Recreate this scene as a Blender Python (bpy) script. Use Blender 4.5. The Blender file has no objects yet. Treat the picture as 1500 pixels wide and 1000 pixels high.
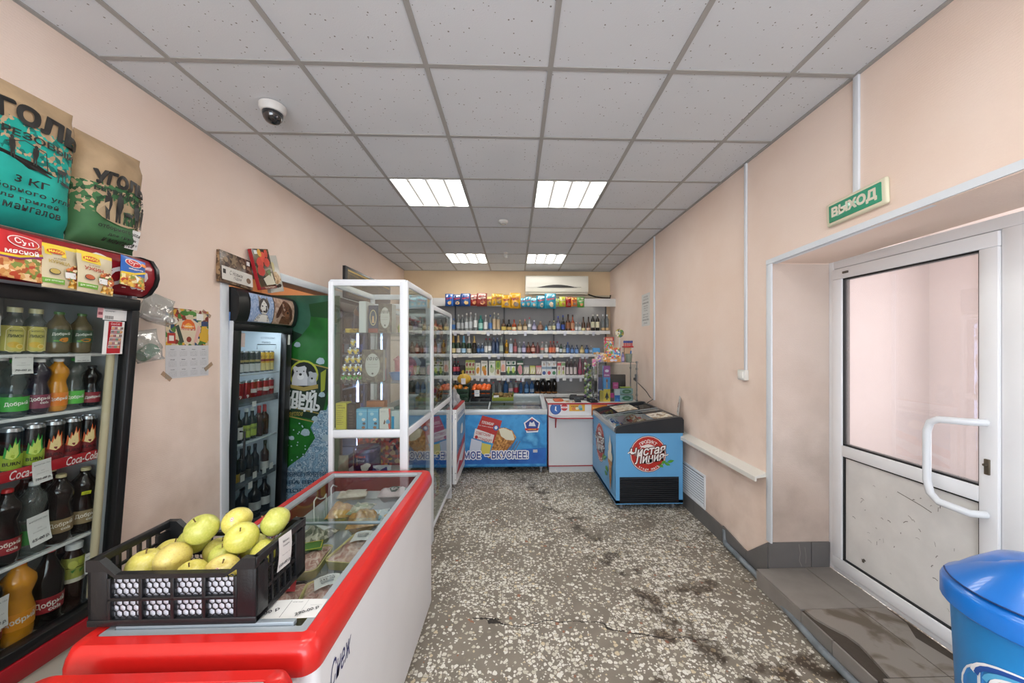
import bpy, bmesh, math, random
from mathutils import Vector, Matrix
random.seed(7)
PI = math.pi
SC = bpy.context.scene
COL = SC.collection
# ------------------------------------------------------------ camera, world, lights, exposure
cam_d = bpy.data.cameras.new('camera'); cam = bpy.data.objects.new('camera', cam_d); COL.objects.link(cam)
cam.location = (0, 0, 1.6); cam.rotation_euler = (PI/2, 0, -0.0319)
cam_d.sensor_fit = 'HORIZONTAL'; cam_d.sensor_width = 36; cam_d.lens = 541.4/1500*36
cam_d.shift_x = -21.64/1500; cam_d.shift_y = 8.02/1500; cam_d.clip_start = .05
SC.camera = cam
w = bpy.data.worlds.new('world'); SC.world = w; w.use_nodes = True
w.node_tree.nodes['Background'].inputs[0].default_value = (.75, .85, 1, 1)
w.node_tree.nodes['Background'].inputs[1].default_value = .6
vs = SC.view_settings; vs.view_transform = 'Standard'; vs.look = 'None'; vs.gamma = 1; vs.use_curve_mapping = False; vs.exposure = 0.80
def area(name, loc, rot, sx, sy, power, colr):
    l = bpy.data.lights.new(name, 'AREA'); l.shape = 'RECTANGLE'; l.size = sx; l.size_y = sy; l.energy = power; l.color = colr
    o = bpy.data.objects.new(name, l); o.location = loc; o.rotation_euler = rot; COL.objects.link(o); return o
area('behind_camera_fill', (-.1, -2.5, 1.55), (PI/2+.55, 0, 0), 3.2, 1.6, 74, (.86, .93, 1))       # fill added behind the camera for shop window daylight, tilted up at the ceiling
area('vestibule_daylight', (3.55, 1.85, 1.55), (0, PI/2, 0), 1.9, 1.3, 36, (.95, .97, 1))              # daylight in the porch beyond the door
# ------------------------------------------------------------ materials
def lin(h):
    h = h.lstrip('#'); r = []
    for i in (0, 2, 4):
        c = int(h[i:i+2], 16)/255; r.append(c/12.92 if c <= .04045 else ((c+.055)/1.055)**2.4)
    return (*r, 1)
MC = {}
def nodes(name):
    m = bpy.data.materials.new(name); m.use_nodes = True; return m, m.node_tree.nodes, m.node_tree.links
def M(h, rough=.5, metal=0, coat=0, noise=0, nscale=30, bump=0, bscale=200, spec=.5):
    """plain surface of one colour; noise varies the colour a little, bump gives fine relief"""
    if not isinstance(h, str): return h
    k = (h, rough, metal, coat, noise, nscale, bump, bscale, spec)
    if k in MC: return MC[k]
    m, N, L = nodes('surface_' + h.strip('#')); b = N['Principled BSDF']
    c = lin(h); b.inputs['Base Color'].default_value = c; b.inputs['Roughness'].default_value = rough
    b.inputs['Metallic'].default_value = metal; b.inputs['Coat Weight'].default_value = coat; b.inputs['Specular IOR Level'].default_value = spec
    if noise or bump:
        tc = N.new('ShaderNodeTexCoord')
    if noise:
        n = N.new('ShaderNodeTexNoise'); n.inputs['Scale'].default_value = nscale; n.inputs['Detail'].default_value = 4
        L.new(tc.outputs['Object'], n.inputs['Vector'])
        r = N.new('ShaderNodeValToRGB'); r.color_ramp.elements[0].position = .35; r.color_ramp.elements[1].position = .65
        r.color_ramp.elements[0].color = tuple(x*(1-noise) for x in c[:3]) + (1,); r.color_ramp.elements[1].color = tuple(min(1, x*(1+noise*.4)) for x in c[:3]) + (1,)
        L.new(n.outputs[0], r.inputs[0]); L.new(r.outputs[0], b.inputs['Base Color'])
    if bump:
        n2 = N.new('ShaderNodeTexNoise'); n2.inputs['Scale'].default_value = bscale; n2.inputs['Detail'].default_value = 3
        L.new(tc.outputs['Object'], n2.inputs['Vector']); bp = N.new('ShaderNodeBump'); bp.inputs['Strength'].default_value = bump; bp.inputs['Distance'].default_value = .004
        L.new(n2.outputs[0], bp.inputs['Height']); L.new(bp.outputs[0], b.inputs['Normal'])
    MC[k] = m; return m
def speck(cols, scale=60, rough=.45, tex='v', coat=0, detail=2):
    """printed picture of many small coloured patches (food photographs, busy packaging) or mottled foodstuff"""
    k = ('s', tuple(cols), scale, rough, tex)
    if k in MC: return MC[k]
    m, N, L = nodes('print_' + cols[0].strip('#')); b = N['Principled BSDF']; b.inputs['Roughness'].default_value = rough; b.inputs['Coat Weight'].default_value = coat
    tc = N.new('ShaderNodeTexCoord'); r = N.new('ShaderNodeValToRGB')
    if tex == 'v':
        t = N.new('ShaderNodeTexVoronoi'); t.inputs['Scale'].default_value = scale; sp = N.new('ShaderNodeSeparateColor'); L.new(t.outputs['Color'], sp.inputs[0]); src = sp.outputs[0]
        nn = N.new('ShaderNodeTexNoise'); nn.inputs['Scale'].default_value = scale*.8; mx = N.new('ShaderNodeVectorMath'); mx.operation = 'MULTIPLY_ADD'
        mx.inputs[1].default_value = (.9/scale,)*3; L.new(tc.outputs['Object'], nn.inputs['Vector']); L.new(nn.outputs['Color'], mx.inputs[0]); L.new(tc.outputs['Object'], mx.inputs[2]); L.new(mx.outputs[0], t.inputs['Vector'])
    else:
        t = N.new('ShaderNodeTexNoise'); t.inputs['Scale'].default_value = scale; t.inputs['Detail'].default_value = detail; L.new(tc.outputs['Object'], t.inputs['Vector']); src = t.outputs[0]
    L.new(src, r.inputs[0]); el = r.color_ramp.elements; r.color_ramp.interpolation = 'CONSTANT' if tex == 'v' else 'LINEAR'
    lo, hi = (0, 1) if tex == 'v' else (.32, .68)
    n = len(cols)
    for i, c in enumerate(cols):
        p = lo + (hi-lo)*(i/n if tex == 'v' else i/max(1, n-1))
        e = el[i] if i < 2 else el.new(p)
        e.position = p; e.color = lin(c)
    L.new(r.outputs[0], b.inputs['Base Color']); MC[k] = m; return m
def pane(tint='#F4F8F6', refl=1.0, rough=.0, base=.045, haze=0, hazecol='#FFFFFF'):
    """thin clear sheet: transparent with mirror reflection that grows towards grazing angles"""
    k = ('p', tint, refl, rough, base, haze, hazecol)
    if k in MC: return MC[k]
    m, N, L = nodes('clear_sheet'); out = N['Material Output']; N.remove(N['Principled BSDF'])
    lw = N.new('ShaderNodeLayerWeight'); lw.inputs[0].default_value = .5
    p = N.new('ShaderNodeMath'); p.operation = 'POWER'; p.inputs[1].default_value = 5; L.new(lw.outputs['Facing'], p.inputs[0])
    a = N.new('ShaderNodeMath'); a.operation = 'MULTIPLY_ADD'; a.inputs[1].default_value = (1-base)*refl; a.inputs[2].default_value = base; L.new(p.outputs[0], a.inputs[0])
    t = N.new('ShaderNodeBsdfTransparent'); t.inputs[0].default_value = lin(tint); g = N.new('ShaderNodeBsdfGlossy'); g.inputs['Roughness'].default_value = rough
    x = N.new('ShaderNodeMixShader'); L.new(a.outputs[0], x.inputs[0]); L.new(g.outputs[0], x.inputs[2])
    if haze:
        d = N.new('ShaderNodeBsdfDiffuse'); d.inputs[0].default_value = lin(hazecol); y = N.new('ShaderNodeMixShader'); y.inputs[0].default_value = haze
        L.new(t.outputs[0], y.inputs[1]); L.new(d.outputs[0], y.inputs[2]); L.new(y.outputs[0], x.inputs[1])
    else: L.new(t.outputs[0], x.inputs[1])
    L.new(x.outputs[0], out.inputs[0]); MC[k] = m; return m
def emit(h, s):
    k = ('e', h, s)
    if k in MC: return MC[k]
    m, N, L = nodes('lit'); b = N['Principled BSDF']; b.inputs['Emission Color'].default_value = lin(h); b.inputs['Emission Strength'].default_value = s; MC[k] = m; return m
def clearbottle(h, dens=.55):
    return pane(h, refl=.7, rough=.05, base=.05, haze=dens, hazecol=h)
# ------------------------------------------------------------ mesh builder
class MB:
    def __init__(s): s.v = []; s.f = []; s.m = []
    def add(s, vs, fs, m=0, T=None):
        o = len(s.v)
        s.v += [tuple(T @ Vector(v)) for v in vs] if T is not None else [tuple(v) for v in vs]
        s.f += [tuple(i+o for i in f) for f in fs]
        s.m += [m]*len(fs) if isinstance(m, int) else list(m); return s
    def box(s, x0, x1, y0, y1, z0, z1, m=0, T=None, skip=()):
        v = [(x0, y0, z0), (x1, y0, z0), (x1, y1, z0), (x0, y1, z0), (x0, y0, z1), (x1, y0, z1), (x1, y1, z1), (x0, y1, z1)]
        F = {'b': (0, 3, 2, 1), 't': (4, 5, 6, 7), 'y0': (0, 1, 5, 4), 'y1': (2, 3, 7, 6), 'x0': (3, 0, 4, 7), 'x1': (1, 2, 6, 5)}
        return s.add(v, [f for k, f in F.items() if k not in skip], m, T)
    def rbox(s, x0, x1, y0, y1, z0, z1, r=.01, m=0, T=None, seg=2):
        k = (round(x1-x0, 4), round(y1-y0, 4), round(z1-z0, 4), r, seg)
        if k not in RB:
            bm = bmesh.new(); bmesh.ops.create_cube(bm, size=1, matrix=Matrix.Diagonal((*k[:3], 1)))
            bmesh.ops.bevel(bm, geom=bm.edges[:], offset=r, segments=seg, profile=.5, affect='EDGES')
            bm.verts.index_update(); RB[k] = ([tuple(v.co) for v in bm.verts], [tuple(v.index for v in f.verts) for f in bm.faces]); bm.free()
        vv, ff = RB[k]; c = ((x0+x1)/2, (y0+y1)/2, (z0+z1)/2)
        return s.add([(a+c[0], b+c[1], d+c[2]) for a, b, d in vv], ff, m, T)
    def lathe(s, prof, n=16, c=(0, 0, 0), m=0, T=None, sx=1, sy=1, a0=0, a1=2*PI):
        full = abs(a1-a0-2*PI) < 1e-6; k = n if full else n+1; vs = []; fs = []; ms = []
        for r, z in prof:
            for i in range(k):
                a = a0+(a1-a0)*i/n; vs.append((c[0]+r*sx*math.cos(a), c[1]+r*sy*math.sin(a), c[2]+z))
        for j in range(len(prof)-1):
            for i in range(n):
                a, b = j*k+i, j*k+(i+1) % k
                fs.append((a, b, b+k, a+k)); ms.append(m[j] if isinstance(m, (list, tuple)) else m)
        return s.add(vs, fs, ms, T)
    def tube(s, pts, r, n=6, m=0, closed=False, T=None):
        P = [Vector(p) for p in pts]; q = len(P); vs = []; fs = []; up = None
        for i in range(q):
            d = (P[(i+1) % q]-P[i-1]) if closed else (P[min(i+1, q-1)]-P[max(i-1, 0)])
            d.normalize()
            if up is None: up = Vector((0, 0, 1)) if abs(d.z) < .9 else Vector((1, 0, 0))
            a = d.cross(up).normalized(); up = a.cross(d).normalized()
            rr = r[i] if isinstance(r, (list, tuple)) else r
            for j in range(n):
                t = 2*PI*j/n; vs.append(P[i]+a*(rr*math.cos(t))+up*(rr*math.sin(t)))
        for i in range(q if closed else q-1):
            for j in range(n):
                fs.append((i*n+j, i*n+(j+1) % n, (i+1) % q*n+(j+1) % n, (i+1) % q*n+j))
        if not closed: fs += [tuple(range(n-1, -1, -1)), tuple(range((q-1)*n, q*n))]
        return s.add(vs, fs, m, T)
    def prism(s, poly, d0, d1, ax='y', m=0, T=None):
        """polygon in the plane across axis ax, extruded from d0 to d1"""
        def P(u, v, d): return {'x': (d, u, v), 'y': (u, d, v), 'z': (u, v, d)}[ax]
        n = len(poly); vs = [P(u, v, d0) for u, v in poly]+[P(u, v, d1) for u, v in poly]
        return s.add(vs, [tuple(range(n)), tuple(range(2*n-1, n-1, -1))]+[(i, i+n, (i+1) % n+n, (i+1) % n) for i in range(n)], m, T)
    def grid(s, fn, nu, nv, m=0, T=None):
        vs = [fn(i/nu, j/nv) for j in range(nv+1) for i in range(nu+1)]
        return s.add(vs, [(j*(nu+1)+i, j*(nu+1)+i+1, (j+1)*(nu+1)+i+1, (j+1)*(nu+1)+i) for j in range(nv) for i in range(nu)], m, T)
    def mesh(s, name, mats, ang=35):
        me = bpy.data.meshes.new(name); me.from_pydata(s.v, [], s.f)
        for x in (mats if isinstance(mats, (list, tuple)) else [mats]): me.materials.append(M(x) if isinstance(x, str) else x)
        me.polygons.foreach_set('material_index', s.m)
        if ang:
            me.polygons.foreach_set('use_smooth', [True]*len(s.f)); me.set_sharp_from_angle(angle=math.radians(ang))
        me.update(); return me
    def build(s, name, mats, parent=None, ang=35, T=None): return obj(name, s.mesh(name, mats, ang), parent, T)
    def fix(s):
        """consistent outward normals for a closed shape"""
        bm = bmesh.new(); vs = [bm.verts.new(v) for v in s.v]
        for f, mi in zip(s.f, s.m):
            try: bf = bm.faces.new([vs[i] for i in f]); bf.material_index = mi
            except ValueError: pass
        bmesh.ops.recalc_face_normals(bm, faces=bm.faces[:]); bm.verts.index_update()
        s.v = [tuple(v.co) for v in bm.verts]; s.f = [tuple(v.index for v in f.verts) for f in bm.faces]; s.m = [f.material_index for f in bm.faces]; bm.free(); return s
RB = {}
def obj(name, me, parent=None, T=None):
    o = bpy.data.objects.new(name, me); COL.objects.link(o)
    if parent is not None: o.parent = parent
    if T is not None: o.matrix_local = T
    return o
def tag(o, label=None, cat=None, group=None, kind=None):
    for k, v in (('label', label), ('category', cat), ('group', group), ('kind', kind)):
        if v: o[k] = v
    return o
def thing(name, label, cat, T=None, group=None):
    o = bpy.data.objects.new(name, None); COL.objects.link(o); o.empty_display_size = .1
    if T is not None: o.matrix_local = T
    return tag(o, label, cat, group)
def loc(x, y, z, rz=0): return Matrix.Translation((x, y, z)) @ Matrix.Rotation(rz, 4, 'Z')
def copy_tree(o, T=None, label=None, parent=None):
    c = o.copy(); COL.objects.link(c)
    if parent is not None: c.parent = parent
    if T is not None: c.matrix_local = T
    if label: c['label'] = label
    for ch in list(o.children): copy_tree(ch, None, None, c)
    return c
# ------------------------------------------------------------ flat print (lettering, emblems, labels)
TX = {}
def textpoly(s, bold=0.0, shear=0.0, space=1.0):
    bold = min(bold, .02); k = (s, bold, shear, space)
    if k not in TX:
        cu = bpy.data.curves.new('t', 'FONT'); cu.body = s; cu.size = 1; cu.resolution_u = 2; cu.offset = bold; cu.shear = shear; cu.space_character = space
        o = bpy.data.objects.new('t', cu); me = o.to_mesh()
        v = [(a.co.x, a.co.y) for a in me.vertices]; f = [tuple(p.vertices) for p in me.polygons]
        o.to_mesh_clear(); bpy.data.objects.remove(o); bpy.data.curves.remove(cu)
        if not v: v, f = [(0, 0), (1, 0), (0, 1)], []
        x0 = min(a for a, b in v); x1 = max(a for a, b in v); y0 = min(b for a, b in v); y1 = max(b for a, b in v)
        TX[k] = ([((a-(x0+x1)/2), (b-(y0+y1)/2)) for a, b in v], f, x1-x0, y1-y0)
    return TX[k]
def plane(o, U, V):
    o, U, V = Vector(o), Vector(U).normalized(), Vector(V).normalized(); Nn = U.cross(V)
    return lambda u, v, h: o+U*u+V*v+Nn*h
def cyl(cx, cy, r, a0, rz=None):
    """wrap: u runs round the cylinder from angle a0 (centre of the print), v is height"""
    def F(u, v, h):
        R = (rz(v) if rz else r); a = a0+u/R
        return Vector((cx+(R+h)*math.cos(a), cy+(R+h)*math.sin(a), v))
    return F
def decal(name, parent, F, shapes, step=.0004, seg=1, kind=None, rough=.45, h0=.0006):
    mb = MB(); mats = []; h = h0
    def mi(c):
        m = M(c, rough) if isinstance(c, str) else c
        if m not in mats: mats.append(m)
        return mats.index(m)
    for sh in shapes:
        t = sh[0]
        if t == 'r':
            _, u0, v0, u1, v1, c = sh
            mb.grid(lambda a, b: F(u0+(u1-u0)*a, v0+(v1-v0)*b, h), seg, 1, mi(c))
        elif t == 'e':
            _, cu, cv, ru, rv, c = sh[:6]; rot = sh[6] if len(sh) > 6 else 0; n = 20; cr, sr = math.cos(rot), math.sin(rot)
            pts = [(cu+ru*math.cos(2*PI*i/n)*cr-rv*math.sin(2*PI*i/n)*sr, cv+ru*math.cos(2*PI*i/n)*sr+rv*math.sin(2*PI*i/n)*cr) for i in range(n)]
            mb.add([F(cu, cv, h)]+[F(a, b, h) for a, b in pts], [(0, i+1, (i+1) % n+1) for i in range(n)], mi(c))
        elif t == 'p':
            _, pts, c = sh; mb.add([F(a, b, h) for a, b in pts], [tuple(range(len(pts)))], mi(c))
        elif t == 'l':
            _, pts, wd, c = sh; vs = []; n = len(pts)
            for i, (a, b) in enumerate(pts):
                dx = pts[min(i+1, n-1)][0]-pts[max(i-1, 0)][0]; dy = pts[min(i+1, n-1)][1]-pts[max(i-1, 0)][1]; q = math.hypot(dx, dy) or 1
                W = wd*(1 if not callable(wd) else 1); vs += [F(a-dy/q*W/2, b+dx/q*W/2, h), F(a+dy/q*W/2, b-dx/q*W/2, h)]
            mb.add(vs, [(2*i, 2*i+1, 2*i+3, 2*i+2) for i in range(n-1)], mi(c))
        elif t == 't':
            _, s, cu, cv, wd, ht, c = sh[:7]; op = sh[7] if len(sh) > 7 else {}
            v, f, tw, th = textpoly(s, op.get('b', .0), op.get('sh', 0), op.get('sp', 1)); kx = wd/tw; ky = ht/th if ht else kx
            r = op.get('rot', 0); cr, sr = math.cos(r), math.sin(r); arc = op.get('arc', 0)
            P = []; UV = []
            for a, b in v:
                x, y = a*kx, b*ky
                if arc: y += arc*(1-(2*x/wd)**2)
                UV.append((x*cr-y*sr, x*sr+y*cr)); P.append(F(cu+UV[-1][0], cv+UV[-1][1], h))
            for q in (range(10) if op.get('out') else (None,)):          # an outline is the lettering repeated in a ring round itself
                if q is None: mb.add(P, f, mi(c)); continue
                ox, oy = op['out']*math.cos(q*PI/5), op['out']*math.sin(q*PI/5)
                mb.add([F(cu+x0+ox, cv+y0+oy, h+q*.00002) for x0, y0 in UV], f, mi(c))
        elif t == 'ta':                                     # lettering on a circle: string, centre, radius, middle angle, letter height, colour, direction
            _, s, cu, cv, R, am, ht, c, dr, adv = sh
            for i, chh in enumerate(s):
                if chh == ' ': continue
                a = am-dr*adv*(i-(len(s)-1)/2); v, f, tw, th = textpoly(chh, .02); k = ht/.72
                r = a-PI/2 if dr > 0 else a+PI/2; cr, sr = math.cos(r), math.sin(r)
                mb.add([F(cu+R*math.cos(a)+(p*cr-q*sr)*k, cv+R*math.sin(a)+(p*sr+q*cr)*k, h) for p, q in v], f, mi(c))
        h += step
    o = mb.build(name, mats, parent, ang=0)
    if kind: o['kind'] = kind
    return o
def star(cu, cv, R, r, n=8, rot=0):
    return [(cu+(R if i % 2 == 0 else r)*math.cos(rot+PI*i/n), cv+(R if i % 2 == 0 else r)*math.sin(rot+PI*i/n)) for i in range(2*n)]
def blob(cu, cv, R, n=18, amp=.2, seed=0, sy=1):
    rd = random.Random(seed); ph = [rd.uniform(0, 6.3) for _ in range(3)]
    return [(cu+R*(1+amp*(.5*math.sin(2*t+ph[0])+.3*math.sin(3*t+ph[1])+.3*math.sin(5*t+ph[2])))*math.cos(t), cv+sy*R*(1+amp*(.5*math.sin(2*t+ph[0])+.3*math.sin(3*t+ph[1])+.3*math.sin(5*t+ph[2])))*math.sin(t)) for t in [2*PI*i/n for i in range(n)]]
ORD = ['first', 'second', 'third', 'fourth', 'fifth', 'sixth', 'seventh', 'eighth', 'ninth', 'tenth', 'eleventh', 'twelfth', 'thirteenth', 'fourteenth', 'fifteenth', 'sixteenth', 'seventeenth', 'eighteenth', 'nineteenth', 'twentieth', 'twenty-first', 'twenty-second', 'twenty-third', 'twenty-fourth', 'twenty-fifth', 'twenty-sixth', 'twenty-seventh', 'twenty-eighth', 'twenty-ninth', 'thirtieth', 'thirty-first', 'thirty-second', 'thirty-third', 'thirty-fourth', 'thirty-fifth', 'thirty-sixth', 'thirty-seventh', 'thirty-eighth', 'thirty-ninth', 'fortieth', 'forty-first', 'forty-second', 'forty-third', 'forty-fourth', 'forty-fifth', 'forty-sixth', 'forty-seventh', 'forty-eighth']
# ============================================================ the room
CZ = 2.957; XL, XR, YB, YF = -1.96, 1.71, 6.60, -2.42
def wallmat(name, base, dark, stain):
    m, N, L = nodes(name); b = N['Principled BSDF']; b.inputs['Roughness'].default_value = .75; b.inputs['Specular IOR Level'].default_value = .25
    g = N.new('ShaderNodeNewGeometry'); n = N.new('ShaderNodeTexNoise'); n.inputs['Scale'].default_value = 1.7; n.inputs['Detail'].default_value = 5; L.new(g.outputs['Position'], n.inputs['Vector'])
    r = N.new('ShaderNodeValToRGB'); r.color_ramp.elements[0].position = .3; r.color_ramp.elements[0].color = lin(dark); r.color_ramp.elements[1].position = .6; r.color_ramp.elements[1].color = lin(base); L.new(n.outputs[0], r.inputs[0])
    # rubbed and dirty band of wallpaper at hand and hip height
    sx = N.new('ShaderNodeSeparateXYZ'); L.new(g.outputs['Position'], sx.inputs[0])
    mr = N.new('ShaderNodeMapRange'); mr.inputs[1].default_value = 1.75; mr.inputs[2].default_value = .7; L.new(sx.outputs['Z'], mr.inputs[0])
    n3 = N.new('ShaderNodeTexNoise'); n3.inputs['Scale'].default_value = 3.3; n3.inputs['Detail'].default_value = 6; L.new(g.outputs['Position'], n3.inputs['Vector'])
    r3 = N.new('ShaderNodeMapRange'); r3.inputs[1].default_value = .42; r3.inputs[2].default_value = .72; L.new(n3.outputs[0], r3.inputs[0])
    mm = N.new('ShaderNodeMath'); mm.operation = 'MULTIPLY'; L.new(mr.outputs[0], mm.inputs[0]); L.new(r3.outputs[0], mm.inputs[1])
    m2 = N.new('ShaderNodeMath'); m2.operation = 'MULTIPLY'; m2.inputs[1].default_value = .75; L.new(mm.outputs[0], m2.inputs[0])
    mx = N.new('ShaderNodeMix'); mx.data_type = 'RGBA'; L.new(m2.outputs[0], mx.inputs[0]); L.new(r.outputs[0], mx.inputs[6]); mx.inputs[7].default_value = lin(stain); L.new(mx.outputs[2], b.inputs['Base Color'])
    n2 = N.new('ShaderNodeTexWave'); n2.inputs['Scale'].default_value = 28; n2.inputs['Distortion'].default_value = 6; n2.inputs['Detail'].default_value = 3; n2.inputs['Detail Scale'].default_value = 4; n2.bands_direction = 'Z'; L.new(g.outputs['Position'], n2.inputs['Vector'])
    bp = N.new('ShaderNodeBump'); bp.inputs['Strength'].default_value = .25; bp.inputs['Distance'].default_value = .0015; L.new(n2.outputs[0], bp.inputs['Height']); L.new(bp.outputs[0], b.inputs['Normal']); return m
WALL = wallmat('peach_wallpaper', '#EFDCCF', '#E9D2C2', '#CDB5A3')
def floormat():
    m, N, L = nodes('terrazzo'); b = N['Principled BSDF']
    g = N.new('ShaderNodeNewGeometry')
    def math_(op, a, bb=None):
        x = N.new('ShaderNodeMath'); x.operation = op
        for i, q in enumerate((a, bb)):
            if q is None: continue
            if isinstance(q, (int, float)): x.inputs[i].default_value = q
            else: L.new(q, x.inputs[i])
        return x.outputs[0]
    def noise(s, d=2, v=None):
        n = N.new('ShaderNodeTexNoise'); n.inputs['Scale'].default_value = s; n.inputs['Detail'].default_value = d; L.new(v or g.outputs['Position'], n.inputs['Vector']); return n
    nw = noise(70, 2); wp = N.new('ShaderNodeVectorMath'); wp.operation = 'MULTIPLY_ADD'; wp.inputs[1].default_value = (.011, .011, 0); L.new(nw.outputs['Color'], wp.inputs[0]); L.new(g.outputs['Position'], wp.inputs[2])
    def chips(scale, keep, thr):
        v = N.new('ShaderNodeTexVoronoi'); v.voronoi_dimensions = '2D'; v.inputs['Scale'].default_value = scale; v.inputs['Randomness'].default_value = 1; L.new(wp.outputs[0], v.inputs['Vector'])
        e = N.new('ShaderNodeTexVoronoi'); e.voronoi_dimensions = '2D'; e.feature = 'DISTANCE_TO_EDGE'; e.inputs['Scale'].default_value = scale; L.new(wp.outputs[0], e.inputs['Vector'])
        s = N.new('ShaderNodeSeparateColor'); L.new(v.outputs['Color'], s.inputs[0])
        k = math_('LESS_THAN', s.outputs[0], keep); rad = math_('MULTIPLY', s.outputs[1], .5); rad = math_('ADD', rad, .5)
        d = math_('GREATER_THAN', e.outputs['Distance'], thr); near = math_('LESS_THAN', v.outputs['Distance'], math_('MULTIPLY', rad, .62))
        return math_('MULTIPLY', math_('MULTIPLY', k, d), near), s.outputs[2]
    patch = noise(1.5, 4); keep = N.new('ShaderNodeMapRange'); keep.inputs[1].default_value = .42; keep.inputs[2].default_value = .6; keep.inputs[3].default_value = .22; keep.inputs[4].default_value = .66; L.new(patch.outputs[0], keep.inputs[0])
    c1, h1 = chips(41, keep.outputs[0], .075); c2, h2 = chips(78, math_('MULTIPLY', keep.outputs[0], .75), .10)
    cr = N.new('ShaderNodeValToRGB'); cr.color_ramp.interpolation = 'CONSTANT'; e = cr.color_ramp.elements
    for i, (p, c) in enumerate(((0, '#D9D5C9'), (.3, '#C6C0B0'), (.55, '#E2DFD6'), (.86, '#CFC0A2'), (.94, '#8D8577'), (.985, '#9A6A54'))):
        x = e[i] if i < 2 else e.new(p); x.position = p; x.color = lin(c)
    hm = N.new('ShaderNodeMix'); hm.data_type = 'FLOAT'; L.new(c1, hm.inputs[0]); L.new(h2, hm.inputs[2]); L.new(h1, hm.inputs[3]); L.new(hm.outputs[0], cr.inputs[0])
    gr = N.new('ShaderNodeValToRGB'); gr.color_ramp.elements[0].position = .3; gr.color_ramp.elements[0].color = lin('#787065'); gr.color_ramp.elements[1].position = .7; gr.color_ramp.elements[1].color = lin('#8C8478'); L.new(noise(5, 6).outputs[0], gr.inputs[0])
    mx = N.new('ShaderNodeMix'); mx.data_type = 'RGBA'; L.new(math_('MAXIMUM', c1, c2), mx.inputs[0]); L.new(gr.outputs[0], mx.inputs[6]); L.new(cr.outputs[0], mx.inputs[7])
    # tracked-in wet dirt
    st = N.new('ShaderNodeMapRange'); st.inputs[1].default_value = .575; st.inputs[2].default_value = .63; 
    sn = noise(3.1, 7); L.new(sn.outputs[0], st.inputs[0])
    pos = N.new('ShaderNodeSeparateXYZ'); L.new(g.outputs['Position'], pos.inputs[0])
    band = N.new('ShaderNodeMapRange'); band.inputs[1].default_value = .2; band.inputs[2].default_value = .75; L.new(pos.outputs['X'], band.inputs[0])
    by = N.new('ShaderNodeMapRange'); by.inputs[1].default_value = 4.2; by.inputs[2].default_value = 2.6; L.new(pos.outputs['Y'], by.inputs[0])
    sm = math_('MULTIPLY', math_('MULTIPLY', st.outputs[0], band.outputs[0]), math_('MULTIPLY', by.outputs[0], .82))
    dk = N.new('ShaderNodeMix'); dk.data_type = 'RGBA'; dk.blend_type = 'MULTIPLY'; L.new(sm, dk.inputs[0]); L.new(mx.outputs[2], dk.inputs[6]); dk.inputs[7].default_value = lin('#6E5C49')
    # trail of wet footprints from the chest to the door
    tn = noise(6.5, 6); tx = math_('SUBTRACT', pos.outputs['X'], math_('ADD', math_('MULTIPLY', pos.outputs['Y'], -.36), 1.72)); td = math_('ABSOLUTE', math_('ADD', tx, math_('MULTIPLY', math_('SUBTRACT', sn.outputs[0], .5), .5)))
    tr = N.new('ShaderNodeMapRange'); tr.inputs[1].default_value = .20; tr.inputs[2].default_value = .0; L.new(td, tr.inputs[0])
    th = N.new('ShaderNodeMapRange'); th.inputs[1].default_value = .62; th.inputs[2].default_value = .72; L.new(math_('ADD', tn.outputs[0], math_('MULTIPLY', tr.outputs[0], .16)), th.inputs[0])
    tg = math_('MULTIPLY', th.outputs[0], math_('MULTIPLY', tr.outputs[0], .9)); tg = math_('MINIMUM', tg, 1)
    d2 = N.new('ShaderNodeMix'); d2.data_type = 'RGBA'; d2.blend_type = 'MULTIPLY'; L.new(tg, d2.inputs[0]); L.new(dk.outputs[2], d2.inputs[6]); d2.inputs[7].default_value = lin('#5E5040'); dk = d2
    # hairline crack running across the slab
    cn = noise(2.2, 8); ck = math_('ADD', math_('ADD', pos.outputs['Y'], math_('MULTIPLY', pos.outputs['X'], .16)), math_('MULTIPLY', math_('SUBTRACT', cn.outputs[0], .5), .5))
    ck = math_('LESS_THAN', math_('ABSOLUTE', math_('SUBTRACT', ck, 2.17)), .004)
    cx = math_('MULTIPLY', math_('GREATER_THAN', pos.outputs['X'], -.25), math_('LESS_THAN', pos.outputs['X'], 1.1)); ck = math_('MULTIPLY', ck, cx)
    ck2 = N.new('ShaderNodeMix'); ck2.data_type = 'RGBA'; L.new(ck, ck2.inputs[0]); L.new(dk.outputs[2], ck2.inputs[6]); ck2.inputs[7].default_value = lin('#2C2620'); L.new(ck2.outputs[2], b.inputs['Base Color'])
    rg = N.new('ShaderNodeMapRange'); rg.inputs[3].default_value = .55; rg.inputs[4].default_value = .3; L.new(sm, rg.inputs[0]); L.new(rg.outputs[0], b.inputs['Roughness']); b.inputs['Specular IOR Level'].default_value = .3
    return m
fl = tag(MB().box(-3.6, 1.72, YF, YB, -.12, 0).box(1.72, 3.7, -.6, 3.2, -.12, 0).build('floor', floormat(), ang=0), 'grey-brown terrazzo floor with white marble chips and wet dirt', kind='structure')
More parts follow.
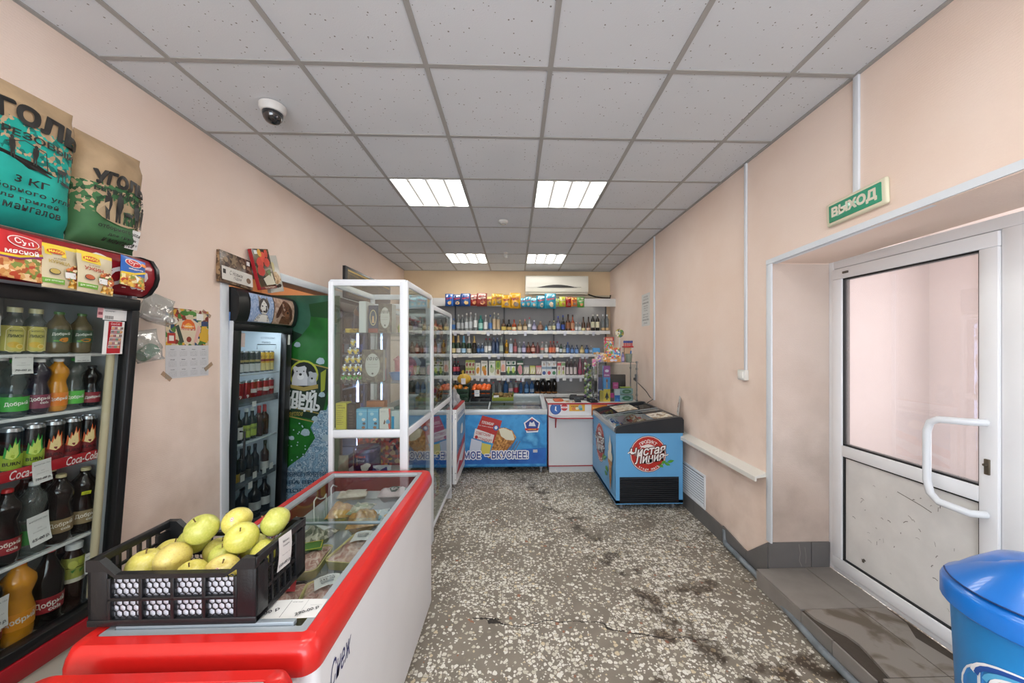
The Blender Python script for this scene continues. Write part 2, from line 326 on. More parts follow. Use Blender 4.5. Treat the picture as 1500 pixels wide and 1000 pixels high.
# left wall: two openings, one for the drinks fridge and one for the wide passage behind the fridges
wl = MB()
O1 = (.62, 1.80, 2.02); O2 = (2.56, 4.7, 2.16)
for a, b, z0, z1 in ((YF, O1[0], 0, CZ), (O1[0], O1[1], O1[2], CZ), (O1[1], O2[0], 0, CZ), (O2[0], O2[1], O2[2], CZ), (O2[1], YB, 0, CZ)):
    wl.box(XL-.2, XL, a, b, z0, z1)
tag(wl.build('wall_left', WALL, ang=0), 'peach wallpapered long wall with fridge openings', kind='structure')
STOREW = M('#E2B48C', .8, noise=.1, nscale=3)
st = MB().box(-3.5, -3.45, .4, 5.2, 0, CZ).box(-3.45, XL-.2, .4, .45, 0, CZ).box(-3.45, XL-.2, 5.15, 5.2, 0, CZ).box(-3.45, XL-.2, 2.1, 2.15, 0, CZ)
tag(st.build('wall_store', STOREW, ang=0), 'orange-cream wall of the store room behind the opening', kind='structure')
tag(MB().box(-3.5, XL-.2, .4, 5.2, CZ, CZ+.05).build('ceiling_store', M('#CFC8C0', .8), ang=0), 'plain ceiling of the store room', kind='structure')
area('store_room_lamp', (-2.8, 3.4, 2.85), (0, 0, 0), .6, 1.2, 16, (1, .86, .7))
TR = M('#DCE2E8', .35, spec=.4)
t = MB().rbox(XL-.012, XL+.012, 2.52, 2.585, 0, 2.20, .004).rbox(XL-.012, XL+.014, 2.52, 4.75, 2.15, 2.215, .004)
tag(t.build('trim_1', TR), 'white plastic trim round the passage opening', kind='structure')
# back wall
tag(MB().box(XL-.2, XR+.2, YB, YB+.15, 0, CZ).build('wall_back', wallmat('peach_wallpaper_back', '#E0C7A4', '#D8BD9A', '#CCB08E'), ang=0), 'tan back wall above the bottle shelves', kind='structure')
# wall behind the camera with the shop window
t = MB()
for a, b, z0, z1 in ((XL-.2, -1.75, 0, CZ), (1.6, XR+.2, 0, CZ), (-1.75, 1.6, 0, .75), (-1.75, 1.6, 2.75, CZ)): t.box(a, b, YF-.15, YF, z0, z1)
tag(t.build('wall_front', WALL, ang=0), 'peach wall with the shop window', kind='structure')
# right wall, door opening with a slightly falling lintel
t = MB().box(XR, XR+.41, 2.43, YB, 0, CZ)
t.prism([(YF, 2.27), (YF, CZ), (2.43, CZ), (2.43, 2.163)], XR, XR+.41, 'x').box(XR, XR+.41, YF, -.5, 0, 2.25)
tag(t.fix().build('wall_right', WALL, ang=0), 'peach wall with the white entrance door', kind='structure')
tag(MB().box(XR+.0045, XR+.408, 2.4275, 2.4295, .12, 2.158).build('wall_jamb', wallmat('jamb_wallpaper', '#CFC0B6', '#C4B2A6', '#A5968A'), ang=0), 'greyish worn wallpaper on the door jamb', kind='structure')  # thin jamb panel in a greyer, darker wallpaper tone than the wall
t = MB().rbox(XR-.0075, XR+.004, 2.405, 2.455, .29, 2.155, .003)
t.prism([(2.455, 2.1545), (2.455, 2.186), (-.5, 2.288), (-.5, 2.252)], XR-.008, XR+.004, 'x')
t.prism([(2.404, 2.152), (2.404, 2.163), (-.5, 2.264), (-.5, 2.252)], XR+.0045, XR+.03, 'x')
tag(t.fix().build('trim_2', TR), 'white corner trim round the door recess', kind='structure')
# ceiling: every tile is a piece, laid in grey T bars
cei = tag(MB().box(-3.5, XR+.45, YF, YB+.1, CZ+.06, CZ+.12).build('ceiling', M('#8A8580', .9), ang=0), 'suspended ceiling of perforated mineral tiles in a T-bar grid', kind='structure')
def tilemat():
    m, N, L = nodes('mineral_tile'); b = N['Principled BSDF']; b.inputs['Roughness'].default_value = .9; b.inputs['Specular IOR Level'].default_value = .1
    g = N.new('ShaderNodeNewGeometry'); v = N.new('ShaderNodeTexVoronoi'); v.inputs['Scale'].default_value = 42; L.new(g.outputs['Position'], v.inputs['Vector'])
    s = N.new('ShaderNodeSeparateColor'); L.new(v.outputs['Color'], s.inputs[0]); a = N.new('ShaderNodeMath'); a.operation = 'MULTIPLY'; a.inputs[1].default_value = .17; L.new(s.outputs[0], a.inputs[0])
    l = N.new('ShaderNodeMath'); l.operation = 'LESS_THAN'; L.new(v.outputs['Distance'], l.inputs[0]); L.new(a.outputs[0], l.inputs[1])
    n = N.new('ShaderNodeTexNoise'); n.inputs['Scale'].default_value = 2.2; L.new(g.outputs['Position'], n.inputs['Vector']); r = N.new('ShaderNodeValToRGB'); r.color_ramp.elements[0].color = lin('#D1D4D8'); r.color_ramp.elements[1].color = lin('#DBDEE3'); L.new(n.outputs[0], r.inputs[0])
    x = N.new('ShaderNodeMix'); x.data_type = 'RGBA'; L.new(l.outputs[0], x.inputs[0]); L.new(r.outputs[0], x.inputs[6]); x.inputs[7].default_value = lin('#85817C'); L.new(x.outputs[2], b.inputs['Base Color'])
    bp = N.new('ShaderNodeBump'); bp.inputs['Strength'].default_value = .3; bp.inputs['Distance'].default_value = .002; n2 = N.new('ShaderNodeTexNoise'); n2.inputs['Scale'].default_value = 160; L.new(g.outputs['Position'], n2.inputs['Vector']); L.new(n2.outputs[0], bp.inputs['Height']); L.new(bp.outputs[0], b.inputs['Normal']); return m
TILE = tilemat(); GRID = M('#A3A19E', .5)
X0, Y0 = .1726, 1.796
LAMPS = [(-2, 2), (0, 2), (-2, 6), (0, 6), (-2, -2), (0, -2), (-2, -5), (0, -5)]
tm = {}
for r in range(-7, 8):
    for c in range(-4, 3):
        if (c, r) in LAMPS: continue
        a0, a1 = max(XL, X0+c*.6), min(XR, X0+(c+1)*.6); b0, b1 = max(YF, Y0+r*.6), min(YB, Y0+(r+1)*.6)
        if b1-b0 < .05 or a1-a0 < .03: continue
        k = (round(a1-a0, 3), round(b1-b0, 3)); rd = random.Random(r*31+c)
        if k not in tm: tm[k] = MB().box(.002, k[0]-.002, .002, k[1]-.002, .004, .022).mesh('ceiling_tile', TILE, 0)
        o = obj('ceiling_tile', tm[k], cei, loc(a0, b0, CZ-.003) @ Matrix.Rotation(rd.uniform(-.002, .002), 4, 'X'))
for c in range(-3, 3): MB().box(X0+c*.6-.012, X0+c*.6+.012, YF, YB, CZ-.004, CZ+.02).build('main_runner', GRID, cei, 0)
crm = {}
for r in range(-7, 8):
    for c in range(-4, 3):
        a0, a1 = max(XL, X0+c*.6+.012), min(XR, X0+(c+1)*.6-.012)
        if a1-a0 < .03: continue
        k = round(a1-a0, 3)
        if k not in crm: crm[k] = MB().box(0, k, -.012, .012, -.0035, .02).mesh('cross_runner', GRID, 0)
        obj('cross_runner', crm[k], cei, loc(a0, Y0+r*.6, CZ))
for x0, x1, y0, y1 in ((XL, XL+.02, YF, YB), (XR-.02, XR, YF, YB), (XL, XR, YB-.02, YB)): MB().box(x0, x1, y0, y1, CZ-.006, CZ+.02).build('wall_angle', GRID, cei, 0)
# small damage marks in two tiles
decal('crack', cei, plane((-.95, 3.02, CZ+.0005), (0, 1, 0), (1, 0, 0)), [('l', [(0, 0), (.03, .04), (.035, .07), (.06, .1), (.07, .14)], .006, '#4a4440')])
decal('crack', cei, plane((.72, 3.3, CZ+.0005), (0, 1, 0), (1, 0, 0)), [('l', [(-.12, -.02), (-.02, .03), (.06, .05), (.14, .04)], .008, '#7a736c')])
# ceiling luminaires: four fluorescent tubes behind an opal diffuser
def lampmat():
    m, N, L = nodes('lit_diffuser'); b = N['Principled BSDF']; tc = N.new('ShaderNodeTexCoord'); s = N.new('ShaderNodeSeparateXYZ'); L.new(tc.outputs['Object'], s.inputs[0])
    q = N.new('ShaderNodeMath'); q.operation = 'MULTIPLY'; q.inputs[1].default_value = 2*PI*4/.59; L.new(s.outputs['X'], q.inputs[0]); c = N.new('ShaderNodeMath'); c.operation = 'COSINE'; L.new(q.outputs[0], c.inputs[0])
    r = N.new('ShaderNodeMapRange'); r.inputs[1].default_value = 1; r.inputs[2].default_value = -1; r.inputs[3].default_value = .10; r.inputs[4].default_value = 12.5; L.new(c.outputs[0], r.inputs[0])
    b.inputs['Emission Color'].default_value = (1, .97, .9, 1); L.new(r.outputs[0], b.inputs['Emission Strength']); b.inputs['Base Color'].default_value = (.45, .45, .45, 1); return m
LM = lampmat()
fm = MB(); fm.box(0, .59, 0, .015, 0, .02).box(0, .59, .575, .59, 0, .02).box(0, .012, .015, .575, 0, .02).box(.578, .59, .015, .575, 0, .02).box(0, .59, 0, .59, .02, .05)
fme = fm.mesh('frame', M('#E8EAEA', .4), 0); dme = MB().box(.012, .578, .015, .575, .006, .010).mesh('diffuser', LM, 0)
LL = {(-2, 2): 'lit square ceiling lamp nearer the camera, towards the fridge wall', (0, 2): 'lit square ceiling lamp nearer the camera, towards the door wall', (-2, 6): 'lit square ceiling lamp near the back wall, fridge side', (0, 6): 'lit square ceiling lamp near the back wall, in front of the air conditioner',
      (-2, -2): 'lit square ceiling lamp over the front freezer', (0, -2): 'lit square ceiling lamp over the entrance aisle', (-2, -5): 'lit square ceiling lamp by the shop window, fridge side', (0, -5): 'lit square ceiling lamp by the shop window, door side'}
for (c, r) in LAMPS:
    t = thing('ceiling_lamp', LL[c, r], 'ceiling light', loc(X0+c*.6+.005, Y0+r*.6+.005, CZ-.004), 'square ceiling lamps'); obj('frame', fme, t); obj('diffuser', dme, t)
# porch behind the glazed door
VW = M('#E6DDDA', .7, noise=.04, nscale=2)
t = MB().box(3.6, 3.7, -.6, 3.2, 0, 2.9).box(2.2, 3.7, 3.1, 3.2, 0, 2.9).box(2.2, 3.7, -.7, -.6, 0, 2.9).box(XR+.41, XR+.46, 2.43, 3.2, 0, 2.9)
tag(t.build('wall_porch', VW, ang=0), 'pinkish porch walls seen through the door glass', kind='structure')
tag(MB().box(2.1, 3.7, -.7, 3.2, 2.9, 2.95).build('ceiling_porch', M('#E4DAD4', .8), ang=0), 'porch ceiling', kind='structure')
# ============================================================ entrance door, step, right wall fittings
PVC = M('#F0F2F5', .3, spec=.45, noise=.02, nscale=4); GASK = M('#17181A', .6)
DX = 2.12
dr = tag(MB().rbox(DX, DX+.07, 2.395, 2.45, .13, 2.17, .004).rbox(DX, DX+.07, .2, 2.395, 2.115, 2.17, .004).rbox(DX, DX+.07, .2, 2.395, .12, .15, .004).build('door_1', PVC), 'white plastic glazed entrance door with grey scuffed lower panel', kind='structure')
def leaf(y0, y1, nm, sx):
    z0, z1, mr = .155, 2.11, .93; s = .068; lf = MB()
    for a, b, c, d in ((y0, y1, z0, z0+s), (y0, y1, z1-s, z1), (y0, y0+s, z0+s, z1-s), (y1-s, y1, z0+s, z1-s), (y0+s, y1-s, mr-.035, mr+.035)): lf.rbox(sx, sx+.06, a, b, c, d, .005)
    o = lf.build(nm, PVC, dr)
    gk = MB()
    for za, zb in ((z0+s, mr-.035), (mr+.035, z1-s)):
        for a, b, c, d in ((y0+s, y1-s, za, za+.009), (y0+s, y1-s, zb-.009, zb), (y0+s, y0+s+.009, za, zb), (y1-s-.009, y1-s, za, zb)): gk.box(sx+.012, sx+.05, a, b, c, d)
    gk.build('gasket', GASK, o, 0)
    MB().box(sx+.025, sx+.033, y0+s, y1-s, mr+.035, z1-s).build('pane', pane('#F3EEEE', haze=.26, hazecol='#F6F1F1', base=.08), o, 0)
    return o, (y0+s, y1-s, z0+s, mr-.035)
lf, pr_ = leaf(1.548, 2.392, 'door_leaf', DX-.012)
scuffed = M('#E6E5E2', .45, noise=.08, nscale=6, bump=.15, bscale=30)
pn = MB().box(DX+.012, DX+.022, *pr_).build('lower_panel', scuffed, lf, 0)
rd = random.Random(5); sh = []
for i in range(34):
    y, z, a, l = rd.uniform(.06, .62), rd.uniform(.06, .58), rd.uniform(0, 3.1), rd.uniform(.006, .03)
    sh.append(('l', [(y, z), (y+l*math.cos(a)*.5, z+l*math.sin(a)*.5+.004), (y+l*math.cos(a), z+l*math.sin(a))], rd.uniform(.0015, .004), rd.choice(['#8b8884', '#6f6b67', '#a09c97'])))
sh += [('p', blob(.13, .07, .012, amp=.5, seed=2), '#5b564f'), ('l', [(.33, .57), (.45, .545), (.5, .53)], .004, '#77726c')]
decal('scuff_marks', pn, plane((DX+.0115, pr_[1], pr_[2]), (0, -1, 0), (0, 0, 1)), sh, step=.00001)
MB().tube([(DX-.015, 1.585, 1.262), (DX-.07, 1.6, 1.262), (DX-.10, 1.70, 1.255), (DX-.10, 1.735, 1.235), (DX-.10, 1.75, 1.19), (DX-.10, 1.75, .95), (DX-.10, 1.735, .89), (DX-.10, 1.70, .862), (DX-.07, 1.6, .85), (DX-.015, 1.585, .85)], .0165, 10).build('pull_handle', M('#E2E7EC', .25), lf, 60)
MB().rbox(DX-.02, DX-.011, 1.572, 1.592, 1.03, 1.10, .003).lathe([(.006, 0), (.006, .012), (0, .012)], 10, T=Matrix.Translation((DX-.02, 1.582, 1.075)) @ Matrix.Rotation(-PI/2, 4, 'Y')).build('lock_plate', M('#7d7466', .35, .9), lf)
MB().rbox(DX-.02, DX-.012, 2.27, 2.31, 2.07, 2.085, .003).build('closer_stub', M('#6b6762', .4, .6), lf)
leaf(.6, 1.468, 'door_leaf', DX-.004)
MB().rbox(DX, DX+.07, 1.468, 1.545, .15, 2.115, .004).build('mullion', PVC, dr)
# tiled entrance step: each tile laid separately on a mortar core
TG = [M('#8A847F', .42, noise=.12, nscale=9), M('#827D78', .42, noise=.12, nscale=9), M('#8F8984', .42, noise=.12, nscale=9)]
def dirtytile():
    m, N, L = nodes('dirty_tile'); b = N['Principled BSDF']; g = N.new('ShaderNodeNewGeometry'); n = N.new('ShaderNodeTexNoise'); n.inputs['Scale'].default_value = 5.5; n.inputs['Detail'].default_value = 7; n.inputs['Distortion'].default_value = .8
    L.new(g.outputs['Position'], n.inputs['Vector']); r = N.new('ShaderNodeValToRGB'); e = r.color_ramp.elements; e[0].position = .5; e[0].color = lin('#8D867F'); e[1].position = .62; e[1].color = lin('#63584B'); L.new(n.outputs[0], r.inputs[0]); L.new(r.outputs[0], b.inputs['Base Color']); b.inputs['Roughness'].default_value = .4; return m
DT = dirtytile()
stp = tag(MB().box(1.625, 2.13, -.4, 2.418, 0, .108).build('step_1', M('#4A423A', .9, bump=.6, bscale=60), ang=0), 'low tiled entrance step with broken front edge', kind='structure')
SZ = .12; ys = [2.42, 2.035, 1.60, 1.165, .73, .295, -.14]
for i in range(len(ys)-1):
    a, b = ys[i+1]+.002, ys[i]-.002; m = [TG[0], DT, DT, TG[2], TG[1], TG[0]][i]
    xs = 1.948
    if i in (1, 2):        # tiles with the front edge broken away
        rd = random.Random(i+3); e = [(1.612+(.02 if i == 1 else .03), b)]
        for k in range(1, 8):
            f = k/7; e.append((1.622+(.05+.05*math.sin(f*PI))*min(1, f*(2 if i == 1 else 3))*(.35 if f > .97 and i == 2 else 1)+rd.uniform(-.008, .008), b+(a-b)*f))
        poly = [(xs, b)]+e+[(xs, a)]
        MB().prism(poly, SZ-.012, SZ, 'z').fix().build('tile', m, stp, 0)
        poly = [(xs+.004, b), (2.105, b), (2.10-.03*(i == 2), (a+b)/2+.1), (2.04, (a+b)/2), (2.085, a), (xs+.004, a)]
        MB().prism(poly, SZ-.012, SZ, 'z').fix().build('tile', m, stp, 0)
    else:
        MB().rbox(1.612, xs, a, b, SZ-.012, SZ, .0015, seg=1).build('tile', m, stp, 0)
        MB().rbox(xs+.004, 2.118, a, b, SZ-.012, SZ, .0015, seg=1).build('tile', m, stp, 0)
rs = [2.42, 2.035, 1.83, 1.60, 1.165, .73, .3]
for i in range(len(rs)-1):
    a, b = rs[i+1]+.002, rs[i]-.002; top = SZ-.013-(.0 if i != 3 else .012)
    MB().rbox(1.612, 1.624, a, b, .004, top, .0015, seg=1).build('tile', TG[i % 3], stp, 0)
# skirting: grey tiles along the foot of the wall
sk = tag(MB().box(XR-.006, XR, 2.42, 6.5, 0, .10).build('baseboard_right', M('#5a554f', .9), ang=0), 'grey tile skirting along the door wall', kind='structure')
yy = [6.4, 5.7, 5.0, 4.4, 3.83, 3.45, 2.97, 2.66]; D1 = M('#6A6867', .4, noise=.08, nscale=8)
for i in range(len(yy)-1):
    z = .145-.0*i; MB().prism([(yy[i+1]+.002, 0), (yy[i]-.002, 0), (yy[i]-.002, .14), (yy[i+1]+.002, .137 if i < 5 else .10 + .03*(6-i))], XR-.016, XR-.005, 'x').fix().build('tile', D1, sk, 0)
MB().prism([(2.43, 0), (2.656, 0), (2.656, .10), (2.43, .288)], XR-.016, XR-.003, 'x').fix().build('tile', D1, sk, 0)
for a, b in ((XR-.012, 1.985), (1.99, 2.115)): MB().rbox(a, b, 2.416, 2.428, SZ+.001, .29, .001, seg=1).build('tile', D1, sk, 0)
decal('scratches', sk, plane((1.9, 2.4155, .13), (1, 0, 0), (0, 0, 1)), [('l', [(0, .15), (.01, .09), (.003, .04), (.02, .0)], .004, '#8b8782'), ('l', [(.04, .13), (.05, .06), (.045, .02)], .003, '#8b8782')])
# drain pipe
pp = MB().tube([(1.70, 2.945, .12), (1.698, 2.935, .05), (1.68, 2.90, .028), (1.668, 2.5, .026), (1.594, 1.9, .026), (1.583, 1.2, .026), (1.58, .4, .026)], .0195, 10).build('drain_pipe', M('#7D858B', .45, noise=.25, nscale=14, bump=.2, bscale=80), ang=60)
tag(pp, 'grey plastic drain pipe running on the floor along the step', 'pipe')
# white sill
lg = MB().prism([(XR, .745), (XR-.075, .725), (XR-.085, .72), (XR-.085, .69), (XR-.073, .69), (XR-.073, .708), (XR, .718)], 2.455, 5.9, 'y').fix().build('wall_ledge', M('#E0DDD5', .45), ang=20)
tag(lg, 'narrow cream ledge along the door wall above the vent', 'ledge')
v = thing('wall_vent', 'white slatted vent grille low on the door wall', 'vent', loc(XR, 3.255, .14))
fr = MB()
for a, b, c, d in ((0, .58, 0, .022), (0, .58, .288, .31), (0, .022, .022, .288), (.558, .58, .022, .288)): fr.rbox(-.014, -.001, a, b, c, d, .003)
fr.build('frame', M('#E2E5E9', .4), v); MB().box(-.004, -.001, .02, .56, .02, .29).build('backing', M('#55585c', .8), v, 0)
sm = MB().prism([(-.013, -.002), (-.013, .001), (-.005, .0115), (-.005, .0085)], .022, .558, 'y').fix().mesh('slat', M('#E2E6EB', .4), 0)
for i in range(11): obj('slat', sm, v, Matrix.Translation((0, 0, .028+i*.0236)))
# cable trunking and switch
for y, z0, z1, wd, lb in ((4.47, .95, CZ, .03, 'thin white cable duct nearest the back corner'), (2.675, 1.43, CZ, .024, 'white cable duct running down to the light switch'), (1.79, 2.37, CZ, .03, 'white cable duct running up from the exit sign')):
    tag(MB().rbox(XR-.014, XR-.0005, y-wd/2, y+wd/2, z0, z1-.006, .002).build('cable_duct', M('#D9DEE4', .4)), lb, 'cable duct')
s = thing('light_switch', 'cream surface-mounted switch under the middle cable duct', 'switch', loc(XR, 2.69, 1.355))
MB().rbox(-.035, -.0005, -.042, .045, 0, .075, .006).build('housing', M('#DDDCD6', .35), s); MB().rbox(-.042, -.033, -.032, .03, .012, .063, .003).build('rocker', M('#E8E7E1', .3), s)
# exit sign
T_ = Matrix.Translation((XR-.001, 1.79, 2.312)) @ Matrix.Rotation(-.035, 4, 'X')
e = thing('exit_sign', 'green exit sign in a cream plastic frame above the door', 'sign', T_)
MB().rbox(-.022, 0, -.165, .165, -.063, .063, .012, seg=3).build('frame', M('#DDD8BE', .4), e)
p = MB().rbox(-.026, -.02, -.142, .142, -.045, .045, .004).build('face_plate', M('#3E9A78', .12), e)
decal('lettering', e, plane((-.026, 0, 0), (0, -1, 0), (0, 0, 1)), [('t', 'ВЫХОД', 0, 0, .242, .056, '#D8D4C0', {'b': .015, 'out': .0028})])
# ceiling fittings
d = thing('dome_camera', 'white ceiling dome camera with smoked black dome', 'security camera', loc(-1.36, 2.12, CZ-.004))
MB().lathe([(0, 0), (.066, 0), (.066, -.02), (.058, -.04), (.052, -.043), (0, -.043)], 24).fix().build('base', M('#D6D4D0', .4), d)
MB().lathe([(.052, -.04), (.051, -.055), (.045, -.075), (.032, -.092), (.015, -.101), (0, -.103)], 20).fix().build('dome', M('#17191C', .08, coat=1), d)
d = thing('smoke_detector', 'round white smoke detector between the ceiling lamps', 'smoke detector', loc(-.127, 3.97, CZ-.004))
MB().lathe([(0, 0), (.052, 0), (.052, -.018), (.045, -.026), (.03, -.028), (.028, -.04), (.0, -.042)], 20).fix().build('base', M('#DAD7D1', .4), d); MB().lathe([(.024, -.03), (.031, -.036), (.024, -.042)], 12).build('sensor_ring', M('#3c3a38', .5), d)
d = thing('motion_sensor', 'small white sensor hanging from the ceiling near the back', 'sensor', loc(-.14, 5.3, CZ-.004))
MB().lathe([(0, 0), (.03, 0), (.03, -.012), (.012, -.02), (.012, -.035), (0, -.036)], 12).fix().build('base', M('#CFCBC4', .4), d); MB().rbox(-.02, .03, -.03, .02, -.08, -.03, .008).build('head', M('#C9C5BE', .4), d)
# papers on the wall
n = tag(MB().box(XR-.003, XR-.001, 4.63, 4.93, 1.875, 2.295).build('paper_notice', M('#D9D8D4', .7), ang=0), 'white printed notice taped to the door wall near the shelves', 'notice')
sh = [('t', s, 0, z, wd, .022, '#55534f', {'b': .02 if bb else 0}) for s, z, wd, bb in (('УГОЛОК', .17, .16, 0), ('ПОКУПАТЕЛЯ', .135, .2, 0), ('ВНИМАНИЕ!', .09, .22, 1), ('режим работы', .05, .15, 0), ('с 8.00 до 22.00', .02, .15, 0), ('без перерыва', -.01, .13, 0), ('продажа с 18 лет', -.06, .2, 0), ('паспорт', -.095, .2, 0), ('ОБЯЗАТЕЛЕН', -.13, .23, 1), ('спасибо', -.17, .13, 0))]
decal('lettering', n, plane((XR-.003, 4.78, 2.085), (0, -1, 0), (0, 0, 1)), sh, step=.00001)
# power cord and socket by the counter
s = thing('wall_socket', 'small grey socket on the wall beside the counter', 'socket', loc(XR, 5.12, 1.17)); MB().rbox(-.03, -.0005, -.03, .03, -.05, .05, .006).build('housing', M('#6a6d74', .5), s); MB().rbox(-.05, -.028, -.02, .02, -.035, .0, .004).build('plug', M('#2b2c30', .5), s)
tag(MB().tube([(XR-.03, 5.1, 1.13), (XR-.012, 4.95, 1.08), (XR-.01, 4.75, 1.03), (XR-.012, 4.6, .97), (XR-.012, 4.5, .955), (XR-.03, 4.62, .90), (XR-.04, 4.7, .82)], .0045, 6).build('power_cord', M('#2a2725', .6), ang=60), 'thin black power cord drooping from the wall socket', 'cord')
# blue bin
BL = M('#1273CF', .28, noise=.05, nscale=5, coat=.3)
b = thing('litter_bin', 'blue plastic litter bin with domed swing lid by the door', 'bin', loc(1.42, .94, -.0) @ Matrix.Diagonal((.95, .95, .965, 1)))
R = .196
MB().lathe([(0, 0), (.14, 0), (.146, .01), (R-.012, .90), (R-.02, .90), (.14, .02), (0, .02)], 40, m=0).fix().build('body', M('#1E86CE', .3, noise=.12, nscale=4), b)
MB().lathe([(R-.018, .895), (R+.004, .895), (R+.008, .90), (R+.008, .945), (R+.002, .957), (R-.012, .965), (R-.05, 1.005), (.10, 1.045), (.05, 1.062), (0, 1.066)], 40).build('lid', BL, b)
fl_ = MB(); D = Matrix.Rotation(math.radians(203), 4, 'Z')
def flapf(u, v):
    a = (u-.5)*2.5; t = v; r0 = (R-.005)*(1-t)+.0*t
    x = (R-.004)*math.cos(a*(1-.15*t)); y = (R-.004)*math.sin(a*(1-.15*t)); k = 1-t
    return Vector((x*k+.03*t, y*k, .972+.112*math.sin(t*PI/2)*(.75+.25*math.cos(a))))
fl_.grid(flapf, 24, 10, T=D); fl_.build('swing_flap', BL, b, 60)
MB().tube([D @ Vector((*(flapf(i/24, 0).xy*1.01), .972)) for i in range(25)], .0022, 5).build('seam', M('#0a2f66', .6), b)
MB().rbox(-.012, .012, -.006, .006, -.03, .03, .004).build('clip', M('#D9D6CE', .4), b, T=Matrix.Translation((.02, -R-.008, .925)))
a0 = math.radians(208); Fb = cyl(0, 0, 0, a0, lambda v: .146+(R-.158)*v/.89)
sh = [('p', blob(0, .70, .155, 30, .10, 3, .62), '#E9EEF4'), ('p', blob(0, .70, .148, 30, .10, 3, .60), '#2C7CC4')]
for k, (c, r) in enumerate((('#F3F6F9', .115), ('#1C4FA0', .107), ('#58B0DF', .09), ('#F3F6F9', .078), ('#D7A93A', .07), ('#B6432F', .055), ('#F3F6F9', .042), ('#2C66B4', .034))):
    sh.append(('l', [(.02+(r*1.25)*math.cos(t), .735+r*.62*math.sin(t)) for t in [PI*(.02+.96*i/14) for i in range(15)]], .012, c))
sh += [('t', 'Инмарко', .0, .672, .235, .085, '#F3F6F9', {'b': .06, 'sh': .2}), ('t', 'Инмарко', .0, .672, .225, .075, '#B5262B', {'b': .02, 'sh': .2})]
decal('emblem', b, Fb, sh, step=.0003)
# ============================================================ bottles, cans, cartons, pouches
PROF = {
 'vodka': [(0, 0), (.92, 0), (1, .02), (1, .58), (.93, .64), (.42, .74), (.36, .80), (.36, .90)],
 'tall':  [(0, 0), (.92, 0), (1, .02), (1, .66), (.85, .73), (.42, .80), (.38, .90)],
 'champ': [(0, 0), (.95, 0), (1, .03), (1, .42), (.86, .55), (.5, .70), (.36, .80), (.34, .95)],
 'cognac': [(0, 0), (.95, 0), (1, .03), (1, .48), (.94, .56), (.4, .66), (.33, .74), (.33, .88)],
 'flask': [(0, 0), (.9, 0), (1, .06), (1, .46), (.8, .60), (.38, .70), (.34, .86)],
 'pet':   [(0, 0), (.78, 0), (.98, .04), (1, .10), (1, .36), (.96, .42), (.76, .54), (.76, .58), (.98, .70), (1, .74), (.92, .80), (.45, .90), (.40, .92), (.40, .955)],
 'petb':  [(0, 0), (.8, 0), (1, .05), (.97, .15), (1, .25), (1, .60), (.94, .68), (.5, .82), (.36, .90), (.36, .95)],
 'big':   [(0, 0), (.85, 0), (1, .04), (1, .66), (.92, .75), (.4, .87), (.30, .91), (.30, .95)],
 'jar':   [(0, 0), (.92, 0), (1, .03), (1, .62), (.94, .70), (.60, .80), (.56, .84), (.56, .90)],
 'juice': [(0, 0), (.9, 0), (1, .04), (.96, .2), (1, .4), (1, .66), (.85, .80), (.60, .88), (.60, .92)],
}
BM = {}
def prof_r(kind, h, r):
    P = [(b*h, a*r) for a, b in PROF[kind]]
    def f(z):
        for (z0, r0), (z1, r1) in zip(P[1:], P[2:]):
            if z0 <= z <= z1: return r0+(r1-r0)*(z-z0)/max(1e-6, z1-z0)
        return r
    return f
def bottle(name, label, cat, T, h, r, kind, body, cap='#DDDDDD', bands=(), n=12, group=None, capr=None, capz=None, sq=1):
    k = (kind, h, r, n, body, sq)
    if k not in BM: BM[k] = MB().lathe([(a*r, b*h) for a, b in PROF[kind]], n, sx=1, sy=sq).mesh('body', M(body, .12, coat=.4) if isinstance(body, str) else body, 50)
    o = obj(name, BM[k], None, T); tag(o, label, cat, group)
    zt = PROF[kind][-1][1]*h; rn = PROF[kind][-1][0]*r
    if cap:
        cr = capr or rn*1.14; z0 = capz*h if capz else zt-.012*h; ck = ('cap', kind, round(cr, 4), h, r, n, cap, capz)
        if ck not in BM:
            if capz:
                f = prof_r(kind, h, r); pr = [(f(z0+(zt-z0)*i/4)*1.04, z0+(zt-z0)*i/4) for i in range(5)]+[(rn*1.1, h*.985), (rn*.9, h), (0, h)]
            else: pr = [(cr, z0), (cr, h*.99), (cr*.85, h), (0, h)]
            BM[ck] = MB().lathe(pr, n, sx=1, sy=1).mesh('cap', M(cap, .35) if isinstance(cap, str) else cap, 50)
        obj('cap', BM[ck], o)
    f = prof_r(kind, h, r)
    for b0, b1, m in bands:
        bk = ('band', kind, h, r, n, b0, b1, m, sq)
        if bk not in BM:
            zs = [b0*h+(b1-b0)*h*i/3 for i in range(4)]; BM[bk] = MB().lathe([(f(z)+.0009, z) for z in zs], n, sx=1, sy=sq).mesh('paper_label', M(m, .45) if isinstance(m, str) else m, 50)
        obj('paper_label', BM[bk], o)
    return o
def wrapF(o_kind, h, r, a0, off=.0013):
    f = prof_r(o_kind, h, r)
    return cyl(0, 0, 0, a0, lambda v: f(v)+off)
def canprof(r, h): return [(0, .002), (r*.72, .0), (r*.78, .0), (r, .012), (r, h-.012), (r*.86, h-.003), (r*.86, h), (r*.78, h), (r*.76, h-.005), (0, h-.005)]
ALU = M('#B9BCC0', .25, .9)
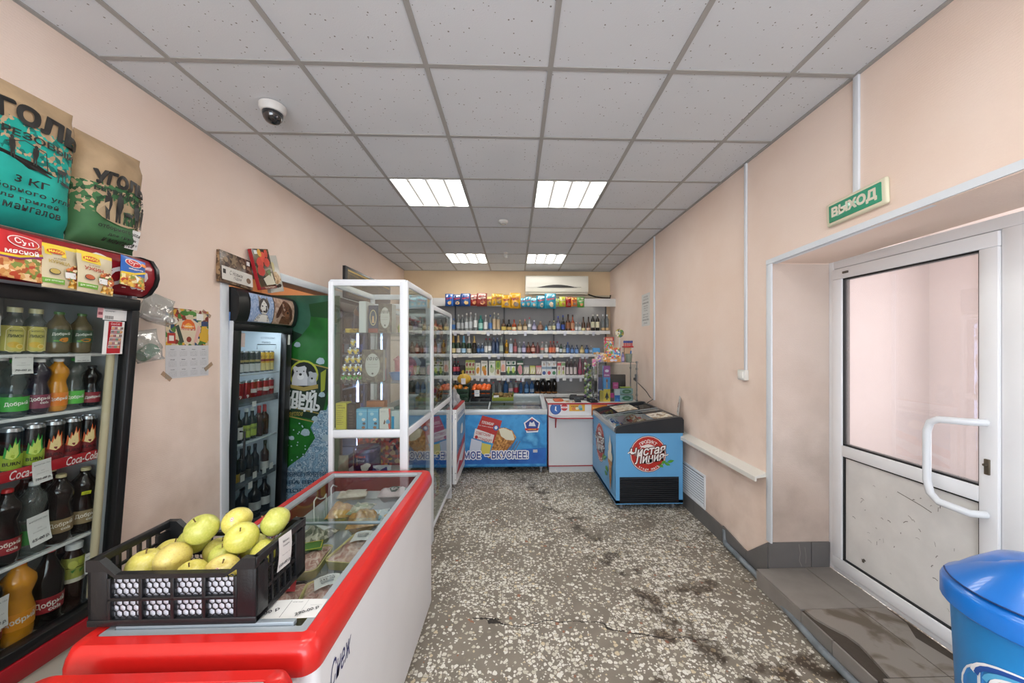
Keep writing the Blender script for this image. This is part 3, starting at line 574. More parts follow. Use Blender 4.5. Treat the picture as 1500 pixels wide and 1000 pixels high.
def can(label, T, r, h, m, group=None, bands=(), n=14, name='drink_can'):
    k = ('can', r, h, n, m)
    if k not in BM:
        P = canprof(r, h); BM[k] = MB().lathe(P, n, m=[1, 1, 1, 0, 1, 1, 1, 1, 1]).mesh('can', [M(m, .25, .3) if isinstance(m, str) else m, ALU], 50)
    o = obj(name, BM[k], None, T); tag(o, label, 'drink can', group)
    for b0, b1, c in bands:
        bk = ('cb', r, h, n, b0, b1, c)
        if bk not in BM: BM[bk] = MB().lathe([(r+.0008, b0*h), (r+.0008, b1*h)], n).mesh('print_band', M(c, .35) if isinstance(c, str) else c, 50)
        obj('print_band', BM[bk], o)
    return o
def pouch(w, h, d, nu=10, nv=12, seed=0, wr=.15, flat=(.06, .06), mfun=None, mats=('#888888',)):
    """a filled bag standing on z=0: front towards +x, width along y (0..w)"""
    rd = random.Random(seed); ph = [rd.uniform(0, 6.28) for _ in range(6)]
    def t(u, v):
        e = max(0, 1-abs(2*u-1)**3.2)**.55
        b = min(1, max(0, (v-flat[0]*.2)/max(.02, flat[0]*2.2)))**.6 if flat[0] > 0 else 1
        c = min(1, max(0, (1-v-flat[1]*.4)/max(.02, flat[1]*3)))**.7
        q = 1+wr*(math.sin(7*u+ph[0]+3*v)*math.sin(6*v+ph[1])+.6*math.sin(13*u+ph[2]-5*v)*math.sin(11*v+ph[3])+.35*math.sin(23*v+ph[4]+9*u))
        return max(.0008, d/2*e*b*c*q)
    def edge(u, v): return w*(.5+(u-.5)*(1-.035*math.sin(v*PI)+.012*math.sin(9*v+ph[5])))
    def F(y, z, hh=0):
        u, v = min(1, max(0, y/w)), min(1, max(0, z/h)); return Vector((t(u, v)+hh, y, z))
    mb = MB()
    for side in (1, -1):
        mats_ = []
        for j in range(nv):
            for i in range(nu): mats_.append(mfun((i+.5)/nu, (j+.5)/nv) if mfun and side == 1 else (mfun((i+.5)/nu, (j+.5)/nv) if mfun else 0))
        vs = [(side*t(i/nu, j/nv), edge(i/nu, j/nv), h*j/nv) for j in range(nv+1) for i in range(nu+1)]
        fs = [(j*(nu+1)+i, j*(nu+1)+i+1, (j+1)*(nu+1)+i+1, (j+1)*(nu+1)+i) for j in range(nv) for i in range(nu)]
        if side < 0: fs = [f[::-1] for f in fs]
        mb.add(vs, fs, mats_)
    return mb, F
FOOD = speck(['#B9572B', '#D8A24E', '#7C3A20', '#E6C98A', '#5E7B33', '#C9773A', '#F0E2BE'], 95, .4)
FOODY = speck(['#D9A441', '#B67B2B', '#EBD08A', '#8E6B2A', '#C9882F'], 110, .4)
# ============================================================ drinks fridge in the wall (leans slightly towards the aisle)
A1 = math.atan(.08); F1 = Matrix.Translation((-1.865, 1.058, 0)) @ Matrix.Rotation(A1, 4, 'Y')
BLK = M('#101113', .35, noise=.1, nscale=6); INW = M('#BFC3C6', .5, noise=.06, nscale=5); RED1 = M('#8A1520', .3, coat=.3)
fr1 = thing('drinks_fridge', 'tall black-framed drinks fridge with dark red canopy, set into the wall', 'fridge', F1)
W1 = .70
c = MB(); c.box(-.60, -.585, 0, W1, .36, 1.86, 0).box(-.6, -.05, 0, .03, .36, 1.86, 0).box(-.6, -.05, .686, W1, .36, 1.86, 0).box(-.6, -.05, .03, .686, 1.78, 1.86, 0).box(-.6, -.05, .03, .686, .40, .448, 0)
c.build('cabinet', INW, fr1, 0)
MB().box(-.6, -.05, .001, .029, 1.5, 1.6).build('hinge_block', BLK, fr1, 0)
MB().rbox(-.6, -.02, 0, W1, .02, .355, .006).build('plinth', M('#CFC9BC', .5), fr1)
MB().rbox(-.045, .004, -.004, W1+.004, .362, .445, .006).build('kick_panel', M('#9C1622', .3, coat=.3), fr1)
f = MB()
for a, b, z0, z1 in ((0, W1, 1.770, 1.822), (0, W1, .447, .492), (.664, W1, .492, 1.770), (0, .036, .492, 1.770)): f.rbox(-.048, 0, a, b, z0, z1, .005)
f.build('door_frame', BLK, fr1)
MB().box(-.030, -.024, .036, .664, .492, 1.77).build('door_pane', pane('#F2F5F4', refl=.6, base=.018), fr1, 0)
MB().lathe([(.014, .5), (.014, 1.62)], 12, c=(-.047, .634, 0)).build('light_tube', M('#CDBE9E', .4), fr1)
MB().rbox(-.072, -.049, .655, .692, .495, 1.765, .004).build('inner_trim', M('#C4CBD3', .35), fr1)
MB().lathe([(.0145, 1.57), (.0145, 1.60)], 12, c=(-.047, .634, 0)).build('tube_cap', M('#D8762B', .4), fr1)
KP = [(-.6, 1.835), (.0, 1.835), (.022, 1.85), (.045, 1.89), (.052, 1.925), (.045, 1.965), (.02, 2.0), (-.02, 2.012), (-.6, 2.012)]
MB().prism(KP, .004, W1+.0, 'y').fix().build('canopy', RED1, fr1)
MB().prism([(-.6, 1.83), (.0, 1.83), (.03, 1.85), (.053, 1.89), (.06, 1.925), (.053, 1.968), (.025, 2.006), (-.02, 2.018), (-.6, 2.018)], W1+.0005, W1+.016, 'y').fix().build('canopy_end', BLK, fr1)
def canF(u, v, h):
    x = 0
    for (x0, z0), (x1, z1) in zip(KP[1:7], KP[2:8]):
        if z0 <= v <= z1: x = x0+(x1-x0)*(v-z0)/max(1e-6, z1-z0); break
    return Vector((x+h+.001, u, v))
decal('canopy_lettering', fr1, canF, [('t', 'Coca-Cola', .36, 1.925, .62, .125, '#D9D2D4', {'b': .012, 'sh': .25}), ('e', .668, 1.862, .004, .004, '#D9D2D4')])
MB().rbox(-.02, .004, .655, .678, 1.824, 1.834, .002).build('hinge', M('#9a9da2', .3, .9), fr1)
# stickers on the door
pf = plane((0, 0, 0), (0, 1, 0), (0, 0, 1)); on = lambda u, v, h: Vector((-.0235+h, u, v))
decal('sticker', fr1, on, [('r', .547, 1.727, .572, 1.769, '#D9A3A8'), ('r', .55, 1.74, .566, 1.752, '#8c4a55'), ('r', .568, 1.720, .663, 1.766, '#E4E4E2'), ('t', 'проверено', .595, 1.757, .04, .006, '#44484c')]+[('r', .575+i*.004, 1.724, .577+i*.004, 1.738, '#2b2d30') for i in range(8)])
sh = [('r', .576, 1.572, .658, 1.716, '#E6E6E3'), ('r', .593, 1.575, .648, 1.714, '#B0232B'), ('t', 'Coca-Cola', .62, 1.705, .035, .01, '#F0E8E8', {'sh': .25})]
for i in range(6):
    sh.append(('r', .597, 1.598+i*.0165, .644, 1.612+i*.0165, '#D7DADB'))
    for j in range(8): sh.append(('r', .599+j*.0056, 1.599+i*.0165, .603+j*.0056, 1.609+i*.0165, ['#5b2a20', '#B0232B', '#2f6b45', '#d08a2c', '#8a1520', '#E8E0C0'][(i*3+j//2) % 6]))
decal('sticker', fr1, on, sh, step=.0002)
# shelves
SH1 = [1.572, 1.337, 1.128, .782]
wire = M('#D9DBDC', .4)
for i, z in enumerate(SH1):
    s = MB().rbox(-.078, -.068, .05, .655, z-.012, z, .003)
    for k in range(11): s.box(-.56, -.075, .06+k*.058, .066+k*.058, z-.007, z-.002)
    for k in range(5): s.box(-.5+k*.1, -.494+k*.1, .05, .655, z-.010, z-.006)
    s.build('wire_shelf', wire, fr1, 0)
MB().box(-.56, -.05, .05, .655, .448, .452).build('floor_tray', M('#C9C8C2', .5), fr1, 0)
MB().rbox(-.064, -.060, .05, .625, 1.108, 1.150, .0015).build('shelf_strip', M('#B3202B', .35), fr1)
decal('strip_lettering', fr1, lambda u, v, h: Vector((-.0598+h, u, v)), [('t', 'Coca-Cola', y, 1.129, .115, .034, '#EFE6E6', {'b': .01, 'sh': .25}) for y in (.23, .40, .57)])
PT = M('#DEDEDC', .5)
def ptag(par, x, y, z1, w, h, price, rot=0, txt='напиток газ.', tilt=0):
    T = Matrix.Translation((x, y, z1)) @ Matrix.Rotation(rot, 4, 'X') @ Matrix.Rotation(tilt, 4, 'Y')
    o = MB().grid(lambda a, b: Vector((-.02*math.sin(b*2.2)*h*3+.012*h*math.sin(a*3), (a-.5)*w, -h+h*b)), 4, 6).build('price_tag', PT, par, 60, T)
    decal('lettering', o, lambda u, v, hh: Vector((.0015+hh-.02*math.sin((v+h)/h*2.2)*h*3+.012*h*math.sin((u/w+.5)*3), u, v)), [('t', price, 0, -h*.82, w*.8, h*.12, '#303236', {'b': .03, 'sh': .15}), ('t', txt, 0, -h*.17, w*.85, h*.05, '#55585c'), ('t', 'ООО', 0, -h*.45, w*.2, h*.04, '#77797d'), ('t', 'розлив 0,5', 0, -h*.56, w*.6, h*.045, '#77797d')], step=.0001)
    return o
ptag(fr1, -.056, .354, 1.574, .058, .072, '70-00 р.'); ptag(fr1, -.056, .54, 1.572, .056, .034, '56-00 р.'); ptag(fr1, -.054, .432, 1.162, .058, .088, '105-00 р.', .08)
ptag(fr1, -.048, .43, .952, .066, .118, '65-00 р.', .12); ptag(fr1, -.048, .335, .69, .06, .115, '90-00 р.'); ptag(fr1, -.056, .272, 1.71, .03, .07, '80 р.'); ptag(fr1, -.046, .63, .70, .055, .09, '120-00 р.')
# drinks inside
G1 = 'drinks in the wall fridge'
def inF(x, y, z, rz=0): return F1 @ loc(x, y, z, rz)
CLR = clearbottle('#D4DCD8', .05); DARK = M('#120C0B', .12, coat=.1); COLA = M('#1E1110', .1, coat=.1); ORG = M('#D08A1E', .2, coat=.4, noise=.12, nscale=20); YEL = M('#B9AE62', .2, coat=.4)
def dobr(o, kind, h, r, z, w, colr, a0=-.42, cola=True, hh=.11):
    sh = [('t', 'Добрый', 0, z*h, w, h*hh*.75, colr, {'b': .03, 'rot': .10})]
    if cola: sh.append(('t', 'cola', .012, (z-.062)*h, w*.42, h*hh*.45, colr, {'b': .03}))
    decal('lettering', o, wrapF(kind, h, r, a0), sh, step=.0003)
LEM = M('#6E6B4B', .15, coat=.4)
for i, y in enumerate((.352, .412)):
    o = bottle('lemonade_bottle', ['lemonade bottle with yellow label, nearest on the top fridge shelf', 'lemonade bottle with yellow label, beside the juice bottles on the top shelf'][i], 'bottle', inF(-.10, y, 1.5735), .17, .0285, 'jar', CLR, '#CFC9A0', [(.06, .60, '#C7BE62')], 18, G1)
    decal('lettering', o, wrapF('jar', .17, .0285, -.42), [('l', [(-.022, .014), (-.022, .085), (-.012, .098), (.012, .098), (.022, .085), (.022, .014), (.012, .008), (-.012, .008), (-.022, .014)], .0022, '#EFE6B0'), ('t', 'ЛИМОН', 0, .066, .036, .012, '#3d4a2a', {'b': .02}), ('e', -.004, .034, .014, .011, '#D9B43C'), ('e', .010, .028, .009, .009, '#EAD27A'), ('e', .010, .028, .006, .006, '#D9B43C'), ('t', 'напиток', 0, .085, .028, .006, '#4c5a36')], step=.0003)
for i, (y, r) in enumerate(((.484, .036), (.562, .034))):
    o = bottle('juice_bottle', ['squat clear juice bottle with green label, left of its twin on top shelf', 'squat clear juice bottle with green label, last on the top fridge shelf'][i], 'bottle', inF(-.10, y, 1.5735), .165, r, 'petb', clearbottle('#B9A77E', .3), '#4C7A3A', [(.26, .58, '#3F5B40')], 18, G1)
    dobr(o, 'petb', .165, r, .47, .05, '#E9ECE2', cola=False); decal('fruit_print', o, wrapF('petb', .165, r, -.42), [('p', blob(.008, .055, .014, 14, .3, i, .6), '#D98B2C'), ('p', blob(-.012, .05, .007, 10, .3, i+3, .6), '#5FA03C')])
rowB = [(.372, .035, CLR, '#3E8E3A', '#46A63A', True, 'clear soda bottle with green label and green cap'), (.438, .034, M('#1C1422', .12, coat=.1), '#E4E4E2', '#7B2A45', True, 'dark soda bottle with purple label and white cap'), (.499, .031, ORG, '#E4E4E2', '#E07E22', False, 'small orange soda bottle with orange label and white cap'), (.557, .030, CLR, '#3E8E3A', '#55B23F', False, 'clear soda bottle with green label next to the small orange soda'), (.62, .031, DARK, '#17181A', '#8E1F2B', True, 'dark soda bottle with red label, last on the second fridge shelf')]
for y, r, m, cp, lb, co, L in rowB:
    h = .212 if y < .6 else .178
    o = bottle('soda_bottle', L, 'bottle', inF(-.105, y, 1.3385), h, r, 'pet', m, cp, [(.11, .36, lb)], 20, G1, capr=r*.46)
    dobr(o, 'pet', h, r, .28 if co and lb == '#7B2A45' else .24, .058 if r > .031 else .05, '#F0F0EA', cola=(lb == '#7B2A45'))
for y, cp, L in ((.40, '#E4E4E2', 'soda bottle with white cap behind the purple-labelled one'), (.53, '#D8D8D6', 'soda bottle with white cap behind the small orange soda')):
    bottle('soda_bottle', L, 'bottle', inF(-.195, y, 1.3385), .212, .031, 'pet', CLR, cp, [(.11, .36, '#4E8E3F')], 14, G1, capr=.015)
for i, (y, g) in enumerate(((.377, 1), (.442, 1), (.505, 0), (.566, 0), (.625, 0))):
    L = ['black energy drink can with green flames, nearest on its shelf', 'black energy drink can with green flames, beside the red ones', 'red energy drink can with orange flames, next to the green cans', 'red energy drink can with orange flames, middle of the red three', 'red energy drink can with orange flames, at the shelf end'][i]
    o = can(L, inF(-.11, y, 1.1295), .030, .166, '#14110F', G1, [(0.08, .42 if g else .40, '#9DB53A' if g else '#7E2226')], 20)
    Fc = cyl(0, 0, .0308, -.42); c1, c2 = ('#2E9B3A', '#C6D96A') if g else ('#D8622A', '#F0D59A')
    def fl(k, s): return [(-.022*s, .06), (-.018*s, .085*k+.01), (-.012*s, .082), (-.008*s, .105*k), (-.002*s, .095), (.004*s, .125*k), (.009*s, .104), (.015*s, .118*k), (.017*s, .09), (.021*s, .07), (.012*s, .058), (0, .052), (-.012*s, .056)]
    decal('flame_print', o, Fc, [('p', fl(1.08, 1), c1), ('p', fl(.95, .72), c2), ('t', 'BURN', 0, .036, .042, .013, '#17181a' if g else '#2a1012', {'b': .03})], step=.0003)
DK2 = M('#0F0A09', .12, coat=.1); BR2 = M('#18100D', .12, coat=.1)
rowD = [(.385, .040, DK2, '#C22A2A', '#8E1D26', 1, 'litre cola bottle with red cap and red label on the fourth shelf'), (.462, .039, clearbottle('#CED6D2', .08), '#D9DCDE', '#3B8C3C', 0, 'litre clear soda bottle with white cap on the fourth shelf'), (.548, .042, BR2, '#D8C99A', '#8C7550', 1, 'litre cola bottle with brown label beside the clear soda'), (.637, .043, BR2, '#D8C99A', '#8F7A58', 1, 'litre cola bottle with brown label and neon yellow sticker')]
for y, r, m, cp, lb, co, L in rowD:
    o = bottle('soda_bottle', L, 'bottle', inF(-.115, y, .784), .28, r, 'pet', m, cp, [(.16, .36, lb)], 22, G1, capr=r*.36)
    if co: dobr(o, 'pet', .28, r, .285, .07, '#EEE6DA', hh=.10)
    if 'yellow' in L: decal('sticker', o, wrapF('pet', .28, r, -.5, .002), [('r', -.016, .168, .012, .184, '#D6DC2E'), ('t', 'ЗАМ', -.002, .176, .016, .007, '#5a5f20')])
for y, cp, L, x in ((.40, '#3E8E3A', 'bottle with green cap behind the red-capped cola', -.2), (.51, '#3b3b3b', 'dark bottle with dark cap behind the clear litre soda', -.2), (.60, '#D8C99A', 'cola bottle with beige cap standing in the second row', -.21)):
    bottle('soda_bottle', L, 'bottle', inF(x-.008, y, .784), .28, .038, 'pet', BR2, cp, [(.16, .36, '#7d6a4a')], 14, G1, capr=.0145)
rowE = [(.343, .046, DK2, '#17181A', '#8E1D26', 1, .32, 'pet', 'large dark bottle nearest on the bottom shelf of wall fridge'), (.437, .047, ORG, '#E06A22', '#E8941F', 0, .312, 'pet', 'large orange soda bottle with orange cap on the bottom shelf'), (.531, .0465, DK2, '#C22A2A', '#97202A', 1, .312, 'petb', 'large cola bottle with red cap and label on the bottom shelf')]
for y, r, m, cp, lb, co, h, kd, L in rowE:
    o = bottle('soda_bottle', L, 'bottle', inF(-.115, y, .4535), h, r, kd, m, cp, [(.20, .40, lb)], 24, G1, capr=r*.34)
    dobr(o, kd, h, r, .31, .088, '#F2EDE4', cola=bool(co), hh=.12)
for y, lc, L in ((.617, '#9FA24A', 'dark juice bottle with white cap and pear print label'), (.645, '#2C3346', 'dark blue juice bottle with white cap at the shelf end')):
    o = bottle('juice_bottle', L, 'bottle', inF(-.115 if y < .63 else -.198, y, .4535), .29, .038, 'juice', M('#2A1712', .15, coat=.5), '#DEE0E0', [(.50, .80, lc), (.44, .50, '#D9D3C0')], 20, G1)
    if y < .63: decal('fruit_print', o, wrapF('juice', .29, .039, -.42), [('e', -.012, .205, .014, .016, '#C2C25A'), ('e', .014, .215, .011, .013, '#B2B64A'), ('p', [(-.012, .17), (-.003, .185), (-.018, .18)], '#3f7d35'), ('p', [(.008, .165), (.02, .185), (.006, .18)], '#4c8a3c')])
# charcoal sacks on top of the fridge
KR = M('#A88F70', .8, noise=.12, nscale=12, bump=.3, bscale=60)
def sack(label, T, w, h, d, c, cdark, picz, seed, full):
    pic = speck([c, '#A88F70', c, cdark, '#B59C7D', c], 75, .8)
    mats = [KR, M(c, .7, noise=.15, nscale=10), pic]
    mf = lambda u, v: 1 if v < picz[0]+.04*math.sin(u*5) else (2 if v < picz[1] and (full or v < picz[1]-.12*abs(u-.5)) else 0)
    mb, F = pouch(w, h, d, 22, 30, seed, .10, (.05, .05), mf, mats)
    o = mb.build('charcoal_sack', mats, None, 60, T); tag(o, label, 'sack', 'charcoal sacks on the fridge')
    return o, lambda u, v, hh: F(u, v, hh+.004)
BK = '#1B1A18'
def person_shape(x, z, s):
    return [('e', x, z+.058*s, .008*s, .010*s, BK), ('p', [(x-.012*s, z+.05*s), (x+.012*s, z+.05*s), (x+.014*s, z+.02*s), (x+.008*s, z-.01*s), (x+.009*s, z-.045*s), (x+.002*s, z-.045*s), (x, z-.01*s), (x-.003*s, z-.045*s), (x-.010*s, z-.045*s), (x-.010*s, z-.01*s), (x-.014*s, z+.02*s)], BK)]
def grill_shape(x, z, s): return [('p', [(x-.018*s, z+.02*s), (x+.018*s, z+.02*s), (x+.012*s, z+.006*s), (x-.012*s, z+.006*s)], BK), ('l', [(x-.01*s, z+.006*s), (x-.016*s, z-.03*s)], .003*s, BK), ('l', [(x+.01*s, z+.006*s), (x+.016*s, z-.03*s)], .003*s, BK), ('l', [(x, z+.006*s), (x, z-.03*s)], .003*s, BK)]
o, F = sack('kraft charcoal sack with turquoise lower half, on the fridge top', inF(-.03, .075, 2.017, 0), .342, .475, .13, '#12A093', '#0C6E66', (.46, .74), 4, True)
decal('print', o, F, [('t', 'УГОЛЬ', .175, .352, .30, .062, BK, {'b': .02, 'arc': .02, 'out': .0035}), ('t', 'БЕРЕЗОВЫЙ', .18, .295, .27, .03, BK, {'b': .04, 'arc': .012}), ('p', [(.02, .212), (.10, .232), (.2, .222), (.30, .19), (.30, .18), (.2, .20), (.02, .19)], BK)]+person_shape(.13, .245, .65)+person_shape(.19, .243, .6)+grill_shape(.27, .215, 1.0)+[('l', [(.11, .26), (.16, .285), (.215, .27), (.225, .21)], .003, BK), ('t', '3 КГ', .185, .155, .085, .024, BK, {'b': .03}), ('t', 'отборного угля', .18, .118, .24, .022, BK, {'b': .02, 'sp': 1.1}), ('t', 'для грилей', .175, .090, .17, .02, BK, {'b': .02, 'sp': 1.1}), ('t', 'и мангалов', .18, .062, .18, .02, BK, {'b': .02, 'sp': 1.1})])
o, F = sack('kraft charcoal sack with dark green lower part and a price tag', inF(-.035, .424, 2.019, .05), .268, .435, .12, '#3C6B42', '#254A2D', (.27, .62), 9, False)
decal('print', o, F, [('t', 'УГОЛЬ', .138, .272, .205, .052, BK, {'b': .02, 'arc': .012, 'out': .003}), ('t', 'БЕРЕЗОВЫЙ', .138, .228, .205, .024, BK, {'b': .04, 'arc': .008}), ('p', blob(.145, .15, .095, 20, .15, 3, .55), '#B09A7A')]+person_shape(.085, .158, 1.0)+person_shape(.13, .162, 1.1)+grill_shape(.17, .143, 1.1)+person_shape(.205, .155, .95)+person_shape(.232, .150, .85)+[('t', 'отборного угля', .145, .082, .19, .02, BK, {'b': .02, 'sp': 1.1}), ('t', 'для грилей', .15, .055, .12, .015, BK, {'b': .02, 'sp': 1.1}), ('t', 'и мангалов', .15, .032, .13, .015, BK, {'b': .02, 'sp': 1.1})])
pt = MB().box(0, .001, -.028, .028, -.085, 0).build('price_tag', PT, o, 0, Matrix.Translation((.052, .212, .105)) @ Matrix.Rotation(.12, 4, 'Y')); decal('lettering', pt, lambda u, v, h: Vector((.0012+h, u, v)), [('t', '155-00 р', 0, -.066, .046, .011, '#2f3134', {'b': .03}), ('t', 'Уголь', 0, -.022, .02, .006, '#44474b'), ('t', 'берёзовый 3кг', 0, -.045, .036, .005, '#66696d')])
# packet soups and seasonings hung on the canopy
def packet(name, label, y, z, w, h, rot, seed, mf, mats, shapes, x=.077, yaw=0):
    mb, F = pouch(w, h, .014, 10, 12, seed, .25, (.06, .06), mf, mats)
    o = mb.build(name, mats, None, 60, F1 @ Matrix.Translation((x, y, z)) @ Matrix.Rotation(rot, 4, 'X') @ Matrix.Rotation(-.16, 4, 'Y')); tag(o, label, 'packet', 'packet mixes hung on the fridge canopy')
    decal('print', o, lambda u, v, hh: F(u, v, hh+.0022), shapes, step=.0003); return o
CREAM = M('#CBBE9F', .4); YE = M('#E6CB3A', .35)
packet('soup_packet', 'red soup packet with vegetable picture, nearest on the canopy', .155, 1.84, .125, .155, -.06, 1, lambda u, v: 0 if v > .52 else 1, (M('#C3272B', .35), speck(['#C98A4E', '#D9A86A', '#A8582E', '#7C8A3E', '#E8C79A', '#B7472C'], 70, .35)), [('e', .07, .126, .042, .02, '#EFE8E2'), ('e', .07, .126, .039, .0175, '#C3272B'), ('t', 'Суп', .07, .126, .05, .024, '#F3EFEA', {'b': .04}), ('t', 'мясной', .066, .092, .085, .017, '#F3EFEA', {'b': .03, 'rot': .08}), ('l', [(.0, .072), (.06, .074), (.122, .096)], .009, '#E2C12E'), ('l', [(.0, .066), (.06, .068), (.122, .089)], .006, '#7a2c6b'), ('t', 'хит', .108, .115, .02, .01, '#E8892E', {'b': .03})])
def magg(name, label, y, z, w, rot, seed, title, tc):
    packet(name, label, y, z, w, .158, rot, seed, lambda u, v: 1 if v > .93 else 0, (CREAM, YE), [('p', [(.012, .118), (.072, .113), (.072, .143), (.012, .148)], '#E6CB3A'), ('e', .042, .131, .026, .0095, '#C8502A'), ('t', 'MAGGI', .042, .131, .042, .010, '#F2D94A', {'b': .04}), ('t', title, .05, .092, .062, .014, tc, {'b': .03, 'rot': -.06}), ('t', 'на второе', .05, .105, .035, .005, '#6b5a48'), ('p', [(0, .016), (.06, .014), (.06, .032), (0, .034)], '#6FA23C'), ('t', 'для запекания', .03, .024, .05, .007, '#E9EFD9'), ('p', blob(.092, .06, .028, 16, .25, seed, 1.1), FOOD), ('e', .033, .058, .017, .011, '#3a2a24'), ('e', .033, .059, .015, .009, '#B9572B' if seed == 3 else '#B59B4A'), ('r', .062, .04, .094, .062, '#E4E4E2'), ('t', '38-00 р', .078, .051, .026, .008, '#44474b'), ('p', [(.068, .006), (.115, .002), (.118, .03), (.075, .034)], FOODY)], x=.077 if seed == 2 else .096)
magg('seasoning_packet', 'beige seasoning packet with a yellow stripe, behind its twin on canopy', .278, 1.822, .118, .0, 2, 'КУРИЦА', '#B59B4A'); magg('seasoning_packet', 'beige seasoning packet overlapping another, red lettering, on canopy', .366, 1.822, .122, -.05, 3, 'УЖИН', '#B23A2C')
packet('soup_packet', 'small blue soup packet at the far end of the canopy', .527, 1.876, .105, .125, -.12, 4, lambda u, v: 0 if v > .42 else 1, (M('#2D62B0', .3), speck(['#D9A441', '#C98A4E', '#E8D7A0', '#8E9A4A', '#B7472C', '#EBC05A'], 85, .3)), [('e', .045, .10, .035, .017, '#EFE8E2'), ('e', .045, .10, .032, .0145, '#C3272B'), ('t', 'Суп', .045, .10, .042, .02, '#F3EFEA', {'b': .04}), ('t', 'звёздочки', .055, .076, .065, .009, '#F3EFEA', {'b': .02, 'rot': .1}), ('l', [(.0, .05), (.05, .055), (.1, .074)], .008, '#E2C12E'), ('e', .088, .104, .012, .008, '#E8892E'), ('p', [(.05, .05), (.07, .04), (.062, .02)], '#F0EDE4')])
# calendar, tape and clear bags on the wall
cl = tag(MB().box(XL+.001, XL+.0025, 2.135, 2.425, 1.42, 1.825).build('wall_calendar', M('#CFCFD2', .6), ang=0), 'poster calendar with food picture taped to the peach wall', 'calendar')
cf = plane((XL+.0026, 2.135, 1.42), (0, 1, 0), (0, 0, 1)); rd = random.Random(3)
VEG = speck(['#4E7B35', '#B8492E', '#D7C9A8', '#D4A23A', '#7A2E22', '#CBBBA0', '#2E4A6B', '#CFBF9F', '#8E9A4A'], 40, .5)
sh = [('r', 0, .19, .29, .405, VEG), ('p', blob(.145, .275, .075, 20, .2, 8, 1.1), '#D6C8AE'), ('p', [(.095, .29), (.105, .325), (.13, .345), (.16, .345), (.185, .325), (.195, .29)], '#D9662A'), ('p', [(.115, .29), (.125, .315), (.145, .325), (.165, .315), (.175, .29)], '#EBA63C'), ('t', 'Приятного', .145, .303, .075, .014, '#F2E6C8', {'b': .02}), ('t', 'Аппетита', .145, .288, .095, .017, '#C3272B', {'b': .04}), ('r', .01, .2, .06, .26, '#B3372C'), ('r', .02, .215, .05, .245, '#E8E4DE'), ('p', [(.06, .30), (.08, .31), (.115, .21), (.09, .2)], '#3E4A3E'), ('p', [(.18, .21), (.20, .205), (.235, .3), (.21, .315)], '#D9A9A0'), ('p', [(.22, .22), (.28, .205), (.288, .29), (.24, .31)], '#D3A936'), ('e', .148, .225, .017, .017, '#8E3A2C'), ('r', .2, .345, .25, .385, '#E5E2DE'), ('r', .235, .31, .285, .34, '#35446B'), ('e', .04, .33, .035, .02, '#E4E0D8'), ('t', 'суп', .04, .33, .03, .012, '#C3272B', {'b': .04}), ('e', .12, .38, .03, .014, '#3F7A32'), ('e', .165, .385, .03, .012, '#4E8A3A')]
for i, r in enumerate((('Январь', 'Февраль', 'Март', 'Апрель'), ('Май', 'Июнь', 'Июль', 'Август'), ('Сентябрь', 'Октябрь', 'Ноябрь', 'Декабрь'))):
    for j, m in enumerate(r):
        x, z = .04+j*.07, .165-i*.058; sh.append(('t', m, x, z, .026, .006, '#54565c', {'b': .03}))
        for k in range(4): sh.append(('t', ['1 2 3 4 5 6 7', '8 9 10 11 12 13', '15 16 17 18 19', '22 23 24 25 26'][k], x, z-.012-k*.008, .048, .004, '#85878d'))
decal('print', cl, cf, sh, step=.00004)
tp = pane('#F2EAE0', haze=.12, hazecol='#E6D6C4')
for y, z, a in ((2.425, 1.475, .6), (2.14, 1.435, -.7), (2.41, 1.81, -.5), (2.15, 1.81, .4)): MB().box(XL+.003, XL+.0034, -.035, .035, -.012, .012).build('tape', tp, cl, 0, Matrix.Translation((0, y, z)) @ Matrix.Rotation(a, 4, 'X'))
PB = pane('#E9ECEC', haze=.22, hazecol='#D9DCDC', base=.12, rough=.12)
for i, (y, z, w, h, L, g) in enumerate(((1.925, 1.75, .17, .15, 'crumpled clear plastic bag of bags hanging by the fridge, upper one', 0), (1.92, 1.515, .125, .165, 'clear plastic bag with a green roll inside, hanging by the fridge', 1))):
    mb, F = pouch(w, h, .10, 12, 12, 20+i, .3, (.02, .25), None, (PB,)); o = mb.build('plastic_bag', PB, None, 60, Matrix.Translation((XL+.062, y, z)) @ Matrix.Rotation(-.25+.4*i, 4, 'X')); tag(o, L, 'plastic bag')
    if g: MB().lathe([(0, 0), (.028, 0), (.032, .02), (.032, .08), (.02, .09), (0, .09)], 14, T=Matrix.Translation((0, .02, .03)) @ Matrix.Rotation(-1.1, 4, 'X')).build('green_roll', M('#2F7A4A', .5, noise=.2, nscale=30), o)
    else: MB().tube([(-.01, .02, .02), (0, .06, .012), (.01, .11, .02), (0, .14, .05)], .012, 6).build('folded_film', M('#D8D2D0', .4, noise=.15, nscale=30), o)
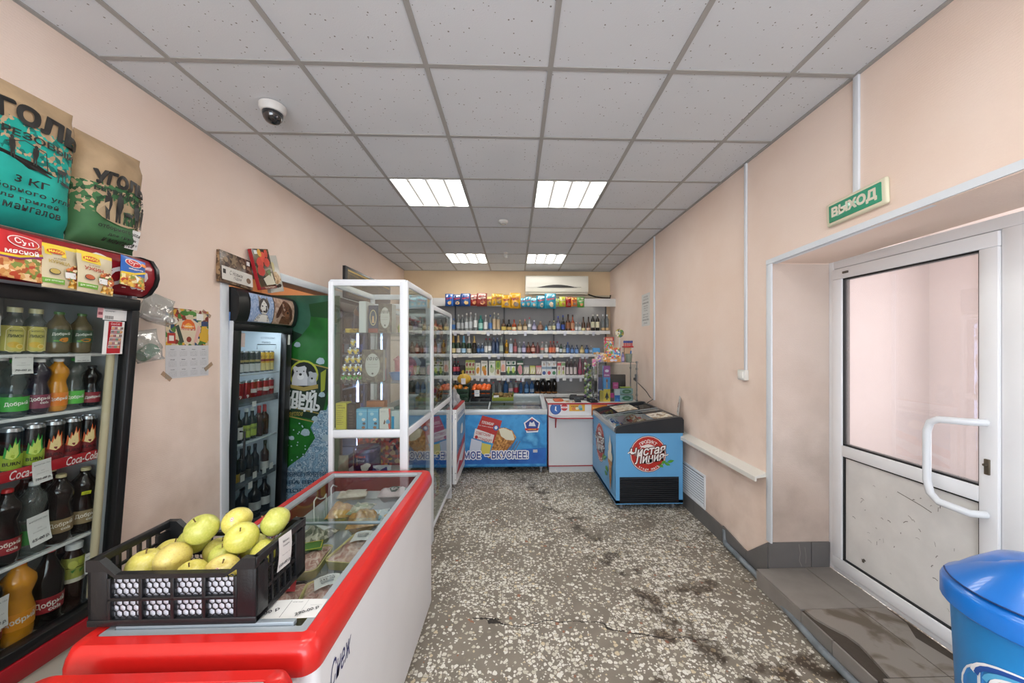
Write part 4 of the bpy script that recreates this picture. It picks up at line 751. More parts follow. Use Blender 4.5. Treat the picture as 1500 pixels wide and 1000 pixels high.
# ============================================================ slim drinks fridge in the passage opening
A2 = math.atan(.037); F2 = Matrix.Translation((-1.992, 2.59, 0)) @ Matrix.Rotation(A2, 4, 'Y')
def q2(y, z): return y*1.036, 1.6+(z-1.6)*1.036
fr2 = thing('slim_drinks_fridge', 'slim black drinks fridge with two puppy pictures on its canopy', 'fridge', F2)
W2 = .67
c = MB(); c.box(-.55, -.535, 0, W2, .16, 1.85).box(-.55, -.05, 0, .02, .16, 1.85).box(-.55, -.05, W2-.02, W2, .16, 1.85).box(-.55, -.05, .02, W2-.02, 1.76, 1.85).box(-.55, -.05, .02, W2-.02, .16, .22)
c.build('cabinet', M('#D6E0E6', .45), fr2, 0)
MB().box(-.5, 0, .01, W2-.01, .02, .16).build('plinth', BLK, fr2, 0)
f = MB()
for a, b, z0, z1 in ((0, W2+.01, 1.715, 1.765), (0, W2+.01, .16, .24), (0, .085, .24, 1.715), (.60, W2+.01, .24, 1.715)): f.rbox(-.05, 0, a, b, z0, z1, .006)
f.build('door_frame', BLK, fr2)
MB().box(-.03, -.024, .085, .60, .24, 1.715).build('door_pane', pane('#F2F5F4', refl=.6, base=.02), fr2, 0)
adm = speck(['#C98A2E', '#B5742A', '#D9A24A', '#7A8A5E', '#C9A85A', '#A8682A'], 9, .5)
MB().box(-.5, -.02, -.006, 0, .9, 1.68, 0).box(-.5, -.02, -.006, 0, 1.68, 1.84, 1).box(-.5, -.02, -.006, 0, .3, .9, 2).build('side_print', [adm, M('#5C87C4', .5, noise=.3, nscale=12), M('#2F3F5E', .5, noise=.3, nscale=8)], fr2, 0)
MB().rbox(-.02, .003, -.008, .004, .2, 1.78, .002).build('edge_trim', M('#D6DAE0', .4), fr2)
K2 = [(-.5, 1.77), (.0, 1.77), (.022, 1.79), (.034, 1.84), (.037, 1.90), (.032, 1.95), (.016, 1.99), (-.012, 2.012), (-.5, 2.012)]
MB().prism(K2, .0, W2+.01, 'y').fix().build('canopy', BLK, fr2)
def can2(u, v, h):
    for (x0, z0), (x1, z1) in zip(K2[1:7], K2[2:8]):
        if z0 <= v <= z1: return Vector((x0+(x1-x0)*(v-z0)/max(1e-6, z1-z0)+h+.002, u, v))
    return Vector((.0+h, u, v))
def strips(u0, u1, c): return [('r', u0, a, u1, b, c) for a, b in zip((1.785, 1.80, 1.825, 1.85, 1.875, 1.90, 1.925, 1.95, 1.97), (1.80, 1.825, 1.85, 1.875, 1.90, 1.925, 1.95, 1.97, 1.99))]
SKY = speck(['#8FA6CC', '#A9BBD9', '#7C97C4', '#B9C6DC'], 30, .4, 'n'); TAN = speck(['#A98C78', '#BFA592', '#97796A', '#C9B2A2'], 14, .4, 'n'); FURW = speck(['#D7D6D4', '#8C8886', '#E6E4E0', '#B5B0AC', '#5f5a58'], 40, .5, 'n')
sh = strips(.105, .36, SKY)+strips(.362, .62, TAN)
# a husky puppy
sh += [('p', [(.15, 1.79), (.19, 1.845), (.285, 1.845), (.33, 1.79)], FURW), ('p', [(.185, 1.93), (.192, 1.985), (.222, 1.955)], '#8C7F7A'), ('p', [(.262, 1.955), (.29, 1.985), (.298, 1.93)], '#8C7F7A'), ('p', blob(.24, 1.91, .058, 20, .08, 2, 1.0), '#4A4442'), ('p', [(.24, 1.955), (.212, 1.925), (.198, 1.89), (.21, 1.855), (.24, 1.838), (.27, 1.855), (.282, 1.89), (.268, 1.925)], '#DEDCD8'), ('p', [(.233, 1.965), (.247, 1.965), (.243, 1.925), (.237, 1.925)], '#3C3836'), ('e', .219, 1.907, .008, .006, '#2A3444'), ('e', .261, 1.907, .008, .006, '#2A3444'), ('e', .24, 1.868, .011, .008, '#1E1C1C'), ('l', [(.225, 1.852), (.24, 1.847), (.255, 1.852)], .004, '#5B4A48'), ('p', [(.19, 1.79), (.21, 1.84), (.27, 1.84), (.29, 1.79)], '#E2E0DC')]
# a brown long-eared puppy
BRN = speck(['#5A3526', '#6E4632', '#4A2A1E', '#7C5238'], 30, .45, 'n')
sh += [('p', [(.43, 1.79), (.45, 1.85), (.55, 1.85), (.575, 1.79)], BRN), ('p', blob(.50, 1.915, .062, 20, .06, 5, 1.0), BRN), ('p', [(.445, 1.95), (.415, 1.92), (.385, 1.86), (.385, 1.83), (.41, 1.835), (.44, 1.88), (.45, 1.92)], '#4E2E22'), ('p', [(.555, 1.945), (.58, 1.91), (.59, 1.84), (.575, 1.80), (.555, 1.83), (.545, 1.9)], '#4E2E22'), ('p', blob(.515, 1.868, .034, 16, .08, 6, .9), '#8A5E44'), ('e', .52, 1.882, .015, .010, '#2A1A16'), ('e', .475, 1.92, .007, .007, '#1E1412'), ('e', .538, 1.915, .007, .007, '#1E1412'), ('l', [(.5, 1.85), (.52, 1.845), (.54, 1.853)], .004, '#3A2018')]
decal('puppy_pictures', fr2, can2, sh, step=.0003, seg=3)
MB().tube([(.002, .10, 1.0), (.035, .10, 1.0), (.035, .10, .80), (.002, .10, .80)], .007, 6).build('pull_handle', BLK, fr2)
MB().rbox(-.19, -.10, .13, .56, 1.735, 1.745, .003).build('light_tube', emit('#EAF3FF', 7), fr2)
MB().box(.0005, .0015, .615, .645, 1.62, 1.705).build('sticker', PT, fr2, 0); MB().box(-.0235, -.0225, .11, .15, 1.60, 1.70).build('sticker', M('#C9B9B4', .5), fr2, 0)
decal('sticker', fr2, lambda u, v, h: Vector((-.0235+h, u, v)), [('l', [(.28, 1.585), (.28, 1.62), (.50, 1.62), (.50, 1.585)], .006, '#5b6a78'), ('t', 'пиво', .38, 1.635, .10, .014, '#6b7884'), ('t', 'охлаждено', .4, 1.67, .17, .018, '#7f8f9c')])
for z, gl in ((1.396, 0), (1.168, 1), (.876, 0), (.556, 1)):
    s = MB().rbox(-.085, -.07, .05, .63, z-.014, z, .003)
    for k in range(9): s.box(-.5, -.08, .06+k*.066, .066+k*.066, z-.008, z-.003)
    s.build('wire_shelf', M('#C9D4DC', .4), fr2, 0)
    if gl: MB().box(-.068, -.066, .06, .62, z-.01, z+.045).build('shelf_strip', pane('#C9CDD0', haze=.35, hazecol='#8a9096'), fr2, 0)
MB().box(-.535, -.06, .02, W2-.02, .22, .226).build('floor_tray', M('#5b6066', .5), fr2, 0)
for y, z, h in ((.235, .62, .05), (.365, .60, .05), (.475, .60, .055), (.56, .61, .05), (.32, .535, .05), (.33, 1.16, .04)): MB().box(-.064, -.063, y-.022, y+.022, z-h/2, z+h/2).build('price_tag', PT, fr2, 0)
def in2(x, y, z): return F2 @ loc(x, y, z)
G2 = 'drinks in the slim fridge'
for i, y in enumerate((.25, .312, .372, .434, .492, .548, .60)):
    g = i > 3
    can(('golden beer can' if g else 'dark grey beer can with white base')+', '+['first', 'second', 'third', 'fourth', 'fifth', 'sixth', 'last'][i]+' on the top shelf of slim fridge', in2(-.13, y, 1.397), .0275, .168, speck(['#C9971F', '#E0B84A', '#A8761A'], 60, .3, 'n') if g else speck(['#2A2C2E', '#4A4C4E', '#1E2022'], 60, .3, 'n'), G2, [(.06, .42, '#D9C98A' if g else '#C9CCCC'), (.5, .6, '#8C1F22' if g else '#B9A86A')], 12)
for i, y in enumerate((.255, .33, .395, .465, .54, .605)):
    o = can('red beer can, '+['first', 'second', 'third', 'fourth', 'fifth', 'last'][i]+' on the second shelf of slim fridge', in2(-.13, y, 1.169), .031, .165, '#9E1E26', G2, [(.04, .12, '#6b1218')]+([(.42, .6, '#D9D6D2')] if i in (2, 4) else []), 12)
    decal('lettering', o, cyl(0, 0, .0318, -.55), [('t', '9' if i < 2 else '000', 0, .05 if i < 2 else .09, .016 if i < 2 else .04, .024, '#E6E0DC', {'b': .03})], step=.0002)
GRN = M('#16241A', .1, coat=.6); BRB = M('#3A2012', .12, coat=.6)
for i, (y, m, lb, cp) in enumerate(((.25, DK2, '#D9DCDC', '#2a2a2a'), (.335, GRN, '#A9BF4A', '#D9E0DC'), (.40, GRN, '#A9BF4A', '#D9E0DC'), (.478, BRB, None, '#A8242A'), (.545, BRB, None, '#A8242A'))):
    o = bottle('beer_bottle', ['dark beer bottle with grey label on the third shelf of slim fridge', 'green beer bottle with lime label, first of two in slim fridge', 'green beer bottle with lime label, second of two in slim fridge', 'brown beer bottle with red neck, first of two in slim fridge', 'brown beer bottle with red neck, second of two in slim fridge'][i], 'bottle', in2(-.125, y, .877), .245, .033, 'vodka', m, cp, [(.10, .48, lb)] if lb else [(.76, .9, '#A8242A')], 12, G2)
    if lb == '#A9BF4A': decal('lettering', o, wrapF('vodka', .245, .033, -.55), [('t', 'ESSE', 0, .085, .045, .018, '#26301c', {'b': .04})])
for i, y in enumerate((.245, .31, .385, .455, .575)):
    bottle('beer_bottle', ['first dark beer bottle with golden label, fourth shelf of slim fridge', 'second dark beer bottle, fourth shelf of slim fridge', 'third dark beer bottle, fourth shelf of slim fridge', 'fourth dark beer bottle, fourth shelf of slim fridge', 'amber beer bottle standing apart on the fourth shelf of slim fridge'][i], 'bottle', in2(-.13, y, .5575), .26, .031, 'vodka', DK2 if i < 4 else BRB, '#1d1d1d', [(.08, .34, ['#C9A84A', '#3a3430', '#4a4640', '#2c2a28', '#D6D6D2'][i])], 12, G2)
for i, y in enumerate((.33, .47, .585)):
    bottle('beer_bottle', ['large dark beer bottle on the bottom of slim fridge, nearest', 'large dark beer bottle on the bottom of slim fridge, middle', 'large dark beer bottle on the bottom of slim fridge, far one'][i], 'bottle', in2(-.13, y, .227), .30, .045, 'vodka', DK2, '#1d1d1d', [(.2, .42, ['#3a4a3a', '#B9BCBC', '#C9CCCC'][i])], 12, G2)
# boxes of chocolates propped on the slim fridge
def giftbox(label, y, z, w, h, rot, base, side, shapes, x=-.008, lean=.12, yaw=0):
    T = F2 @ Matrix.Translation((x, y, z)) @ Matrix.Rotation(yaw, 4, 'Z') @ Matrix.Rotation(rot, 4, 'X') @ Matrix.Rotation(-lean, 4, 'Y')
    o = MB().rbox(-.028, 0, 0, w, 0, h, .003, m=0).build('chocolate_box', base, None, 35, T); tag(o, label, 'gift box', 'chocolate boxes on the slim fridge')
    MB().box(-.027, -.001, -.0012, -.0002, .002, h-.002).build('side_face', side, o, 0)
    decal('print', o, plane((0, 0, 0), (0, 1, 0), (0, 0, 1)), shapes); return o
CHOC = speck(['#4A382C', '#6B5442', '#3A2A22', '#8A745E', '#57463A'], 55, .3)
giftbox('brown chocolate box with white greeting band, nearest on slim fridge', -.108, 2.032, .30, .215, -.05, CHOC, speck(['#8C6E50', '#5a4634', '#A88A68'], 40, .4), [('r', .012, .02, .30, .112, '#D9D5CE'), ('r', .022, .062, .046, .092, '#2b2522'), ('t', 'С Новым', .14, .078, .12, .03, '#3a332c', {'sh': .3}), ('t', 'годом', .15, .045, .075, .022, '#3a332c', {'sh': .3}), ('e', .255, .058, .022, .02, '#7a604c'), ('p', star(.12, .165, .045, .018, 5, .3), '#8C765C'), ('e', .05, .16, .018, .018, '#a08a70'), ('e', .215, .15, .014, .014, '#C9B89A'), ('r', .24, .17, .272, .2, '#E4E4E2')])
giftbox('red tulip chocolate box leaning between two others on slim fridge', .235, 2.028, .185, .30, .24, speck(['#4A3A2A', '#5E4632', '#6B5A3E', '#3a3024'], 20, .25), '#B3222C', [('r', .0, .0, .185, .02, '#7A1E20')]+[('p', blob(x, z, r, 16, .18, s, 1.25), c) for x, z, r, s, c in ((.06, .20, .035, 1, '#C93A26'), (.10, .24, .03, 2, '#D9492E'), (.05, .14, .036, 3, '#B92E22'), (.13, .2, .03, 4, '#C93A26'), (.07, .27, .022, 5, '#D9A23A'), (.14, .265, .022, 6, '#C9402A'))]+[('p', [(.05, .08), (.16, .12), (.175, .03), (.07, .03)], '#CFC9B4'), ('p', [(.10, .13), (.15, .15), (.14, .09)], '#6B7A4A'), ('r', .012, .262, .045, .29, '#E4E4E2'), ('t', 'тюльпаны', .10, .012, .12, .012, '#E4D9C0')], x=.022)
giftbox('white nougat chocolate box, far one of three on slim fridge', .40, 2.028, .165, .29, .24, M('#CBC8C0', .25), '#BFBCB4', [('p', blob(.075, .2, .034, 16, .2, 1, 1.3), '#C9BC8A'), ('p', blob(.045, .17, .022, 12, .2, 2, 1.4), '#4E6B4A'), ('p', blob(.09, .11, .055, 22, .25, 3, 1.0), speck(['#C9A880', '#E0C9A4', '#B08A60', '#D9BC94'], 60, .3)), ('p', blob(.06, .14, .03, 12, .2, 7, 1.0), '#C9A880'), ('p', blob(.12, .05, .02, 12, .2, 4, .8), '#4A382C'), ('p', blob(.09, .045, .015, 12, .2, 5, .8), '#3a2c22'), ('e', .03, .265, .02, .014, '#8a8f96'), ('e', .03, .265, .016, .010, '#CBC8C0')], x=-.010)
# ============================================================ big beer fridge, its printed side towards the shop
bf = thing('beer_fridge', 'wide beer fridge with green beer-bottle print on its side', 'fridge', loc(0, 0, 0))
BX0, BX1, BY0, BY1 = -2.16, -1.544, 3.305, 4.66
MB().box(BX0, BX0+.02, BY0, BY1, .1, 2.05).box(BX0, BX1-.05, BY0, BY0+.03, .1, 2.05).box(BX0, BX1-.05, BY1-.03, BY1, .1, 2.05).box(BX0, BX1-.05, BY0, BY1, 1.97, 2.05).box(BX0, BX1-.05, BY0, BY1, .1, .2).build('cabinet', M('#20242A', .5), bf, 0)
MB().box(BX0+.02, BX1-.3, BY0+.65, BY0+.68, .2, 1.97).build('divider', M('#9AA6B5', .5), bf, 0)
MB().box(BX0+.05, BX1-.06, BY0+.02, BY1-.02, .01, .1).build('plinth', BLK, bf, 0)
for k in range(2):
    a, b = BY0+.01+k*.675, BY0+.665+k*.68; f = MB()
    for p, q, z0, z1 in ((a, b, 1.92, 2.0), (a, b, .16, .24), (a, a+.05, .24, 1.92), (b-.05, b, .24, 1.92)): f.rbox(BX1-.05, BX1, p, q, z0, z1, .006)
    d = f.build('door', BLK, bf); MB().box(BX1-.03, BX1-.024, a+.05, b-.05, .24, 1.92).build('pane', pane('#E6ECF2', refl=.8), d, 0)
    MB().lathe([(.012, .28), (.012, 1.9)], 10, c=(BX1-.075, b-.11, 0)).build('light_tube', emit('#C9D0FF', 6), d); MB().lathe([(.009, .28), (.009, 1.9)], 10, c=(BX1-.085, a+.09, 0)).build('light_tube', emit('#8C96E6', 1.6), d)
    for z in (.55, .88, 1.20, 1.52): MB().box(BX0+.03, BX1-.09, a+.03, b-.03, z-.012, z).build('shelf', M('#8E9AA8', .5), bf, 0)
GB = 'beer bottles in the wide fridge'
for r, z in enumerate((.88, 1.20, 1.52)):
    for k in range(6):
        y = BY0+.10+k*.1 + (.09 if k > 4 else 0)
        if k == 5: y = BY0+.80
        bottle('beer_bottle', 'dark beer bottle with %s label, %s on the %s shelf of wide fridge' % (['pale', 'golden', 'red', 'white', 'green', 'blue'][k], ORD[k], ['lower', 'middle', 'upper'][r]), 'bottle', loc(BX1-.13, y, z+.0015), .24, .032, 'vodka', DK2, '#8a8f96', [(.1, .45, ['#C9C4B0', '#B99A3E', '#8E2A2A', '#C9CCD0', '#3E6B44', '#3C5890'][k])], 8, GB)
hp = MB().rbox(BX1-.028, BX1, 3.42, 4.64, 2.052, 2.345, .004).build('header_panel', BLK, bf)
MB().box(BX1-.0005, BX1+.001, 3.46, 4.60, 2.075, 2.325).build('header_picture', speck(['#3A3220', '#2A2418', '#4A3E22', '#1E1A14'], 6, .3, 'n'), hp, 0)
decal('header_lines', hp, plane((BX1+.001, 3.44, 2.06), (0, 1, 0), (0, 0, 1)), [('l', [(.03, .25), (1.15, .25)], .014, '#A88A3C'), ('l', [(.03, .225), (1.15, .19)], .006, '#7A6430')])
# printed side: bottle art
def P(px, py): return (-1.967+(px-425)*.005875, 2.053-(py-432)*.00600)
def PP(*pts): return [P(x, y) for x, y in pts]
ICE = speck(['#6E93AE', '#8FB0C4', '#4E7490', '#B9CED9', '#3C607C', '#A2BFCE'], 26, .4, 'n', detail=6); DKG = speck(['#14301E', '#0E2418', '#1C4028'], 5, .4, 'n'); MIDG = speck(['#1E5A2A', '#2A7A30', '#1A4A26'], 3, .35, 'n'); BRG = speck(['#1B5E23', '#266F2A', '#174F20'], 5, .3, 'n')
g = lambda n, s, a, b: ['%02x' % 0]
sh = [('r', -2.155, .105, -1.596, 2.05, DKG), ('p', PP((394, 432), (498, 432), (498, 470), (470, 500), (394, 470)), speck(['#2E5A48', '#3A6B56', '#254A3C'], 4, .4, 'n')),
      ('p', PP((452, 445), (482, 440), (483, 466), (455, 463)), '#174A22'), ('p', PP((455, 463), (483, 466), (484, 480), (488, 500), (500, 516), (500, 700), (394, 690), (394, 540), (418, 510), (440, 492), (453, 476)), BRG),
      ('p', PP((392, 523), (428, 526), (485, 541), (482, 562), (470, 616), (425, 607), (392, 604)), '#16301F'), ('l', PP((392, 522), (428, 525), (486, 540)), .012, '#9C8A4A'), ('l', PP((392, 590), (425, 595), (472, 606)), .010, '#9C8A4A'), ('l', PP((392, 603), (425, 609), (468, 619)), .010, '#9C8A4A'),
      ('e', *P(445, 548), .125, .128, '#A9B23A'), ('e', *P(445, 548), .108, .112, '#141A16'),
      ('p', PP((427, 564), (428, 552), (431, 545), (429, 538), (432, 535), (436, 537), (442, 536), (446, 535), (449, 538), (448, 544), (451, 552), (452, 564)), '#C4C6C8'), ('e', *P(440, 551), .030, .026, '#D9DADA'), ('e', *P(440, 547.5), .013, .011, '#17191a'), ('e', *P(435, 543), .006, .006, '#17191a'), ('e', *P(445, 543), .006, .006, '#17191a'),
      ('p', PP((450, 564), (450, 554), (453, 549), (452, 544), (455, 543), (459, 545), (463, 545), (465, 548), (463, 554), (464, 564)), '#A4A8AB'), ('e', *P(457, 556), .022, .020, '#B9BCBE'), ('e', *P(457, 553.5), .010, .009, '#17191a'),
      ('p', PP((425, 562), (445, 566), (466, 562), (466, 568), (445, 572), (425, 567)), '#9C8A4A'),
      ('t', 'БЕЛЫЙ', *P(435, 576), .335, .085, '#CDD2CF', {'b': .02, 'rot': -.10, 'out': .004}), ('t', 'МЕДВЕДЬ', *P(430, 591), .45, .10, '#CDD2CF', {'b': .02, 'rot': -.12, 'out': .004}), ('t', 'светлое', *P(432, 605), .14, .035, '#A89A4A', {'sh': .4}),
      ('p', PP((470, 545), (478, 540), (476, 570), (470, 575)), '#8E9A2E'),
      ('p', PP((470, 600), (455, 625), (462, 640), (446, 665), (425, 680), (405, 700), (392, 712), (392, 765), (500, 765), (500, 560), (486, 575), (478, 600)), ICE)]
for x, y, s in ((436, 504, 5), (470, 528, 6.5), (472, 577, 5), (448, 632, 7), (428, 640, 4), (478, 640, 6), (462, 612, 5)): sh.append(('p', [P(x+s*math.cos(a)*(1.2 if i % 2 else .9), y+s*.8*math.sin(a)) for i, a in enumerate([k*PI/3.5 for k in range(7)])], '#9FB6BF'))
rd = random.Random(4)
for i in range(60): sh.append(('e', *P(rd.uniform(395, 450), rd.uniform(615, 700)), .006, .006, '#A9C4CC'))
sh += [('t', 'ЧРЕЗМЕРНОЕ УПОТРЕБЛЕНИЕ', *P(450, 692), .5, .04, '#31506A', {'b': .02}), ('t', 'ПИВА ВРЕДИТ', *P(450, 704), .5, .04, '#31506A', {'b': .02}), ('t', 'ЗДОРОВЬЮ', *P(450, 716), .45, .04, '#31506A', {'b': .02})]
def sideF(u, v, h): return Vector((min(u, BX1-.05), BY0-.001-h, v))
decal('side_print', bf, sideF, sh, step=.0003)
MB().box(BX1-.05, BX1-.0, BY0-.002, BY0+.012, .12, 2.05).build('corner_post', M('#1C4A28', .4), bf, 0)
# ============================================================ red chest freezers
def rrect(x0, x1, y0, y1, r, ins, n=6):
    x0 += ins; x1 -= ins; y0 += ins; y1 -= ins; r = max(.004, r-ins*.7); P = []
    for cx, cy, a in ((x1-r, y0+r, -PI/2), (x1-r, y1-r, 0), (x0+r, y1-r, PI/2), (x0+r, y0+r, PI)):
        for i in range(n+1): t = a+PI/2*i/n; P.append((cx+r*math.cos(t), cy+r*math.sin(t)))
    return P
def ring(x0, x1, y0, y1, r, prof, m=0, mb=None):
    mb = mb or MB(); vs = []; k = None
    for ins, z in prof:
        L = rrect(x0, x1, y0, y1, r, ins); k = len(L); vs += [(a, b, z) for a, b in L]
    fs = [(j*k+i, j*k+(i+1) % k, (j+1)*k+(i+1) % k, (j+1)*k+i) for j in range(len(prof)-1) for i in range(k)]
    return mb.add(vs, fs, m)
RED = M('#D3231F', .3, coat=.25); WHT = M('#E9EBF0', .35, noise=.03, nscale=3); ALG = M('#AEB6BC', .35, .3)
def chest(name, label, x0, x1, y0, y1, z, group='red-rimmed chest freezers'):
    t = thing(name, label, 'freezer', loc(0, 0, 0), group)
    ring(x0+.012, x1-.004, y0+.012, y1-.012, .03, [(.05, .05), (.002, .05), (0, .06), (0, z-.06)]).build('body', WHT, t)
    ring(x0, x1, y0, y1, .045, [(.01, z-.085), (.003, z-.08), (0, z-.07), (0, z-.05), (.004, z-.03), (.012, z-.008), (.022, z), (.05, z+.001), (.052, z-.004)]).build('rim', RED, t)
    ring(x0, x1, y0, y1, .045, [(.052, z-.006), (.053, z-.001), (.074, z-.001), (.076, z-.008), (.08, z-.018)]).build('lid_frame', ALG, t)
    ring(x0, x1, y0, y1, .045, [(.078, z-.012), (.08, z-.10)]).build('well_collar', M('#7A1A1E', .4), t)
    ring(x0, x1, y0, y1, .045, [(.08, z-.10), (.085, z-.62), (.3, z-.62)]).build('well', M('#DDE1E5', .4), t)
    for a in (x0+.08, x1-.1):
        for b in (y0+.08, y1-.1): MB().lathe([(0, 0), (.022, 0), (.022, .04), (.01, .045), (.01, .07)], 10, c=(a, b, 0)).build('foot', M('#2a2a2c', .5), t)
    return t
FZ = .845; fx0, fx1, fy0, fy1 = -1.145, -.505, .948, 2.305
fz = chest('chest_freezer', 'red-rimmed white chest freezer holding meat under glass and an apple crate', fx0, fx1, fy0, fy1, FZ)
ix0, ix1, iy0, iy1 = fx0+.076, fx1-.076, fy0+.076, fy1-.076
GL = pane('#F6F9F8', refl=.7, base=.035)
MB().box(ix0, ix1, 1.62, iy1, FZ-.012, FZ-.008).build('lid_pane', GL, fz, 0); MB().box(ix0, ix1, iy0, 1.66, FZ-.006, FZ-.002).build('lid_pane', GL, fz, 0)
MB().rbox(ix0, ix1, 1.622, 1.637, FZ-.014, FZ-.004, .002).build('pane_edge', M('#9BA6AE', .35, .4), fz); MB().rbox(ix0, ix1-.02, iy0+.0, iy0+.016, FZ-.006, FZ+.008, .002).build('pane_grip', M('#9BA6AE', .35, .4), fz)
decal('lettering', fz, plane((fx1-.0035, 1.07, .69), (0, 1, 0), (0, 0, 1)), [('t', 'Снеж', .03, .0, .13, .07, '#2A2F6E', {'sh': .5, 'rot': .05})])
bw = MB()
for yy in (1.70, 1.98, 2.16): bw.tube([(ix0+.015, yy, .5), (ix0+.012, yy, .79), (ix0+.014, yy+.02, .80), (ix0+.014, yy+.06, .775), (ix0+.014, yy+.1, .765), (ix0+.014, yy+.12, .78), (ix0+.014, yy+.13, .5)], .0035, 6)
for k in range(9): bw.tube([(ix0+.02, 1.68+k*.065, .60), (ix0+.02, 1.68+k*.065, .70)], .002, 4)
for yy, zz in ((1.662, .645), (2.222, .70)): bw.tube([(ix0+.02, yy, zz), (ix1-.02, yy, zz)], .003, 5)
bw.build('wire_basket', M('#E2E4E4', .35), fz, 60)
bf2 = MB()
for yy in (1.662,): 
    for k in range(15): bf2.tube([(ix0+.03+k*.03, yy, .60), (ix0+.03+k*.03, yy, .645)], .0018, 4)
bf2.build('basket_bars', M('#DADCDC', .35), fz, 60)
MB().box(ix0+.01, ix1-.01, iy0+.01, iy1-.01, .56, .58).build('basket_floor', M('#C4C9CE', .6), fz, 0)
chest('chest_freezer', 'second red-rimmed chest freezer in front of the apple crate, only its corner showing', -1.115, -.515, -.55, .914, .838)
MB().rbox(-1.035, -.595, .20, .81, .829, .833, .002).build('lid_sheet', M('#C9C6BE', .5), bpy.data.objects['chest_freezer.001'])
# meat, poultry and packs under the glass
MEAT = speck(['#C9A49A', '#B98A82', '#D9BDB2', '#A8746E', '#CBB0A4'], 26, .25, 'n', coat=.5); MEAT2 = speck(['#D1B2A6', '#C09A90', '#E0C8BC', '#B5857C'], 22, .25, 'n', coat=.5)
FILM = pane('#F4F4F2', haze=.06, base=.10, rough=.06)
def trayed(label, x, y, z, w, l, rot, tray, meat, h=.04, lab='#E2E4E4', labc=None, film=True):
    t = thing('meat_tray', label, 'meat tray', loc(x, y, z, rot), 'packs in the red freezer')
    ring(-w/2, w/2, -l/2, l/2, .03, [(.014, .002), (.010, 0), (.0, h), (.003, h+.002), (.006, h), (.016, .004), (w*.4, .004)]).build('tray', M(tray, .5, noise=.1, nscale=40), t)
    mb, F = pouch(w-.02, l-.02, .07, 12, 14, int(x*100+y*37) % 50, .45, (.25, .2), None, (meat,))
    m = mb.build('meat', meat, t, 60, Matrix.Translation((-(w-.02)/2, -(l-.02)/2, h-.005)) @ Matrix(((0, 1, 0, 0), (0, 0, 1, 0), (1, 0, 0, 0), (0, 0, 0, 1))))
    if lab:
        o = MB().grid(lambda a, b: Vector(((a-.5)*w*.55, (b-.5)*l*.36, h+.038-.012*((a-.5)**2*3))), 4, 2).build('paper_label', M(lab, .5), t, 60, Matrix.Translation((.01, l*.12, 0)) @ Matrix.Rotation(.25, 4, 'Z'))
        if labc: decal('label_print', o, lambda u, v, hh: Vector((u, v, h+.0392+hh)), labc)
    return t
LBL = [('r', -.02, -.02, .02, -.005, '#9aa0a4'), ('t', 'охлажд.', 0, .014, .05, .01, '#4b4f52'), ('t', '245-00', 0, .001, .05, .012, '#3b3e42', {'b': .03})]
trayed('yellow foam tray of chicken pieces with a tilted white label', -.695, 1.36, .665, .155, .20, .25, '#C9BC7E', MEAT, labc=LBL)
trayed('large pack of pink chicken with printed white label', -.715, 1.70, .655, .165, .25, -.15, '#D0C487', MEAT2, labc=LBL)
trayed('tray of chicken with green and yellow label', -.895, 1.615, .655, .16, .21, .1, '#C9BC7E', MEAT, lab='#5E8A3C', labc=[('l', [(-.04, -.033), (.04, -.033), (.04, .033), (-.04, .033), (-.04, -.033)], .006, '#D9C93A')])
trayed('black-and-red sleeved meat tray next to the apple crate', -.88, 1.385, .625, .17, .22, .2, '#2a2426', MEAT, lab='#A8242C', labc=[('r', -.045, -.03, .03, .02, '#C9CBCC'), ('t', 'ФИЛЕ', -.005, -.005, .05, .014, '#3b3e42', {'b': .03})])
trayed('clear plastic tray lettered in red beside the apple crate', -.80, 1.185, .64, .16, .13, .2, '#B9B4B0', MEAT, lab='#D6D2D0', labc=[('t', 'EVO', 0, 0, .07, .03, '#A8242C', {'b': .05})])
def pack(label, x, y, z, w, l, d, rot, mats, mf=None, shapes=None, seed=0, name='frozen_pack', tilt=0):
    mb, F = pouch(w, l, d, 12, 14, seed, .4, (.12, .12), mf, mats)
    Tt = loc(x, y, z, rot) @ Matrix.Rotation(tilt, 4, 'X') @ Matrix.Translation((-w/2, -l/2, d*.85)) @ Matrix(((0, 1, 0, 0), (0, 0, 1, 0), (1, 0, 0, 0), (0, 0, 0, 1)))
    o = mb.build(name, mats, None, 60, Tt); tag(o, label, 'food pack', 'packs in the red freezer')
    if shapes: decal('print', o, lambda u, v, h: F(u, v, h+.003), shapes)
    return o
GOLDM = speck(['#B98A4A', '#C99C5C', '#A87A3A', '#D9B47A'], 18, .25, 'n', coat=.6)
pack('golden smoked chicken in film near the pane edge', -.77, 1.90, .63, .15, .13, .10, .3, (GOLDM,), seed=3, name='smoked_chicken')
pack('grey bag of frozen seafood with a white label', -.945, 1.80, .63, .13, .15, .08, -.3, (speck(['#8E8A80', '#B9B4A6', '#6E6A62', '#CBC6B8'], 50, .3),), shapes=[('r', .05, .07, .11, .12, '#D9DCDE'), ('t', '310-00', .08, .10, .05, .012, '#3b3e42')], seed=4)
pack('tan pack of frozen chicken legs beyond the pane edge', -.93, 2.05, .63, .17, .14, .08, .2, (GOLDM, M('#D6D2C6', .35)), lambda u, v: 1 if v > .75 else 0, seed=5)
pack('greenish bag of frozen vegetables beyond the pane edge', -.83, 2.03, .68, .09, .15, .05, -.2, (speck(['#A8A88E', '#8E9A78', '#C9C4A8', '#6E7A5A'], 40, .3),), seed=6)
pack('blue and white pack of frozen fish', -.735, 2.045, .63, .12, .10, .06, .4, (speck(['#C9D6DE', '#7AAEC4', '#E2E6E8', '#4E8AA8'], 22, .3),), seed=7)
